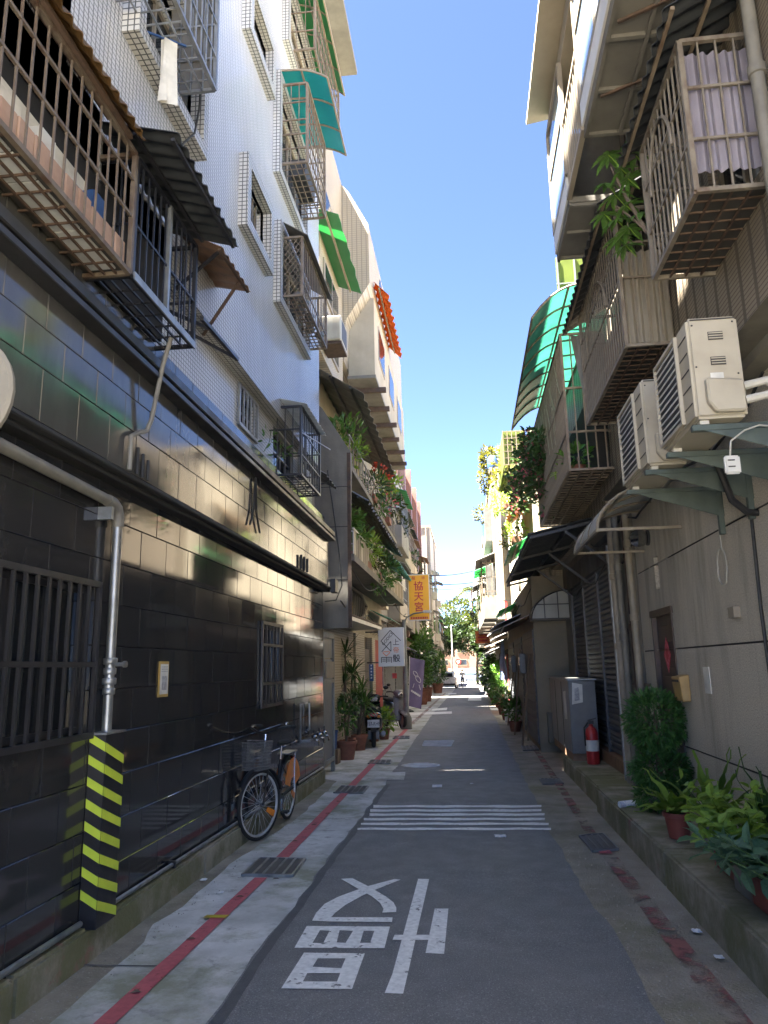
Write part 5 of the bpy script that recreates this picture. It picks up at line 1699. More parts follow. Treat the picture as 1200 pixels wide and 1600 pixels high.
ferns('bird-nest fern with long wavy green fronds in a pot behind the round-leaved bush', (1.72, 5.95, LZ(5.95)), .11, .18, 16, .56, .10, 'leaf_fresh', (.5, .9), 'cabinet_grey', 4)
ferns('dark spiky fern with upright mottled leaves at the foot of the rendered wall', (1.80, 5.0, LZ(5.0)), .11, .18, 15, .62, .075, 'leaf_dark', (.62, .95), 'cabinet_grey', 8)
ferns('glossy green strap-leaved plant in a small red pot next to the topiary shrub', (1.56, 6.35, LZ(6.35)), .105, .19, 18, .42, .085, 'leaf_fresh', (.2, .62), 'red_pot', 6, 'strap_leaf_plant')


def bush(label, c, box, nl, L, W, m, seed, spread, hgt, lean=(0, 0), potm='red_pot', nst=10):
    """planter with woody stems, every leaf its own part on shared mesh data"""
    t = thing('leafy_bush', label, 'potted plant', c)
    bx_, by_, bh = box
    k = MB(); x, y, z = c
    k.box(x - bx_, x + bx_, y - by_, y + by_, z, z + bh); k.build('planter', potm, t, bevel=.012)
    MB().box(x - bx_ + .012, x + bx_ - .012, y - by_ + .012, y + by_ - .012, z + bh, z + bh + .004).build('soil', 'soil', t)
    lm = MB().leaf((0, 0, 0), (1, 0, 0), (0, 0, 1), 1, W / L, .12).mesh('leaf', m)
    rng = random.Random(seed)
    per = nl // nst
    for s in range(nst):
        a = rng.uniform(0, 2 * math.pi)
        b0 = Vector((x + rng.uniform(-bx_, bx_) * .7, y + rng.uniform(-by_, by_) * .7, z + bh * .9))
        tip = b0 + Vector((math.cos(a) * spread * rng.uniform(.4, 1) + lean[0], math.sin(a) * spread * rng.uniform(.4, 1.2) + lean[1], hgt * rng.uniform(.5, 1.0)))
        mid = b0.lerp(tip, .5) + Vector((0, 0, .06 * hgt))
        MB().tube([b0, mid, tip], [.005, .0035, .002], 5).build('stem', 'leaf_mid', t)
        for i in range(per):
            q = .40 + .62 * (i + rng.random()) / per
            p = b0.lerp(mid, min(1, q * 2)) if q < .5 else mid.lerp(tip, (q - .5) * 2)
            d = Vector((rng.gauss(0, 1), rng.gauss(0, 1), rng.gauss(.15, .45))).normalized()
            n0 = (Vector((0, 0, 1)) + Vector((rng.gauss(0, .35), rng.gauss(0, .35), 0))).normalized()
            n0 = (n0 - d * n0.dot(d)).normalized()
            mt = Matrix((d, n0.cross(d), n0)).transposed()
            sz = L * rng.uniform(.6, 1.2)
            inst(lm, 'leaf', t, p + d * .012, mt, (sz, sz, sz))
    return t


bush('bush with small round yellow-green leaves in a red trough on the ledge', (1.68, 5.05, LZ(5.05)), (.13, .42, .2), 300, .092, .06, 'leaf_fresh', 3, .26, .38, (-.10, .05), nst=20)
bush('bush with larger bluish green leaves drooping over the ledge edge', (1.62, 4.42, LZ(4.42)), (.12, .25, .16), 200, .14, .068, 'leaf_blue', 9, .30, .26, (-.12, .08), nst=16)
bush('dense mid-green bush against the rendered wall behind the red trough', (1.86, 4.35, LZ(4.35)), (.09, .3, .18), 240, .11, .055, 'leaf_mid', 12, .22, .55, (-.04, 0), 'cabinet_grey', nst=12)
bush('bush with glossy fresh leaves crowding the ledge corner under the fern', (1.60, 4.78, LZ(4.78)), (.10, .16, .15), 200, .105, .058, 'leaf_fresh', 15, .26, .36, (-.08, .0), 'cabinet_grey', nst=14)
single(MB().tube([(1.36, 7.66, LZ(7.7) + .03), (1.52, 7.74, LZ(7.7) + .03)], .03, 10), 'paper_roll', 'litter', 'white paper roll lying on the ledge edge beside the topiary shrub', 'litter', (1.44, 7.7, LZ(7.7)))

# ================================================================ CABINET, EXTINGUISHER
t = thing('metal_cabinet', 'tall dark grey metal cabinet with a torn poster on its end', 'cabinet', (1.62, 12.9, LZ(13) - .03))
MB().box(1.47, 1.84, 11.75, 14.2, LZ(13) - .03, LZ(13) + .08).build('plinth', 'copper_base', t)
MB().box(1.46, 1.86, 11.7, 14.3, LZ(13) + .082, 1.30).build('body', 'cabinet_grey', t, bevel=.01)
MB().box(1.44, 1.88, 11.66, 14.34, 1.302, 1.325).build('top', 'galvanised', t, bevel=.004)
for y in (12.55, 13.45): MB().box(1.452, 1.458, y, y + .012, .25, 1.27).build('door_gap', 'ac_dark', t)
p = MB(); p.prism([(1.50, 11.694, .95), (1.66, 11.694, .98), (1.67, 11.694, 1.24), (1.52, 11.694, 1.27)], (0, -.002, 0)); p.build('poster', 'paper', t)
p = MB(); p.prism([(1.54, 11.690, 1.0), (1.62, 11.690, 1.01), (1.61, 11.690, 1.20), (1.55, 11.690, 1.18)], (0, -.001, 0)); p.build('poster_figure', 'print_grey', t)
p = MB(); p.prism([(1.454, 12.0, .72), (1.454, 12.3, .70), (1.454, 12.33, 1.12), (1.454, 12.02, 1.14)], (-.002, 0, 0)); p.build('poster', 'paper', t)
t = thing('fire_extinguisher', 'red fire extinguisher standing beside the metal cabinet', 'fire extinguisher', (1.70, 11.35, LZ(11.35) - .03))
b0 = LZ(11.35) - .03
MB().lathe([(.085, 0), (.09, .02), (.09, .42), (.075, .48), (.03, .52), (.03, .55)], (1.70, 11.35, b0), 18).build('cylinder', 'red_paint', t, smooth=True)
k = MB(); k.box(1.66, 1.74, 11.33, 11.37, b0 + .55, b0 + .60); k.bar((1.66, 11.35, b0 + .60), (1.78, 11.35, b0 + .63), .015); k.build('valve', 'ac_dark', t)
MB().tube([(1.66, 11.35, b0 + .57), (1.60, 11.33, b0 + .5), (1.60, 11.32, b0 + .25)], .011, 6).build('hose', 'rubber', t, smooth=True)
MB().lathe([(.091, .18), (.0915, .19), (.0915, .32), (.091, .33)], (1.70, 11.35, b0), 18, cap=False).build('label_band', 'paper', t, smooth=True)
# litter
rng = random.Random(21)
for i, (u, v, s, lab) in enumerate(((318, 1353, .055, 'crumpled blue and white wrapper in the dark gutter by the bicycle'), (318, 1378, .03, 'small white paper scrap near the blue wrapper'), (782, 1309, .07, 'flat pale blue wrapper on the asphalt below the speed lines'),
                                    (1089, 1459, .035, 'white paper scrap at the foot of the mossy ledge'), (1124, 1500, .03, 'white square wrapper on the red line by the mossy ledge'), (35, 1556, .045, 'white straw wrapper in the dark gutter near the kerb'), (345, 1398, .025, 'tiny white paper bit beside the yellow patch'),
                                    (683, 1230, .09, 'long pale paper strip on the asphalt past the speed lines'), (737, 1226, .03, 'tiny white scrap on the asphalt past the speed lines'))):
    g = G(u, v); g.z = gz(g.y)
    k = MB()
    n = 5
    hmax = s * (.5 if i in (0, 1, 3) else .08)
    def fn(a, b, g=g, s=s, hmax=hmax, i=i):
        h = hmax * (.5 + .5 * noise.noise(Vector((a * 4 + i * 3, b * 4, i)))) * math.sin(a * math.pi) ** .5 * math.sin(b * math.pi) ** .5 if 0 < a < 1 and 0 < b < 1 else 0
        return Vector((g.x + (a - .5) * s * 1.5 + .3 * s * noise.noise(Vector((b * 3, i, 0))), g.y + (b - .5) * s * (2.4 if i == 7 else 1.6) + .3 * s * noise.noise(Vector((a * 3, i, 5))), g.z + .016 + h))
    k.sheet(fn, n, n, .002)
    single(k, 'litter', 'litter', lab, 'litter', g)
for i, (u, v) in enumerate(((202, 1558), (290, 1473), (368, 1406), (425, 1378), (456, 1318), (486, 1292), (508, 1274), (525, 1255))):
    g = G(u, v)
    k = MB(); k.leaf((0, 0, 0), (1, .3, .1), (0, 0, 1), .06, .03)
    k.v = [(a + g.x, b + g.y, c + gz(g.y) + .018) for a, b, c in k.v]
    single(k, 'fallen_leaf', 'bark', 'curled dark fallen leaf lying on the red line', 'leaf', (g.x, g.y, gz(g.y)), 'fallen leaves along the red line')
# ================================================================ lettering
def text(body, size, m, par, loc, ux=(1, 0, 0), uy=(0, 0, 1), depth=.004, name='lettering', bold=0.0, sx=1.0):
    """flat lettering laid along ux (writing direction) and uy (up), centred on loc"""
    cu = bpy.data.curves.new('t', 'FONT')
    cu.body = body
    cu.size = size
    cu.align_x = 'CENTER'
    cu.align_y = 'CENTER'
    cu.extrude = depth / 2
    cu.offset = bold
    cu.resolution_u = 3
    ob = bpy.data.objects.new('t', cu)
    COL.objects.link(ob)
    dg = bpy.context.evaluated_depsgraph_get()
    me = bpy.data.meshes.new_from_object(ob.evaluated_get(dg))
    bpy.data.objects.remove(ob)
    bpy.data.curves.remove(cu)
    ux, uy = Vector(ux).normalized(), Vector(uy).normalized()
    uz = ux.cross(uy)
    M4 = Matrix((ux * sx, uy, uz)).transposed()
    off = LOC.get(par.name, Vector((0, 0, 0)))
    me.transform(M4.to_4x4())
    me.transform(Matrix.Translation(Vector(loc) - off))
    me.materials.clear()
    me.materials.append(MAT[m])
    o = bpy.data.objects.new(name, me)
    COL.objects.link(o)
    o.parent = par
    return o


# ================================================================ LEFT: concrete house with plant-filled balconies
LC = thing('concrete_apartment_building', 'concrete and cream apartment house with plant-filled balconies beyond the tiled block', 'building', (-3.5, 16, gz(16)))
k = MB(); k.box(-9, -2.75, 11.6, 22.0, -.3, 2.3); k.box(-9, -2.55, 12.4, 22.0, 2.3, 7.6); k.box(-9, -2.75, 11.6, 22, 7.6, 12.0); k.build('wall_core', 'cream_render', LC)
k = MB(); k.prism([(-3.0, 12.2, 2.2), (-1.96, 12.2, 2.2), (-1.90, 12.2, 5.22), (-2.40, 12.2, 6.05), (-3.0, 12.2, 6.6)], (0, .18, 0)); k.build('side_wall', 'concrete_wall', LC)
for z in (3.0, 3.9, 4.6): MB().box(-3.0, -1.93, 12.196, 12.2, z, z + .012).build('shutter_joint', 'soffit', LC)
MB().box(-1.96, -1.90, 12.17, 12.2, 2.2, 5.2).build('rust_pipe', 'rust_metal', LC)
# entrance canopy
k = MB(); k.prism([(-2.9, 12.6, 2.36), (-2.0, 12.6, 2.36), (-1.9, 16.4, 2.36), (-2.9, 16.4, 2.36)], (0, 0, .07)); k.build('canopy_slab', 'white_plastic', LC)
MB().bar((-2.0, 12.6, 2.45), (-1.9, 16.4, 2.45), .03).build('canopy_edge', 'rust_metal', LC)
k = MB(); k.box(-2.75, -2.45, 16.2, 17.6, -.3, 2.3); k.build('tiled_pier', 'cream_tile_y', LC)
MB().box(-2.78, -2.5, 12.7, 16.2, -.3, 2.3).build('entrance_wall', 'cream_tile_x', LC)
MB().box(-2.60, -2.52, 17.65, 18.9, -.2, 2.0).build('door', 'door_brown', LC)
MB().box(-2.75, -2.45, 19.0, 19.6, -.3, 2.3).build('tiled_pier', 'cream_tile_y', LC)
MB().box(-2.60, -2.55, 19.6, 22, -.3, 2.3).build('front_panel', 'tarp_red', LC)
# balcony of the first floor
k = MB(); k.box(-2.6, -1.88, 12.38, 22.2, 3.34, 3.46); k.build('balcony_slab', 'concrete_wall', LC)
for i in range(9): MB().bar((-1.9 - i * .075, 12.40, 3.46), (-1.9 - i * .075, 12.40, 3.86), .014).build('railing_bar', 'white_plastic', LC)
for z in (3.64, 3.86): MB().bar((-1.9, 12.40, z), (-2.55, 12.40, z), .02).build('railing_rail', 'white_plastic', LC)
rng = random.Random(4)
for i in range(34):
    y = 12.45 + i * .2875
    h = 3.90
    MB().box(-1.915, -1.895, y, y + .25, 3.462, h - .02 * rng.random()).build('parapet_board', ('tan_render' if i % 3 else 'beige_frame'), LC)
MB().bar((-1.9, 12.4, 3.91), (-1.9, 22.2, 3.91), .03).build('railing_top', 'white_plastic', LC)
# curved grille window under the balcony
gy0, gy1 = 14.6, 18.6
P_ = []
def wq(s): return gy0 + (gy1 - gy0) * s
k = MB(); out = [(-2.545, wq(.0), 3.2), (-2.545, wq(.35), 3.3), (-2.545, wq(.75), 3.27), (-2.545, wq(1), 3.05), (-2.545, wq(.8), 2.75), (-2.545, wq(.45), 2.5), (-2.545, wq(.15), 2.55), (-2.545, wq(0), 2.8)]
k.prism(out, (.015, 0, 0)); gw = k.build('window', 'glass_dark', LC)
k = MB(); k.tube([(-2.52, a[1], a[2]) for a in out + out[:1]], .03, 6); k.build('frame', 'concrete_wall', gw, smooth=True)
for i in range(12):
    s = (i + .5) / 12
    MB().bar((-2.52, wq(s), 2.55 + .2 * abs(s - .4)), (-2.52, wq(s * .8 + .1), 3.25 - .1 * s), .02).build('bar', 'concrete_wall', gw)
# metal stair hood in green
k = MB(); k.prism([(-2.5, 19.0, 3.0), (-1.95, 19.0, 2.75), (-1.95, 21.5, 2.75), (-2.5, 21.5, 3.0)], (0, 0, .02)); k.build('green_hood', 'teal_sheet_old', LC)
for i in range(5): MB().bar((-2.5, 19.0 + i * .5, 2.4), (-1.95, 19.2 + i * .5, 2.75), .014).build('hood_rod', 'beige_frame', LC)
# sheet awnings above the two balconies
def lcawn(label, y0, y1, xi, zi, xo, zo, m, n, nv=2, purl=2, amp=.02, cat='awning', pm='rust_metal'):
    t = thing('corrugated_awning', label, cat, (xi, (y0 + y1) / 2, zi))
    corrug(t, 'sheet', m, (xi, y0, zi), (xi, y1, zi), (xo, y1, zo), (xo, y0, zo), n, amp, nv, ragged=.04)
    for i in range(purl):
        s = (i + .4) / purl
        MB().bar((xi + (xo - xi) * s, y0, zi + (zo - zi) * s - .03), (xi + (xo - xi) * s, y1, zi + (zo - zi) * s - .03), .035).build('purlin', pm, t)
    return t


lcawn('weathered grey corrugated awning above the upper plant balcony', 12.1, 18.2, -2.75, 6.95, -1.66, 6.25, 'grey_sheet', 14, pm='dark_metal', purl=3)
lcawn('old patched corrugated awning above the lower balcony bush', 12.6, 19.5, -2.55, 4.98, -1.66, 4.42, 'grey_sheet', 22, pm='dark_metal', purl=3, amp=.03)
lcawn('dark green striped awning at the far end of the lower balcony', 18.0, 22.3, -2.4, 4.62, -1.62, 4.05, 'teal_sheet_old', 14, purl=2, amp=.03)
# upper balcony
k = MB(); k.box(-2.6, -1.95, 12.4, 21, 5.02, 5.12); k.build('balcony_slab', 'concrete_wall', LC)
for i in range(20): MB().bar((-1.96, 12.5 + i * .42, 5.12), (-1.96, 12.5 + i * .42, 5.6), .02).build('railing_bar', 'beige_frame', LC)
MB().bar((-1.96, 12.4, 5.6), (-1.96, 21, 5.6), .03).build('railing_top', 'beige_frame', LC)
# cream upper storeys with a cut corner and a bay
k = MB(); k.prism([(-3.4, 14, 7.7), (-2.3, 14, 7.7), (-2.25, 14, 8.6), (-1.74, 14, 9.4), (-1.75, 14, 10.77), (-2.16, 14, 11.57), (-2.75, 14, 12.32), (-3.4, 14, 13.0)], (0, 7.6, 0)); k.build('upper_storey', 'cream_tile_y', LC)
k = MB(); k.box(-2.28, -1.72, 14.5, 21.8, 7.55, 9.32); k.build('bay', 'cream_render', LC)
k = MB(); k.box(-2.3, -1.70, 14.45, 21.9, 7.48, 7.55); k.build('bay_floor', 'soffit_grey', LC)
for i in range(6): MB().box(-2.3, -1.55 - .05 * (i % 2), 15.0 + i * 1.2, 15.1 + i * 1.2, 7.38, 7.48).build('beam', 'rust_metal', LC)
for y in (15.2, 17.4, 19.6): 
    w_ = MB().box(-1.73, -1.705, y, y + 1.2, 8.2, 9.0).build('window', 'beige_frame', LC); MB().box(-1.704, -1.70, y + .06, y + 1.14, 8.26, 8.94).build('pane', 'glass_dark', w_)
MB().lathe([(.01, 0), (.35, 0), (.35, .02), (.01, .02)], (-1.76, 16.2, 10.3), 20, 'X').build('round_window', 'glass_dark', LC)
t = lcawn('vivid orange plastic awning on the cream bay', 14.6, 18.0, -1.73, 9.75, -1.42, 9.42, 'orange_sheet', 10, 1, 1, .03, pm='beige_frame')
t = lcawn('pale green ribbed awning beside the cut-corner wall', 10.9, 13.6, -2.6, 9.25, -1.86, 8.95, 'green_sheet', 5, 1, 2, .004, pm='beige_frame')
k = MB(); k.box(-3.0, -2.32, 11.6, 14.0, 6.9, 11.8); k.build('stair_wall', 'cream_tile_x', LC)
for z in (7.2, 8.1, 9.6): 
    w_ = MB().box(-2.32, -2.29, 11.9, 13.4, z, z + .7).build('window', 'beige_frame', LC); MB().box(-2.288, -2.284, 12.0, 12.62, z + .06, z + .64).build('pane', 'glass_dark', w_); MB().box(-2.288, -2.284, 12.7, 13.3, z + .06, z + .64).build('pane', 'glass_dark', w_)
t = thing('air_conditioner', 'old beige box air conditioner above the window past the tiled block corner', 'air conditioner', (-2.1, 11.9, 7.0), 0, 'old air conditioners on far walls')
MB().box(-2.3, -1.95, 11.6, 12.3, 7.05, 7.5).build('body', 'ac_cream', t, bevel=.02); MB().box(-1.955, -1.945, 11.7, 12.2, 7.1, 7.45).build('grille', 'ac_dark', t)
MB().box(-2.3, -1.95, 11.65, 12.25, 7.0, 7.045).build('bracket', 'rust_metal', t)
# balcony plants
def hang(label, c, spec, stemz, name='balcony_plant', cat='plant', planter=(.1, .25, .14), group=None):
    t = thing(name, label, cat, c, 0, group)
    k = MB(); k.box(c[0] - planter[0], c[0] + planter[0], c[1] - planter[1], c[1] + planter[1], c[2], c[2] + planter[2]); k.build('planter', 'terracotta', t)
    for i, (dx, dy, dz, r, n, L, W, m, card) in enumerate(spec):
        q = Vector(c) + Vector((dx, dy, dz))
        MB().tube([Vector(c) + Vector((0, 0, planter[2])), q], [.015, .006], 5).build('stem', 'bark', t)
        sprout(q, r, n, L, W, m, 'foliage', t, card=card, seed=i + int(c[1] * 7))
    return t


hang('broad leafy bush with drooping green leaves on the lower white-railed balcony', (-2.1, 13.2, 3.46), [(-.05, -.35, .62, .34, 480, .15, .045, 'leaf_mid', False), (.05, .25, .5, .28, 320, .14, .04, 'leaf_mid', False)], 0)
hang('yellow-green spiky plant on the lower balcony beside the leafy bush', (-1.99, 14.5, 3.46), [(.05, 0, .42, .28, 240, .16, .035, 'leaf_fresh', False), (.08, .6, .3, .24, 180, .15, .035, 'leaf_sun', False)], 0)
hang('trailing dark plants spilling over the lower balcony boards', (-1.97, 16.4, 3.46), [(.1, 0, .35, .3, 260, .15, .05, 'leaf_dark', True), (.12, .9, .25, .3, 260, .15, .05, 'leaf_mid', True), (.12, -.5, -.1, .25, 180, .12, .04, 'leaf_mid', True)], 0)
hang('ferny green plant hanging from the upper balcony rail near the side wall', (-2.15, 13.0, 5.12), [(0, 0, .65, .36, 320, .16, .05, 'leaf_mid', True), (.12, .1, .35, .28, 220, .14, .04, 'leaf_fresh', True)], 0)
hang('palm-like plant with red blossoms on the upper balcony rail', (-2.0, 15.8, 5.12), [(.05, 0, .35, .32, 260, .2, .035, 'leaf_dark', False), (.12, .9, .9, .25, 70, .09, .08, 'petal_red', True), (.12, 1.6, .3, .3, 60, .08, .07, 'petal_pink', True), (.08, .3, -.05, .22, 140, .15, .035, 'leaf_mid', False)], 0)
hang('scruffy climber with orange bract on the far end of the upper balcony', (-1.95, 18.4, 5.12), [(.1, 0, 1.1, .3, 160, .16, .07, 'leaf_fresh', True), (.1, .5, .6, .3, 140, .14, .06, 'leaf_sun', True)], 0)

# ---------------------------------------------------------------- entrance things at street level on the left
t = thing('metal_gate', 'dull steel gate panel at the end of the black wall', 'gate', (-2.3, 12.0, gz(12)))
k = MB(); k.box(-2.33, -2.27, 11.62, 11.70, gz(12), 2.12); k.box(-2.33, -2.27, 12.52, 12.60, gz(12), 2.12); k.box(-2.33, -2.27, 11.7, 12.52, 2.04, 2.12); k.box(-2.33, -2.27, 11.7, 12.52, .08, .14); k.box(-2.33, -2.27, 11.7, 12.52, 1.32, 1.38); k.build('frame', 'pole_grey', t)
for a, b in ((.14, 1.32), (1.38, 1.70), (1.72, 2.04)): MB().box(-2.31, -2.295, 11.7, 12.52, a, b).build('panel', 'cabinet_grey', t)
MB().box(-2.27, -2.25, 11.75, 12.4, 1.40, 1.66).build('letter_slot', 'beige_frame', t)
p0_ = Vector((-2.35, 14.2, gz(14.2) + .004))
potplant('leggy green shrub in a broad terracotta pot beside the steel gate', tuple(p0_), .20, .34, [(-.05, 0, .75, .26, 150, .13, .05, 'leaf_mid', False), (.05, .1, 1.0, .2, 100, .12, .045, 'leaf_dark', False)])
def dracaena(label, c, heads, m, seed, name='dracaena'):
    t = thing(name, label, 'plant', c)
    pot(t, c, .2, .32)
    rng = random.Random(seed)
    for hx, hy, hz in heads:
        q = Vector(c) + Vector((hx, hy, hz))
        MB().tube([Vector(c) + Vector((hx * .1, hy * .1, .28)), Vector(c) + Vector((hx * .7, hy * .7, hz * .6)), q], [.03, .022, .015], 6).build('stem', 'bark', t)
        k = MB()
        for i in range(46):
            a = rng.uniform(0, 6.28); e = rng.uniform(-.5, 1.2)
            d = Vector((math.cos(a) * math.cos(e), math.sin(a) * math.cos(e), math.sin(e)))
            k.leaf(q, d, Vector((0, 0, 1)) + d * .1, rng.uniform(.28, .55), .035)
        setkind(k.build('crown', m, t))
    return t


dracaena('tall dracaena with spiky heads under the entrance canopy', (-2.5, 15.0, gz(15)), [(.05, -.2, 1.95), (-.1, .1, 1.75), (.12, .2, 1.55), (.0, -.1, 1.35)], 'leaf_dark', 3)
dracaena('broad-leaved corn plant against the cream tiled pier', (-2.38, 15.9, gz(15.9)), [(.1, 0, 1.25), (.0, .2, 1.05), (.16, -.1, .95), (.1, .2, .8)], 'leaf_mid', 6, 'corn_plant')
for i, (x, y, h, m, lab) in enumerate(((-2.30, 17.9, .30, 'leaf_mid', 'bushy green plant in a terracotta pot between the two scooters'), (-2.12, 18.4, .26, 'leaf_fresh', 'low pale green plant in a stacked terracotta pot by the white sign'), (-2.42, 18.7, .28, 'leaf_dark', 'dark fern in a terracotta pot against the brown door'))):
    potplant(lab, (x, y, gz(y) + .004), .15, h, [(0, 0, h + .22, .26, 170, .16, .06, m, False)])
t = thing('blue_bucket', 'blue plastic bucket standing behind the scooter by the gate', 'bucket', (-2.62, 15.3, gz(15.3)))
MB().lathe([(.12, 0), (.15, .3), (.16, .3), (.155, .32), (.14, .3), (.115, .02)], (-2.55, 13.6, gz(13.6) + .25), 14).build('tub', 'blue_plastic', t, smooth=True)
MB().box(-2.72, -2.38, 13.45, 13.75, gz(13.6), gz(13.6) + .25).build('crate', 'wood_old', t)


def scooter(label, loc, rz, body, plate=None, sc=1.0):
    """motor scooter, local x forward"""
    t = thing('motor_scooter', label, 'scooter', loc, rz, 'scooters parked along the lane')
    K = dict(local=True, smooth=True)
    for x in (.62, -.62):
        k = MB(); n, m_ = 26, 8
        for i in range(n):
            a = 2 * math.pi * i / n
            for j in range(m_):
                b = 2 * math.pi * j / m_
                q = .19 + .055 * math.cos(b)
                k.v.append((x + q * math.cos(a), .05 * math.sin(b), .245 + q * math.sin(a)))
        for i in range(n):
            for j in range(m_): k.f.append((i * m_ + j, ((i + 1) % n) * m_ + j, ((i + 1) % n) * m_ + (j + 1) % m_, i * m_ + (j + 1) % m_))
        w = k.build('wheel', 'rubber', t, **K)
        MB().lathe([(.02, -.03), (.14, -.025), (.14, .025), (.02, .03)], (x, 0, .245), 14, 'Y').build('hub', 'scooter_grey', w, **K)
    def loft(secs, nm, m):
        k = MB(); N = 12
        for (x, z, hw, hh) in secs:
            for j in range(N):
                a = 2 * math.pi * j / N
                ca, sa = math.cos(a), math.sin(a)
                k.v.append((x, hw * math.copysign(abs(ca) ** .7, ca), z + hh * math.copysign(abs(sa) ** .7, sa)))
        for i in range(len(secs) - 1):
            for j in range(N): k.f.append((i * N + j, i * N + (j + 1) % N, (i + 1) * N + (j + 1) % N, (i + 1) * N + j))
        k.f.append(tuple(range(N))); k.f.append(tuple(range((len(secs) - 1) * N, len(secs) * N))[::-1])
        return k.build(nm, m, t, **K)
    loft([(-.86, .70, .05, .04), (-.80, .66, .13, .10), (-.55, .58, .19, .17), (-.25, .50, .20, .19), (-.05, .42, .17, .15), (.02, .36, .12, .08)], 'rear_body', body)
    loft([(-.72, .80, .08, .03), (-.6, .82, .15, .05), (-.3, .79, .16, .06), (-.02, .77, .12, .05), (.05, .75, .06, .03)], 'seat', 'rubber')
    loft([(-.05, .25, .14, .05), (.15, .24, .15, .05), (.32, .26, .15, .06)], 'footboard', body)
    k = MB(); k.sheet(lambda s, q: (.30 + .16 * q ** 1.5 * 0 + .22 * (1 - q) + .05 * math.cos((s - .5) * 3), (s - .5) * .40 * (1 - .25 * q), .26 + .66 * q), 8, 6, .03, (1, 0, 0)); k.build('leg_shield', body, t, **K)
    loft([(.28, .98, .10, .05), (.36, 1.0, .16, .09), (.44, .96, .13, .08), (.48, .92, .06, .04)], 'headset', body)
    MB().ball((.475, 0, .96), .03, .07, .05, 10, 6).build('headlamp', 'chrome', t, **K)
    loft([(.40, .42, .06, .03), (.58, .50, .10, .04), (.75, .46, .09, .04), (.86, .38, .05, .02)], 'front_mudguard', body)
    for s in (-1, 1):
        MB().tube([(.45, s * .06, .62), (.60, s * .07, .25)], .02, 8).build('fork_leg', 'scooter_grey', t, **K)
        MB().tube([(.34, s * .12, 1.02), (.28, s * .24, 1.04), (.24, s * .34, 1.03)], .016, 8).build('grip', 'rubber', t, **K)
        MB().tube([(.34, s * .20, 1.04), (.33, s * .26, 1.20)], .007, 6).build('mirror_stalk', 'scooter_grey', t, **K)
        MB().ball((.32, s * .29, 1.23), .02, .065, .04, 10, 6).build('mirror', 'scooter_black', t, **K)
        MB().ball((-.83, s * .11, .66), .03, .04, .03, 8, 5).build('turn_signal', 'orange_plastic', t, **K)
        MB().tube([(-.75, s * .08, .85), (-.9, s * .07, .82)], .012, 6).build('grab_rail', 'chrome', t, **K)
    MB().box(-.875, -.845, -.10, .10, .66, .73).build('tail_light', 'tail_red', t, local=True, bevel=.01)
    k = MB(); k.prism([(-.80, -.07, .60), (-.98, -.06, .36), (-.98, .06, .36), (-.80, .07, .60)], (0, 0, -.015)); k.build('rear_flap', 'rubber', t, local=True)
    MB().box(-.925, -.918, -.13, .13, .44, .60).build('number_plate', 'plate_white', t, local=True)
    if plate:
        text(plate, .105, 'ink', t, LOC[t.name] + Vector((-.929, 0, .515)), (0, -1, 0), (0, 0, 1), .003, 'plate_number', sx=.75)
    MB().tube([(-.2, -.16, .24), (-.5, -.20, .26), (-.9, -.21, .32)], [.03, .055, .05], 10).build('exhaust', 'scooter_grey', t, **K)
    MB().box(-.45, -.2, -.12, .12, .16, .34).build('engine', 'scooter_grey', t, local=True)
    MB().tube([(-.15, .1, .22), (-.2, .22, .01)], .012, 6).build('side_stand', 'scooter_grey', t, **K)
    return t


scooter('black scooter with red tail light and white number plate beside the gate plants', (-2.20, 17.1, gz(17.1)), R(97), 'scooter_black', '157-RHB')
scooter('grey and black scooter parked against the foot of the lamp post', (-2.25, 22.2, gz(22.2)), R(-62), 'scooter_grey')

# white box sign of the shop
Y_ = 18.4
t = thing('shop_sign', 'white box sign with a black line logo hung over the shop door', 'sign', (-2.4, Y_, 1.7))
a, b = PY(590.5, 981, Y_), PY(632, 1041, Y_)
x0, x1, z1, z0 = a.x, b.x, a.z, b.z
MB().box(x0, x1, Y_, Y_ + .14, z0, z1).build('box', 'sign_white', t, bevel=.008)
MB().bar((x0 - .35, Y_ + .07, z1 - .1), (x0, Y_ + .07, z1 - .1), .03).build('arm', 'dark_metal', t)
MB().bar((x0 - .35, Y_ + .07, z0 + .1), (x0, Y_ + .07, z0 + .1), .03).build('arm', 'dark_metal', t)
W_, H_ = x1 - x0, z1 - z0
sq = lambda u, v: Vector((x0 + (u - 190) / 840 * W_, Y_ - .004, z1 - (v - 200) / 1230 * H_))
for n_, m_, segs in (('logo_line', 'ink', [((590, 290), (925, 625)), ((590, 290), (280, 625)), ((280, 625), (605, 955)), ((605, 640), (300, 965)), ((605, 640), (605, 955)), ((290, 1140), (620, 1140)), ((290, 1140), (290, 1310)), ((450, 1140), (450, 1310)), ((612, 1140), (612, 1310)), ((320, 1195), (425, 1195)), ((320, 1255), (425, 1255)), ((475, 1195), (580, 1195)), ((475, 1255), (580, 1255))]),
                     ('logo_line', 'sign_orange', [((350, 965), (565, 965)), ((330, 985), (450, 1100)), ((575, 985), (450, 1100))])):
    for p, q in segs: MB().bar(sq(*p), sq(*q), .016, .006, up=(0, 1, 0)).build(n_, m_, t)
d_ = (sq(650, 380) - sq(380, 690)).normalized()
text('GODICE', .105, 'ink', t, sq(505, 555) + Vector((0, -.002, 0)), d_, Vector((-d_.z, 0, d_.x)), .004)
text('上', .17, 'ink', t, sq(770, 680) + Vector((0, -.002, 0)), (1, 0, 0), (0, 0, 1), .004)
text('帝', .16, 'sign_orange', t, sq(770, 930) + Vector((0, -.002, 0)), (1, 0, 0), (0, 0, 1), .004)
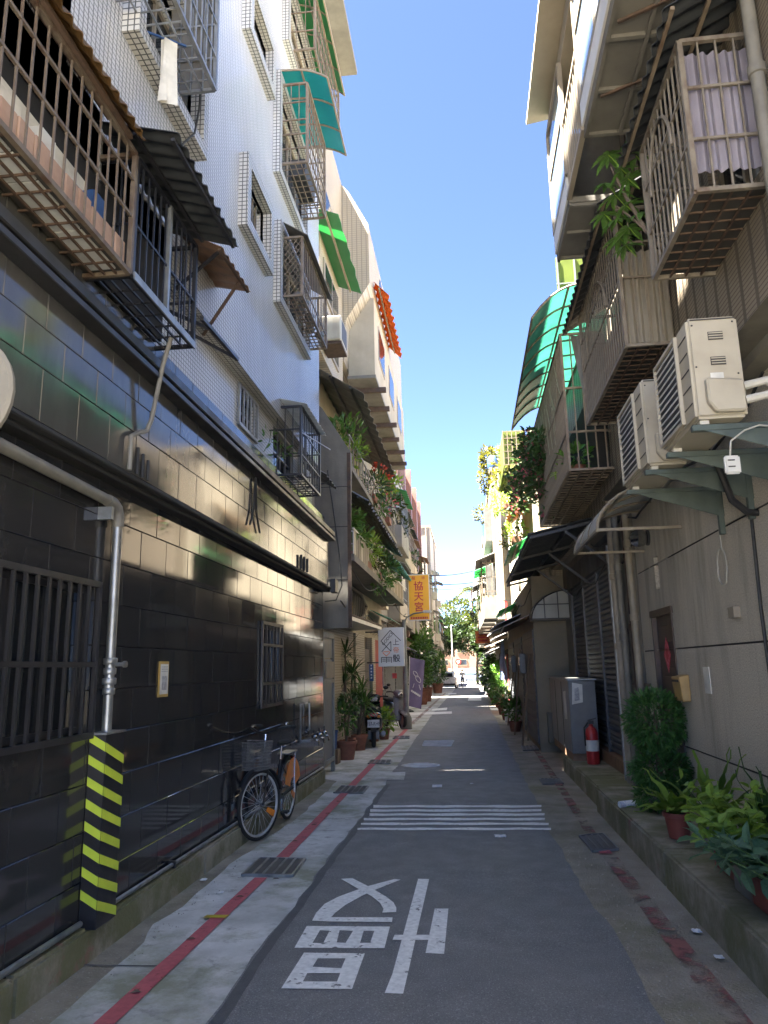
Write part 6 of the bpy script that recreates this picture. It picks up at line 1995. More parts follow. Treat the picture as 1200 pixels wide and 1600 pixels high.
text('骰', .19, 'ink', t, sq(780, 1190) + Vector((0, -.002, 0)), (1, 0, 0), (0, 0, 1), .004, bold=.002)
# blue house plate and red number on the piers
t = thing('street_plate', 'blue enamel street plate on the cream tiled pier', 'sign', (-2.44, 16.6, 1.2))
a, b = PY(577, 1038, 16.19), PY(584, 1064, 16.19)
MB().box(a.x, b.x, 16.17, 16.185, b.z, a.z).build('plate', 'blue_plastic', t)
for i in range(5): MB().box(a.x + .03, b.x - .03, 16.164, 16.169, b.z + .05 + i * .065, b.z + .085 + i * .065).build('lettering', 'line_white', t)
t = thing('red_plate', 'small red and white plate on the pier below the white box sign', 'sign', (-2.4, 18.98, 1.3))
a, b = PY(613, 1052, 18.98), PY(620, 1060, 18.98)
MB().box(a.x, b.x, 18.96, 18.985, b.z, a.z).build('plate', 'sign_red', t)

# yellow temple sign on the lamp post
Y_ = 21.9
PL_ = G(637, 1138)
t = thing('lamp_post', 'grey lamp post with a curved arm and white lamp head', 'lamp post', (PL_.x, Y_ - .25, gz(Y_)))
k = MB(); k.tube([(PL_.x, Y_ - .25, gz(Y_)), (PL_.x, Y_ - .25, .5), (PL_.x, Y_ - .25, 2.9)], [.11, .075, .06], 14); k.build('post', 'pole_grey', t, smooth=True)
MB().lathe([(.16, 0), (.15, .3), (.10, .42), (.08, .45)], (PL_.x, Y_ - .25, gz(Y_)), 14).build('base', 'concrete_wall', t, smooth=True)
lh = PY(668, 956, Y_ - .3)
MB().tube([(PL_.x, Y_ - .27, 2.75), (PL_.x + .08, Y_ - .29, 2.95), (PL_.x + .28, Y_ - .3, 3.06), (lh.x - .1, Y_ - .3, lh.z)], .022, 8).build('arm', 'pole_grey', t, smooth=True)
k = MB(); k.box(lh.x - .14, lh.x + .12, Y_ - .37, Y_ - .23, lh.z - .03, lh.z + .045); k.build('lamp_head', 'lamp_white', t, bevel=.02, seg=2)
t = thing('temple_sign', 'bright yellow temple sign with red brush characters on the lamp post', 'sign', (PL_.x, Y_, 2.8))
a, b = PY(637, 898, Y_), PY(672.5, 969, Y_)
x0, x1, z1, z0 = a.x, b.x, a.z, b.z
MB().box(x0, x1, Y_, Y_ + .08, z0, z1).build('box', 'sign_white', t)
MB().box(x0 + .02, x1 - .02, Y_ - .006, Y_ - .001, z0 + .025, z1 - .025).build('panel', 'sign_yellow', t)
for z in (z0 + .12, z1 - .12): MB().bar((PL_.x, Y_ - .2, z), (PL_.x + .05, Y_ + .03, z), .03).build('bracket', 'dark_metal', t)
W_, H_ = x1 - x0, z1 - z0
cx = x0 + W_ * .49
for i, ch in enumerate('協天宮'):
    text(ch, .29, 'sign_red', t, (cx, Y_ - .009, z1 - H_ * (.27 + .225 * i)), (1, 0, 0), (0, 0, 1), .004, bold=.004)
text('龍', .11, 'sign_red', t, (x0 + W_ * .27, Y_ - .009, z1 - H_ * .085), depth=.004)
text('神', .11, 'sign_red', t, (x0 + W_ * .72, Y_ - .009, z1 - H_ * .085), depth=.004)
for i in range(10): MB().box(x0 + .06 + i * (W_ - .12) / 10, x0 + .06 + (i + .7) * (W_ - .12) / 10, Y_ - .011, Y_ - .007, z0 + .045, z0 + .105).build('small_lettering', 'sign_red', t)
# purple banner
Y_ = 31.0
t = thing('feather_banner', 'purple cloth banner with white line drawing on a leaning pole', 'banner', (-2.5, Y_, gz(Y_)))
c = [PY(641, 1027, Y_), PY(664, 1032, Y_), PY(658, 1108, Y_), PY(639, 1103, Y_)]
c[3].z = max(c[3].z, gz(Y_) + .12); c[2].z = max(c[2].z, gz(Y_) + .05)
k = MB(); k.sheet(lambda s, q: c[0].lerp(c[1], s).lerp(c[3].lerp(c[2], s), q) + Vector((0, .03 * math.sin(s * 5 + q * 4), 0)), 8, 10, .004, (0, 1, 0)); k.build('cloth', 'banner_purple', t, smooth=True)
MB().tube([c[3] + Vector((-.03, 0, -.3)), c[0] + Vector((-.03, 0, .05))], .02, 8).build('pole', 'white_plastic', t)
MB().lathe([(.2, 0), (.2, .05), (.05, .12)], (c[3].x, Y_, gz(Y_)), 12).build('base', 'ac_dark', t)
def bn(s, q): return c[0].lerp(c[1], s).lerp(c[3].lerp(c[2], s), q) + Vector((0, -.02 + .03 * math.sin(s * 5 + q * 4), 0))
for (s0, q0, rs, rq) in ((.42, .32, .2, .045), (.62, .41, .22, .055)):
    pts = [bn(s0 + rs * math.cos(a) * .9 , q0 + rq * math.sin(a) + .03 * math.cos(a)) for a in [i * math.pi / 6 for i in range(13)]]
    MB().tube(pts, .012, 4).build('drawing_line', 'line_white', t)
MB().tube([bn(.35, .52), bn(.25, .62)], .012, 4).build('drawing_line', 'line_white', t); MB().tube([bn(.7, .52), bn(.85, .62)], .012, 4).build('drawing_line', 'line_white', t)
for i in range(6):
    p = bn(.2 + i * .12, .68 + .012 * i); MB().box(p.x - .035, p.x + .035, p.y - .012, p.y - .004, p.z - .04, p.z + .04).build('lettering', 'line_white', t)
# ================================================================ houses further along the lane
def lane_house(name, label, sgn, y0, y1, xg, xu, top, m, seed, my=None, floors=None, gfloor='shutter', zf=3.1, fh=2.7, acs=1, awns=(), roofplants=False, balc=True, winm='beige_frame'):
    """house beside the lane (sgn -1 left, +1 right): core, cross wall, windows with panes, balconies, awnings, units, shutters"""
    rng = random.Random(seed)
    H = thing(name, label, 'building', (sgn * 3.5, (y0 + y1) / 2, gz((y0 + y1) / 2)))
    s = sgn
    base = gz(y1) - .4
    k = MB(); k.box(xg, s * 9, y0 + .02, y1, base, zf); k.box(xu, s * 9, y0, y1 - .02, zf, top); k.build('wall', m, H)
    if my:
        k = MB(); k.add([(xu, y0 - .006, zf), (s * 9, y0 - .006, zf), (s * 9, y0 - .006, top), (xu, y0 - .006, top)], [(0, 1, 2, 3) if s > 0 else (3, 2, 1, 0)]); k.build('cross_wall', my, H)
    k = MB(); k.box(xu - s * .06, s * 9, y0 - .08, y1, top, top + .14); k.build('parapet', m, H)
    n = max(1, int((y1 - y0) / 3.0))
    # ground floor fronts
    for i in range(n):
        a = y0 + (y1 - y0) * i / n + .25; b = y0 + (y1 - y0) * (i + 1) / n - .25
        g = gz((a + b) / 2)
        kind = rng.choice(('shutter', 'door', 'shutter'))
        f = MB().box(xg - s * .02, xg + s * .05, a, b, g + .12, g + 2.4).build('front_opening', 'room_dark' if kind == 'door' else 'shutter', H)
        if kind == 'shutter':
            for j in range(14): MB().box(xg - s * .035, xg - s * .018, a, b, g + .16 + j * .16, g + .27 + j * .16).build('shutter_slat', rng.choice(('shutter', 'shutter_blue')) if j == 0 else 'shutter', H)
        else:
            MB().box(xg - s * .045, xg - s * .02, a + .2, a + 1.1, g + .12, g + 2.2).build('door', rng.choice(('door_brown', 'tarp_red', 'cabinet_grey')), H)
            w_ = MB().box(xg - s * .045, xg - s * .02, a + 1.3, b - .1, g + 1.0, g + 2.2).build('window', winm, H); MB().box(xg - s * .05, xg - s * .046, a + 1.38, b - .18, g + 1.08, g + 2.12).build('pane', 'glass_dark', w_)
        # lean-to hood
        zz_ = g + 2.55 + rng.uniform(-.1, .2)
        corrug(H, 'hood', rng.choice(('grey_sheet', 'dark_sheet', 'grey_sheet', 'brown_sheet')), (xg, a - .2, zz_ + .2), (xg, b + .2, zz_ + .2), (xg - s * rng.uniform(.5, .8), b + .2, zz_ - .05), (xg - s * .6, a - .2, zz_ - .05), 8, .025, 1)
    nf = int((top - zf - .4) / fh)
    for f in range(nf):
        z = zf + f * fh
        for i in range(n):
            a = y0 + (y1 - y0) * i / n + .3; b = y0 + (y1 - y0) * (i + 1) / n - .3
            if balc and rng.random() < .65:
                d = rng.uniform(.35, .6)
                xo = xu - s * d
                MB().box(xo, xu, a, b, z + .05, z + .15).build('balcony_slab', 'concrete_wall', H)
                MB().box(xo, xo + s * .05, a, b, z + .15, z + .85).build('balcony_parapet', rng.choice((m, 'beige_frame', 'tan_render', 'grey_render')), H)
                MB().box(xo + s * .05, xu, a, a + .04, z + .15, z + .85).build('balcony_end', m, H)
                k = MB()
                for j in range(int((b - a) / .22) + 1): k.bar((xo, a + j * .22, z + .85), (xo, a + j * .22, z + 2.1), .02)
                for j in range(3): k.bar((xo, a, z + 1.0 + j * .5), (xo, b, z + 1.0 + j * .5), .02); k.bar((xo, a, z + 1.0 + j * .5), (xu, a, z + 1.0 + j * .5), .02)
                for j in range(3): k.bar((xo + (xu - xo) * j / 3, a, z + .85), (xo + (xu - xo) * j / 3, a, z + 2.1), .02)
                k.build('grille', rng.choice(('tan_metal', 'beige_frame', 'cabinet_grey')), H)
                corrug(H, 'balcony_hood', rng.choice(('grey_sheet', 'dark_sheet', 'green_sheet', 'brown_sheet', 'teal_sheet_old', 'frost_sheet')), (xu, a - .1, z + 2.35), (xu, b + .1, z + 2.35), (xo - s * .22, b + .1, z + 2.08), (xo - s * .22, a - .1, z + 2.08), 9, .025, 1)
                w_ = MB().box(xu - s * .02, xu, a + .2, b - .2, z + .2, z + 2.0).build('window', winm, H); MB().box(xu - s * .03, xu - s * .022, a + .28, b - .28, z + .28, z + 1.92).build('pane', 'glass_dark', w_)
                if rng.random() < .6:
                    q = (xo - s * .05, a + rng.uniform(.2, .9) * (b - a), z + .95)
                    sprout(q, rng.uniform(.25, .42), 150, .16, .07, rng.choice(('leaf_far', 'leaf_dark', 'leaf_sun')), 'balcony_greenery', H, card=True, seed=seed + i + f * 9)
                if rng.random() < .35:
                    k = MB()
                    for j in range(4):
                        yy = a + .3 + j * .35
                        k.prism([(xo - s * .06, yy, z + 1.9), (xo - s * .06, yy + .28, z + 1.9), (xo - s * .06, yy + .25, z + 1.25), (xo - s * .06, yy + .03, z + 1.25)], (.01, 0, 0))
                    setkind(k.build('laundry', rng.choice(('cloth_white', 'blue_cloth', 'planter_pink')), H))
            else:
                w_ = MB().box(xu - s * .05, xu, a + .25, b - .25, z + .75, z + 1.95).build('window', winm, H)
                for j in (0, 1):
                    c0 = a + .31 + j * (b - a - .56) / 2; MB().box(xu - s * .058, xu - s * .052, c0, c0 + (b - a - .68) / 2, z + .82, z + 1.88).build('pane', 'glass_dark', w_)
                if rng.random() < .7: 
                    MB().prism([(xu, a + .1, z + 2.2), (xu - s * .5, a + .1, z + 2.02), (xu - s * .5, b - .1, z + 2.02), (xu, b - .1, z + 2.2)], (0, 0, .02)).build('window_hood', rng.choice(('grey_sheet', 'green_sheet', 'brown_sheet', 'frost_sheet')), H)
                if rng.random() < .7:
                    MB().box(xu - s * .34, xu - s * .02, a + .3, a + 1.0, z + .25, z + .72).build('cooling_unit', 'ac_cream', H)
    if my:   # a few openings and stains of the cross wall
        for f in range(nf):
            z = zf + f * fh + .9
    # drain pipes on the cross wall and front
    MB().tube([(xu + s * .25, y0 - .06, top), (xu + s * .25, y0 - .06, zf)], .05, 8).build('rain_pipe', 'pvc_tan', H, smooth=True)
    MB().tube([(xu - s * .06, (y0 + y1) / 2, top), (xu - s * .06, (y0 + y1) / 2, zf + .2)], .04, 6).build('rain_pipe', 'pvc_grey', H, smooth=True)
    return H


# left row
lane_house('balcony_apartment_building', 'grey apartment house with hooded balconies beyond the yellow temple sign', -1, 22.4, 33.8, -3.0, -2.85, 9.6, 'grey_render', 11, 'tan_tile_y', winm='beige_frame')
lane_house('brick_pilaster_building', 'narrow apartment house with red-brown tiled pilasters', -1, 34.2, 46.8, -3.1, -3.05, 11.4, 'cream_render', 15, 'brown_tile_x')
PB = [o for o in bpy.data.objects if o.name.startswith('brick_pilaster_building')][0]
for y in (34.3, 38.2, 42.4, 46.2): MB().box(-3.12, -2.72, y, y + .45, 2.9, 11.9).build('pilaster', 'brown_tile_x', PB)
lane_house('beige_block', 'plain beige block whose end wall rises above the lane', -1, 50.0, 60.0, -3.1, -2.35, 10.9, 'beige_far', 19, 'beige_far', balc=False)
lane_house('low_balcony_building', 'low cluttered house with an orange roof sheet near the end of the lane', -1, 60.3, 78.0, -3.2, -2.95, 7.6, 'tan_render', 23, 'tan_render')
lane_house('end_shade_house', 'grey house added on the left to shade the closing cross street', -1, 79, 104, -4.2, -4.0, 7.0, 'grey_render', 27, 'tan_render')  # house added to keep the sun off the far cross street
# right row
lane_house('terrace_building', 'tan terraced house with a grey side wall beyond the roller shutter shop', 1, 15.25, 25.6, 1.32, 1.50, 6.3, 'tan_render', 31, 'cream_tile_y', fh=2.9, zf=3.3)
TB = [o for o in bpy.data.objects if o.name.startswith('terrace_building')][0]
MB().add([(1.30, 15.2, -.3), (3.0, 15.2, -.3), (3.0, 15.2, 3.3), (1.30, 15.2, 3.3)], [(0, 1, 2, 3)]).build('side_wall', 'tan_render', TB)
MB().box(1.98, 2.01, 15.17, 15.2, -.2, 2.2).build('wall_pipe', 'rust_metal', TB)
MB().box(1.45, 1.62, 14.95, 15.19, gz(15) + .2, gz(15) + .75).build('concrete_block', 'concrete_wall', TB)
BE = lane_house('roof_garden_building', 'beige apartment house with a roof garden and an end wall facing the lane', 1, 26.0, 44.0, 1.5, 1.05, 8.35, 'tan_render', 37, 'tan_tile_y')
lane_house('far_right_building', 'far tiled house with cluttered balconies past the roof garden house', 1, 44.4, 62.0, 1.6, 1.20, 7.4, 'beige_far', 41, 'cream_tile_y')
lane_house('end_right_building', 'last sunlit pale house on the right before the trees', 1, 62.4, 80.0, 1.7, 1.5, 6.6, 'pink_far', 43, 'beige_far')
# the house that closes the view
EB = thing('end_building', 'pinkish tiled building closing the far end of the lane', 'building', (0, 122, gz(122)))
MB().box(-22, 22, 122, 132, gz(122) - .5, 6.2).build('wall', 'pink_far', EB)
for i in range(9):
    for z in (2.6, 4.6):
        w_ = MB().box(-14 + i * 3, -12.4 + i * 3, 121.9, 122, z - 1, z).build('window', 'beige_frame', EB); MB().box(-13.9 + i * 3, -12.5 + i * 3, 121.85, 121.9, z - .9, z - .1).build('pane', 'glass_dark', w_)
MB().box(-3.5, 4.5, 121.7, 122, gz(122), 1.2).build('garage_door', 'beige_far', EB)

# ---------------------------------------------------------------- details over the right row
t = thing('wind_screen', 'glowing lime plastic sheet screening the balcony above the teal awning', 'plastic screen', (1.5, 9.1, 6.0))
MB().box(1.34, 1.86, 9.05, 9.058, 6.0, 6.78).build('sheet', 'lime_sheet', t)
for x in (1.36, 1.58, 1.8): MB().bar((x, 9.04, 5.9), (x, 9.04, 6.78), .02).build('post', 'cabinet_grey', t)
MB().bar((1.34, 9.04, 6.4), (1.86, 9.04, 6.4), .016).build('rail', 'cabinet_grey', t)
MB().bar((1.36, 9.035, 5.95), (1.8, 9.035, 6.7), .012).build('brace', 'cabinet_grey', t)
t = thing('roof_screen', 'lime plastic lattice roof screen above the terraced house', 'plastic screen', (1.2, 18, 6.4))
for i in range(2):
    MB().box(1.06, 1.62, 18.0 + i * 3, 18.01 + i * 3, 6.44, 7.3).build('sheet', 'lime_sheet', t)
MB().box(1.06, 1.068, 18.0, 21.0, 6.44, 7.3).build('sheet', 'lime_sheet', t)
for i in range(6): MB().bar((1.06 + i * .11, 17.98, 6.4), (1.06 + i * .11, 17.98, 7.3), .018).build('post', 'tan_metal', t)
for i in range(6): MB().bar((1.06, 17.98, 6.42 + i * .17), (1.62, 17.98, 6.42 + i * .17), .014).build('rail', 'tan_metal', t)
lcR = lambda label, y0, y1, xi, zi, xo, zo, m, n: lcawn(label, y0, y1, xi, zi, xo, zo, m, n, 1, 2, .02, pm='beige_frame')
lcR('folded orange canvas awning on the terraced house balcony', 16.0, 19.0, 1.5, 5.35, 1.02, 4.95, 'amber_sheet', 8)
lcR('green striped awning under the orange canvas', 15.6, 18.4, 1.45, 4.25, .95, 3.95, 'green_sheet', 9)
lcR('bright green narrow awning low over the lane past the shop', 20.0, 23.0, 1.4, 3.2, .85, 2.95, 'green_sheet', 8)
t = hang('pale flowering plants along the terraced house balcony below the orange canvas', (1.2, 17.2, 4.3), [(0, 0, .3, .25, 160, .12, .05, 'leaf_fresh', True), (-.05, 1.0, .3, .25, 160, .12, .05, 'leaf_sun', True)], 0)
archcanopy('black framed arched canopy with frosted end panels at the grey side wall', 2.0, 1.22, 14.55, 15.15, 2.96, .55, 'frost_sheet', 'black_metal', True, 2)
t = thing('hanging_cloth', 'long pale blue cloth hanging from a porch on the right', 'cloth', (1.3, 30.5, .6))
a, b = PY(784, 1000, 30.5), PY(787, 1062, 30.5)
k = MB(); k.sheet(lambda s, q: (a.x + (b.x - a.x) * q + (s - .5) * (.10 + .22 * q) + .02 * math.sin(q * 9), 30.5 + .03 * math.sin(s * 9), a.z + (b.z - a.z) * q), 6, 8, .006, (0, 1, 0)); k.build('cloth', 'blue_cloth', t, smooth=True)
MB().bar((a.x - .3, 30.52, a.z + .03), (1.55, 30.52, a.z + .03), .03).build('pole', 'wood_old', t)
t = thing('shop_sign', 'orange box sign hung across the lane side of the right row', 'sign', (1.2, 40, 2.7))
a, b = PY(742.5, 986, 40), PY(765.5, 1005, 40)
MB().box(a.x, b.x, 40, 40.12, b.z, a.z).build('box', 'sign_orange', t)
for i in range(3): MB().box(a.x + .12, b.x - .12, 39.985, 39.999, b.z + .1 + i * .17, b.z + .19 + i * .17).build('lettering', 'sign_red', t)
MB().bar((b.x, 40.06, a.z - .1), (1.6, 40.06, a.z - .1), .05).build('arm', 'dark_metal', t)
t = thing('red_banner', 'vertical red banner on the roof garden house', 'banner', (1.3, 26, 3.6))
a, b = PY(788, 938, 25.6), PY(794, 976, 25.6)
MB().box(a.x, b.x, 25.6, 25.62, b.z, a.z).build('cloth', 'red_paint', t)
MB().bar((a.x - .05, 25.61, a.z), (1.6, 25.61, a.z), .03).build('arm', 'dark_metal', t)
# box balconies on the lane side of the roof-garden house
for y, z, m_ in ((27.5, 6.1, 'grey_sheet'), (29.0, 4.1, 'grey_sheet')):
    MB().box(.78, 1.05, y, y + 4, z, z + 1.3).build('box_balcony', m_, BE); 
    for j in range(3): MB().box(.772, .779, y + .3 + j * 1.25, y + 1.3 + j * 1.25, z + .5, z + 1.2).build('pane', 'glass_dark', BE)
    sprout((.76, y + 1.0, z + 1.2), .35, 200, .16, .07, 'leaf_yellow', 'balcony_greenery', BE, card=True, seed=int(y))
t = thing('roof_shrub', 'sunlit yellow-green shrub spilling over the beige parapet', 'shrub', (1.1, 26.6, 8.5))
k = MB(); k.lathe([(.2, 0), (.26, .4), (.24, .4)], (1.25, 26.7, 8.5), 12); k.build('tub', 'terracotta', t)
MB().tube([(1.25, 26.7, 8.8), (1.05, 26.6, 9.2), (.95, 26.6, 9.1)], [.03, .02, .01], 5).build('stem', 'bark', t)
sprout((1.0, 26.7, 9.05), .38, 520, .16, .07, 'leaf_yellow', 'foliage', t, card=True, seed=3, shape=(.8, 1, 1)); sprout((.82, 26.6, 8.3), .38, 420, .15, .06, 'leaf_yellow', 'foliage', t, card=True, seed=5, shape=(.5, 1, 1.5))
t = thing('roof_shrub', 'pale grey-green shrub beside the blue barrel on the beige roof', 'shrub', (1.55, 26.8, 8.5))
MB().lathe([(.2, 0), (.25, .35), (.23, .35)], (1.62, 26.9, 8.5), 12).build('tub', 'cabinet_grey', t); sprout((1.62, 26.9, 9.2), .42, 360, .15, .06, 'leaf_fresh', 'foliage', t, card=True, seed=8); MB().tube([(1.62, 26.9, 8.8), (1.62, 26.9, 9.2)], .02, 5).build('stem', 'bark', t)
single(MB().lathe([(.2, 0), (.24, .1), (.24, .4), (.2, .5), (.02, .5)], (1.18, 26.3, 8.49), 14), 'water_barrel', 'blue_plastic', 'blue plastic barrel on the edge of the roof garden', 'barrel', (1.18, 26.3, 8.49), smooth=True)
# small roof plants of the terraced house
for i, (x, y, z, m_, lab) in enumerate(((1.35, 19.8, 6.44, 'leaf_yellow', 'yellow-green plants along the terraced house roof edge'), (1.4, 23.5, 6.44, 'leaf_fresh', 'green plants behind the lime lattice screen'))):
    hang(lab, (x, y, z), [(-.1, 0, .45, .4, 260, .15, .06, m_, True), (-.2, .8, .3, .35, 200, .15, .06, m_, True)], 0)

# overhead cables
for i, (za, zb, sag, y, lab) in enumerate(((5.3, 5.9, .25, 30, 'thick black cable slung highest across the lane'), (5.05, 5.35, .22, 30.3, 'black cable slung just below the highest one'), (4.9, 5.3, .3, 30.6, 'thin black cable slung third across the lane'), (4.1, 4.6, .2, 36, 'single thin cable crossing lower down past the temple sign'))):
    P_ = [(-2.36 + (3.5) * s, y + s * 3, za + (zb - za) * s - sag * 4 * s * (1 - s)) for s in [j / 12 for j in range(13)]]
    single(MB().tube(P_, .022 if i < 2 else .012, 5), 'overhead_cable', 'cable', lab, 'cable', (-2.36, y, za), 'overhead cables')

# ---------------------------------------------------------------- plants and clutter along the far right kerb
rng = random.Random(77)
for i, (x, y, r, m_, lab) in enumerate(((1.25, 34.0, .5, 'leaf_mid', 'bushy plant in a red pot at the near end of the right-hand plant row'), (1.30, 36.5, .55, 'leaf_dark', 'dark leafy plant in a red pot, second in the right-hand plant row'), (1.2, 39.5, .6, 'leaf_mid', 'tall green bush in a tub below the orange sign'), (1.25, 43, .7, 'leaf_dark', 'big dark bush just past the orange sign'), (1.2, 47.5, .75, 'leaf_mid', 'large bush beside the parked dark scooter'), (1.3, 56, .8, 'leaf_dark', 'far dark bush near the end of the right-hand plant row'))):
    potplant(lab, (x, y, gz(y) + .004), .25, .4, [(0, 0, .4 + r, r, 420, .2, .09, m_, True), (.1, .5, .6 + r * 1.7, r * .9, 380, .2, .09, m_, True)], None, 'red_pot')
scooter('dark scooter parked before the far right-hand bushes', (1.05, 50.0, gz(50)), R(95), 'scooter_black')
for i, (y, h, m_, lab) in enumerate(((38, 1.2, 'leaf_mid', 'leafy tree in a big orange tub before the far white car'), (42, 1.5, 'leaf_dark', 'dark leafy tree in a tub along the far left houses'), (58, .9, 'leaf_mid', 'climbing greenery on the far left house front'))):
    potplant(lab, (-2.5, y, gz(y) + .004), .42, .75, [(0, 0, .9 + h * .5, .7, 620, .22, .1, m_, True), (-.1, .6, 1.2 + h, .75, 620, .22, .1, m_, True), (.05, -.3, 1.5 + h * 1.3, .5, 360, .22, .1, 'leaf_mid', True)])

# ---------------------------------------------------------------- cars, rider, trees at the far end
def car(label, loc, rz, paint):
    t = thing('car', label, 'car', loc, rz)
    K = dict(local=True, smooth=True)
    def loft(secs, nm, m, par=t):
        k = MB(); N = 14
        for (x, z, hw, hh) in secs:
            for j in range(N):
                a = 2 * math.pi * (j + .5) / N
                ca, sa = math.cos(a), math.sin(a)
                k.v.append((x, hw * math.copysign(abs(ca) ** .35, ca), z + hh * math.copysign(abs(sa) ** .35, sa)))
        for i in range(len(secs) - 1):
            for j in range(N): k.f.append((i * N + j, i * N + (j + 1) % N, (i + 1) * N + (j + 1) % N, (i + 1) * N + j))
        k.f.append(tuple(range(N))); k.f.append(tuple(range((len(secs) - 1) * N, len(secs) * N))[::-1])
        return k.build(nm, m, par, **K)
    b = loft([(-2.05, .72, .75, .28), (-1.9, .68, .86, .42), (-1.2, .66, .88, .46), (0, .64, .88, .45), (1.2, .62, .88, .42), (1.8, .58, .85, .34), (2.05, .52, .72, .22)], 'body', paint)
    loft([(-1.95, 1.12, .70, .08), (-1.6, 1.30, .72, .28), (-.8, 1.36, .73, .30), (.1, 1.35, .73, .30), (.55, 1.25, .72, .22), (1.0, 1.08, .70, .05)], 'cabin', paint)
    for s in (-1, 1):
        k = MB(); k.prism([(-1.5, s * .725, 1.12), (-.5, s * .725, 1.12), (-.5, s * .735, 1.52), (-1.3, s * .735, 1.52)], (0, s * .012, 0)); k.build('side_window', 'glass_blue', t, local=True)
        k = MB(); k.prism([(-.42, s * .725, 1.12), (.65, s * .725, 1.12), (.35, s * .735, 1.46), (-.42, s * .735, 1.52)], (0, s * .012, 0)); k.build('side_window', 'glass_blue', t, local=True)
        MB().box(-1.99, -1.90, s * .60, s * .80, .78, .98).build('tail_light', 'tail_red', t, local=True)
        MB().box(1.88, 1.98, s * .55, s * .78, .60, .74).build('headlight', 'chrome', t, local=True)
    k = MB(); k.prism([(-1.98, -.6, 1.12), (-1.98, .6, 1.12), (-1.82, .55, 1.48), (-1.82, -.55, 1.48)], (-.02, 0, 0)); k.build('rear_window', 'glass_dark', t, local=True)
    k = MB(); k.prism([(1.02, -.6, 1.10), (1.02, .6, 1.10), (.58, .55, 1.46), (.58, -.55, 1.46)], (.02, 0, .01)); k.build('windscreen', 'glass_dark', t, local=True)
    for x in (-1.3, 1.28):
        for s in (-1, 1):
            w = MB().lathe([(.2, -.1), (.3, -.1), (.33, -.06), (.33, .06), (.3, .1), (.2, .1)], (x, s * .80, .33), 18, 'Y').build('wheel', 'rubber', t, **K)
            MB().lathe([(.02, -.1), (.21, -.105), (.21, .105), (.02, .1)], (x, s * .80, .33), 14, 'Y').build('rim', 'chrome', w, **K)
    MB().box(-2.07, -2.05, -.22, .22, .60, .72).build('number_plate', 'plate_white', t, local=True)
    MB().box(-2.06, -1.98, -.8, .8, .34, .50).build('bumper', 'rubber', t, local=True)
    return t


YC = 76
car('white estate car parked on the left near the end of the lane', (-2.2, YC, gz(YC)), R(88), 'car_white')
car('blue grey car standing across the far end of the lane', (.4, 112, gz(112)), R(4), 'car_blue')
# cyclist riding away
yb = 74.0
xb = PY(723, 1072, yb).x
CB = thing('bicycle', 'dark bicycle ridden down the middle of the lane', 'bicycle', (xb, yb, gz(yb) + .008), R(90))
wheel(CB, (.5, 0, .33), 0, .33); wheel(CB, (-.5, 0, .33), 0, .33)
k = MB(); k.tube([(-.5, 0, .33), (-.05, 0, .30), (.38, 0, .72), (.5, 0, .33)], .018, 6); k.tube([(-.05, 0, .3), (-.18, 0, .85)], .018, 6); k.tube([(.38, 0, .72), (.36, 0, 1.0)], .016, 6); k.tube([(.34, -.28, 1.02), (.36, 0, 1.0), (.34, .28, 1.02)], .015, 6); k.build('frame', 'bike_black', CB, local=True)
MB().ball((-.2, 0, .88), .13, .08, .04, 8, 5).build('saddle', 'rubber', CB, local=True)
PS = thing('person', 'rider in a pale shirt and dark trousers seen from behind on a bicycle', 'person', (xb, yb, gz(yb)), R(90))
def skin_body(name, joints, edges, m, par, root):
    me = bpy.data.meshes.new(name)
    me.from_pydata([j[0] for j in joints], edges, [])
    o = bpy.data.objects.new(name, me); COL.objects.link(o)
    o.modifiers.new('skin', 'SKIN'); sd = o.modifiers.new('sub', 'SUBSURF'); sd.levels = 1; sd.render_levels = 1
    lay = me.skin_vertices[0] if me.skin_vertices else None
    if lay is None:
        bm = bmesh.new(); bm.from_mesh(me); bm.verts.layers.skin.verify(); bm.to_mesh(me); bm.free(); lay = me.skin_vertices[0]
    for i, (p, r) in enumerate(joints):
        lay.data[i].radius = r if isinstance(r, tuple) else (r, r); lay.data[i].use_root = (i == root)
    dg = bpy.context.evaluated_depsgraph_get()
    me2 = bpy.data.meshes.new_from_object(o.evaluated_get(dg))
    bpy.data.objects.remove(o)
    me2.materials.clear(); me2.materials.append(MAT[m])
    me2.polygons.foreach_set('use_smooth', [True] * len(me2.polygons))
    q = bpy.data.objects.new(name, me2); COL.objects.link(q); q.parent = par
    return q


J = [((-.18, 0, .98), (.13, .16)), ((-.12, 0, 1.18), (.12, .15)), ((-.02, 0, 1.42), (.12, .18)), ((.02, 0, 1.52), (.055, .06)), ((.05, 0, 1.58), .06),      # 0 pelvis .. 4 neck top
     ((-.14, .09, .94), .09), ((.16, .12, .78), .075), ((.0, .12, .42), .05), ((-.02, .12, .26), .04), ((.14, .12, .22), .035),                      # left leg 5-9
     ((-.14, -.09, .94), .09), ((.22, -.12, .90), .075), ((.10, -.12, .58), .05), ((.08, -.12, .44), .04), ((.22, -.12, .40), .035),                  # right leg 10-14
     ((-.01, .19, 1.44), .06), ((.12, .25, 1.22), .045), ((.33, .24, 1.05), .035), ((-.01, -.19, 1.44), .06), ((.12, -.25, 1.22), .045), ((.33, -.24, 1.05), .035)]
Ed = [(0, 1), (1, 2), (2, 3), (3, 4), (0, 5), (5, 6), (6, 7), (7, 8), (8, 9), (0, 10), (10, 11), (11, 12), (12, 13), (13, 14), (2, 15), (15, 16), (16, 17), (2, 18), (18, 19), (19, 20)]
body = skin_body('body', J, Ed, 'shirt', PS, 0)
body.data.materials.append(MAT['trousers']); body.data.materials.append(MAT['skin'])
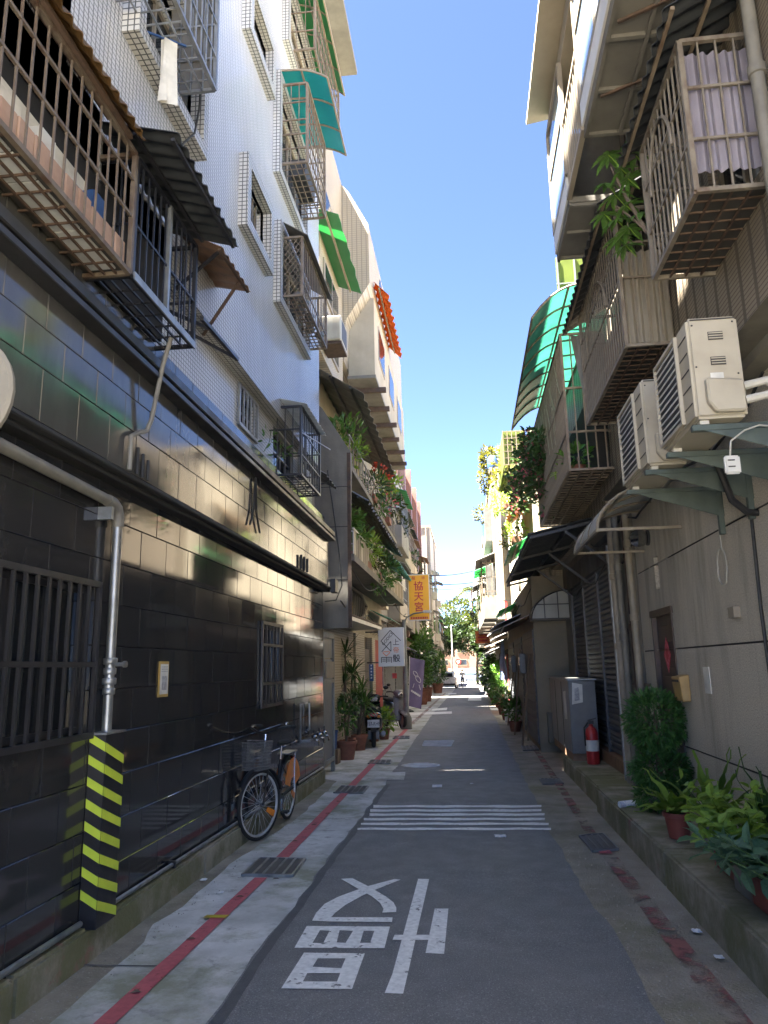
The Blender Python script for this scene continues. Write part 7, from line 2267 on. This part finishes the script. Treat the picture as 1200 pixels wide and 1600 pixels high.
for p in body.data.polygons:
    c = p.center
    p.material_index = 1 if c.z < 1.0 and abs(c.y) < .22 else (2 if (c.x > .2 and abs(c.y) > .18) or c.z > 1.53 else 0)
MB().ball((.07, 0, 1.69), .095, .08, .115, 12, 8).build('head', 'skin', PS, smooth=True, local=True)
MB().ball((.05, 0, 1.715), .105, .09, .11, 12, 8).build('hair', 'hair', PS, smooth=True, local=True)


def tree(label, x, y, h, cr, n, m, seed, lobes=9, tr=.22, name='tree', squash=.8):
    b = gz(y)
    t = thing(name, label, 'tree', (x, y, b))
    rng = random.Random(seed)
    fork = Vector((x + rng.uniform(-.2, .2), y, b + h * .38))
    MB().tube([(x, y, b - .2), (x + .05, y, b + h * .2), fork], [tr, tr * .8, tr * .65], 10).build('trunk', 'bark', t, smooth=True)
    ends = []
    for i in range(lobes):
        a = 2 * math.pi * i / lobes + rng.uniform(-.4, .4)
        rr = cr * rng.uniform(.25, .75)
        e = Vector((x + rr * math.cos(a), y + rr * math.sin(a), b + h * .5 + (h * .42) * rng.random()))
        ends.append(e)
        MB().tube([fork, fork.lerp(e, .5) + Vector((0, 0, .2)), e], [tr * .45, tr * .3, tr * .1], 6).build('limb', 'bark', t, smooth=True)
    k = MB()
    for i, e in enumerate(ends): sprout(e, cr * rng.uniform(.38, .55), int(n * 1.6) // lobes, .44, .22, 0, 0, 0, mb=k, card=True, seed=seed + i, shape=(1, 1, squash))
    setkind(k.build('crown', m, t))
    return t


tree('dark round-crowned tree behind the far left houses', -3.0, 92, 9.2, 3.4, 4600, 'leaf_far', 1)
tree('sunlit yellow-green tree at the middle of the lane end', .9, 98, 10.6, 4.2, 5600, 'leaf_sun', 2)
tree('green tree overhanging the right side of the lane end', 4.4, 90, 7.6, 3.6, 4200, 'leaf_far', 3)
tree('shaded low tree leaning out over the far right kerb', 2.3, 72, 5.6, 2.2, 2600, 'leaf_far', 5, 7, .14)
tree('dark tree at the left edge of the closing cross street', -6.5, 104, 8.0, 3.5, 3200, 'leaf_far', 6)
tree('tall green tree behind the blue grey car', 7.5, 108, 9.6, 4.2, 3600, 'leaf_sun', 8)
def palm(label, x, y, h, seed):
    t = thing('palm_tree', label, 'tree', (x, y, gz(y)))
    rng = random.Random(seed)
    MB().tube([(x, y, gz(y) - .3), (x + .2, y, h * .5), (x + .1, y, h)], [.3, .22, .16], 8).build('trunk', 'bark', t, smooth=True)
    k = MB()
    for i in range(22):
        a = rng.uniform(0, 6.28); up = rng.uniform(-.1, 1.0)
        d = Vector((math.cos(a), math.sin(a), 0))
        P_ = [Vector((x + .1, y, h)) + d * (3.2 * s) + Vector((0, 0, up * 2.2 * s - 2.6 * s * s)) for s in [j / 7 for j in range(8)]]
        for j in range(7):
            for s in (-1, 1):
                q = P_[j].lerp(P_[j + 1], .5)
                sd = d.cross(Vector((0, 0, 1))) * s
                k.card(q, sd * .8 + d * .4 + Vector((0, 0, -.35)), (0, 0, 1), .9, .28)
        k.tube(P_, [.05] * 7 + [.01], 4)
    setkind(k.build('fronds', 'leaf_sun', t))


palm('tall palm with feathery crown rising behind the trees at the lane end', .8, 135, 15.2, 2)
palm('smaller palm to the left behind the far houses', -4.4, 150, 13.5, 7)
# road sign on a pole
t = thing('no_entry_sign', 'small round red traffic sign on a thin pole at the lane end', 'sign', (-1.9, 96, gz(96)))
a = PY(716, 1034, 96)
MB().tube([(a.x, 96.05, gz(96)), (a.x, 96.05, a.z + .5)], .035, 6).build('pole', 'pole_grey', t)
MB().lathe([(.01, 0), (.36, 0), (.36, .03), (.01, .03)], (a.x, 95.98, a.z), 18, 'Y').build('disc', 'sign_red', t)
MB().lathe([(.01, 0), (.2, 0), (.2, .01), (.01, .01)], (a.x, 95.965, a.z), 16, 'Y').build('centre', 'sign_white', t)
t = thing('street_pole', 'slim pale street pole beside the white car', 'pole', (-1.95, 86, gz(86)))
a = PY(706, 1000, 86)
MB().tube([(a.x, 86, gz(86)), (a.x, 86, 6.2)], [.09, .05], 8).build('shaft', 'lamp_white', t, smooth=True)
MB().lathe([(.16, 0), (.14, .25), (.09, .3)], (a.x, 86, gz(86)), 10).build('base', 'pole_grey', t)

# ---------------------------------------------------------------- clutter along the terraced house front
for i, (y, h, w, lab) in enumerate(((16.4, 1.9, .22, 'tall weathered plank leaning beside the first terrace shutter'), (19.3, 2.1, .10, 'thin wooden post leaning on the terrace front'), (22.6, 1.6, .3, 'short brown board leaning at the far end of the terrace front'))):
    k = MB(); k.prism([(1.02, y, gz(y)), (1.02, y + w, gz(y)), (1.27, y + w, gz(y) + h), (1.27, y, gz(y) + h)], (.03, 0, .004))
    single(k, 'leaning_board', 'wood_old', lab, 'board', (1.1, y, gz(y)))
t = thing('storage_box', 'small white box standing on the ground against the terrace front', 'box', (1.2, 24.0, gz(24)))
MB().box(1.02, 1.28, 23.9, 24.3, gz(24), gz(24) + .34).build('body', 'white_plastic', t, bevel=.01); MB().box(1.0, 1.3, 23.88, 24.32, gz(24) + .342, gz(24) + .37).build('lid', 'white_plastic', t)
for i, (y, lab) in enumerate(((17.6, 'grey electric meter box on the terrace front between shutters'), (21.2, 'second grey meter box further along the terrace front'))):
    t = thing('meter_box', lab, 'meter box', (1.27, y, 1.4)); MB().box(1.14, 1.28, y, y + .3, 1.35, 1.8).build('case', 'cabinet_grey', t, bevel=.01); MB().tube([(1.24, y + .15, 1.35), (1.24, y + .15, gz(y))], .02, 6).build('conduit', 'pvc_grey', t); MB().box(1.136, 1.14, y + .06, y + .24, 1.55, 1.72).build('dial', 'glass_dark', t)
for i, (y, r, m_, lab) in enumerate(((20.4, .28, 'leaf_mid', 'round green pot plant on the ground by the terrace front'), (25.2, .34, 'leaf_dark', 'dark pot plant at the corner of the roof garden house'), (28.3, .4, 'leaf_mid', 'bushy pot plant below the pale blue cloth'))):
    potplant(lab, (1.12, y, gz(y) + .004), .17, .26, [(0, 0, .3 + r, r, 300, .14, .06, m_, True)])
# wires along the house fronts
rng = random.Random(17)
for i, (x, z, y0, y1, lab) in enumerate(((1.9, 3.30, 4.6, 11.4, 'black wire running along the right-hand wall under the overhang'), (1.93, 2.9, 8.6, 14.3, 'thin black wire sagging across the shutter head'), (-2.02, 2.62, 11.7, 22.0, 'black wire slung from the black wall end to the lamp post'), (-1.95, 3.25, 12.3, 24.0, 'second black wire slung under the lower balcony'), (1.28, 3.05, 15.4, 26.0, 'black wire strung along the terrace hoods'))):
    P_ = [(x + rng.uniform(-.02, .02), y0 + (y1 - y0) * s, z - .18 * abs(math.sin(s * math.pi * 3)) + rng.uniform(-.02, .02)) for s in [j / 18 for j in range(19)]]
    single(MB().tube(P_, .012, 5), 'wall_wire', 'cable', lab, 'cable', P_[0], 'wires along the house fronts')
t = thing('wall_wire', 'tangled loop of black wire on the concrete side wall past the black building', 'cable', (-2.2, 12.18, 3.0), 0, 'wires along the house fronts')
MB().tube([(-2.3, 12.17, 4.9), (-2.2, 12.16, 4.2), (-2.1, 12.16, 3.4), (-2.06, 12.16, 2.9), (-2.16, 12.16, 2.66), (-2.35, 12.16, 2.64)], .01, 5).build('cord', 'cable', t, smooth=True)
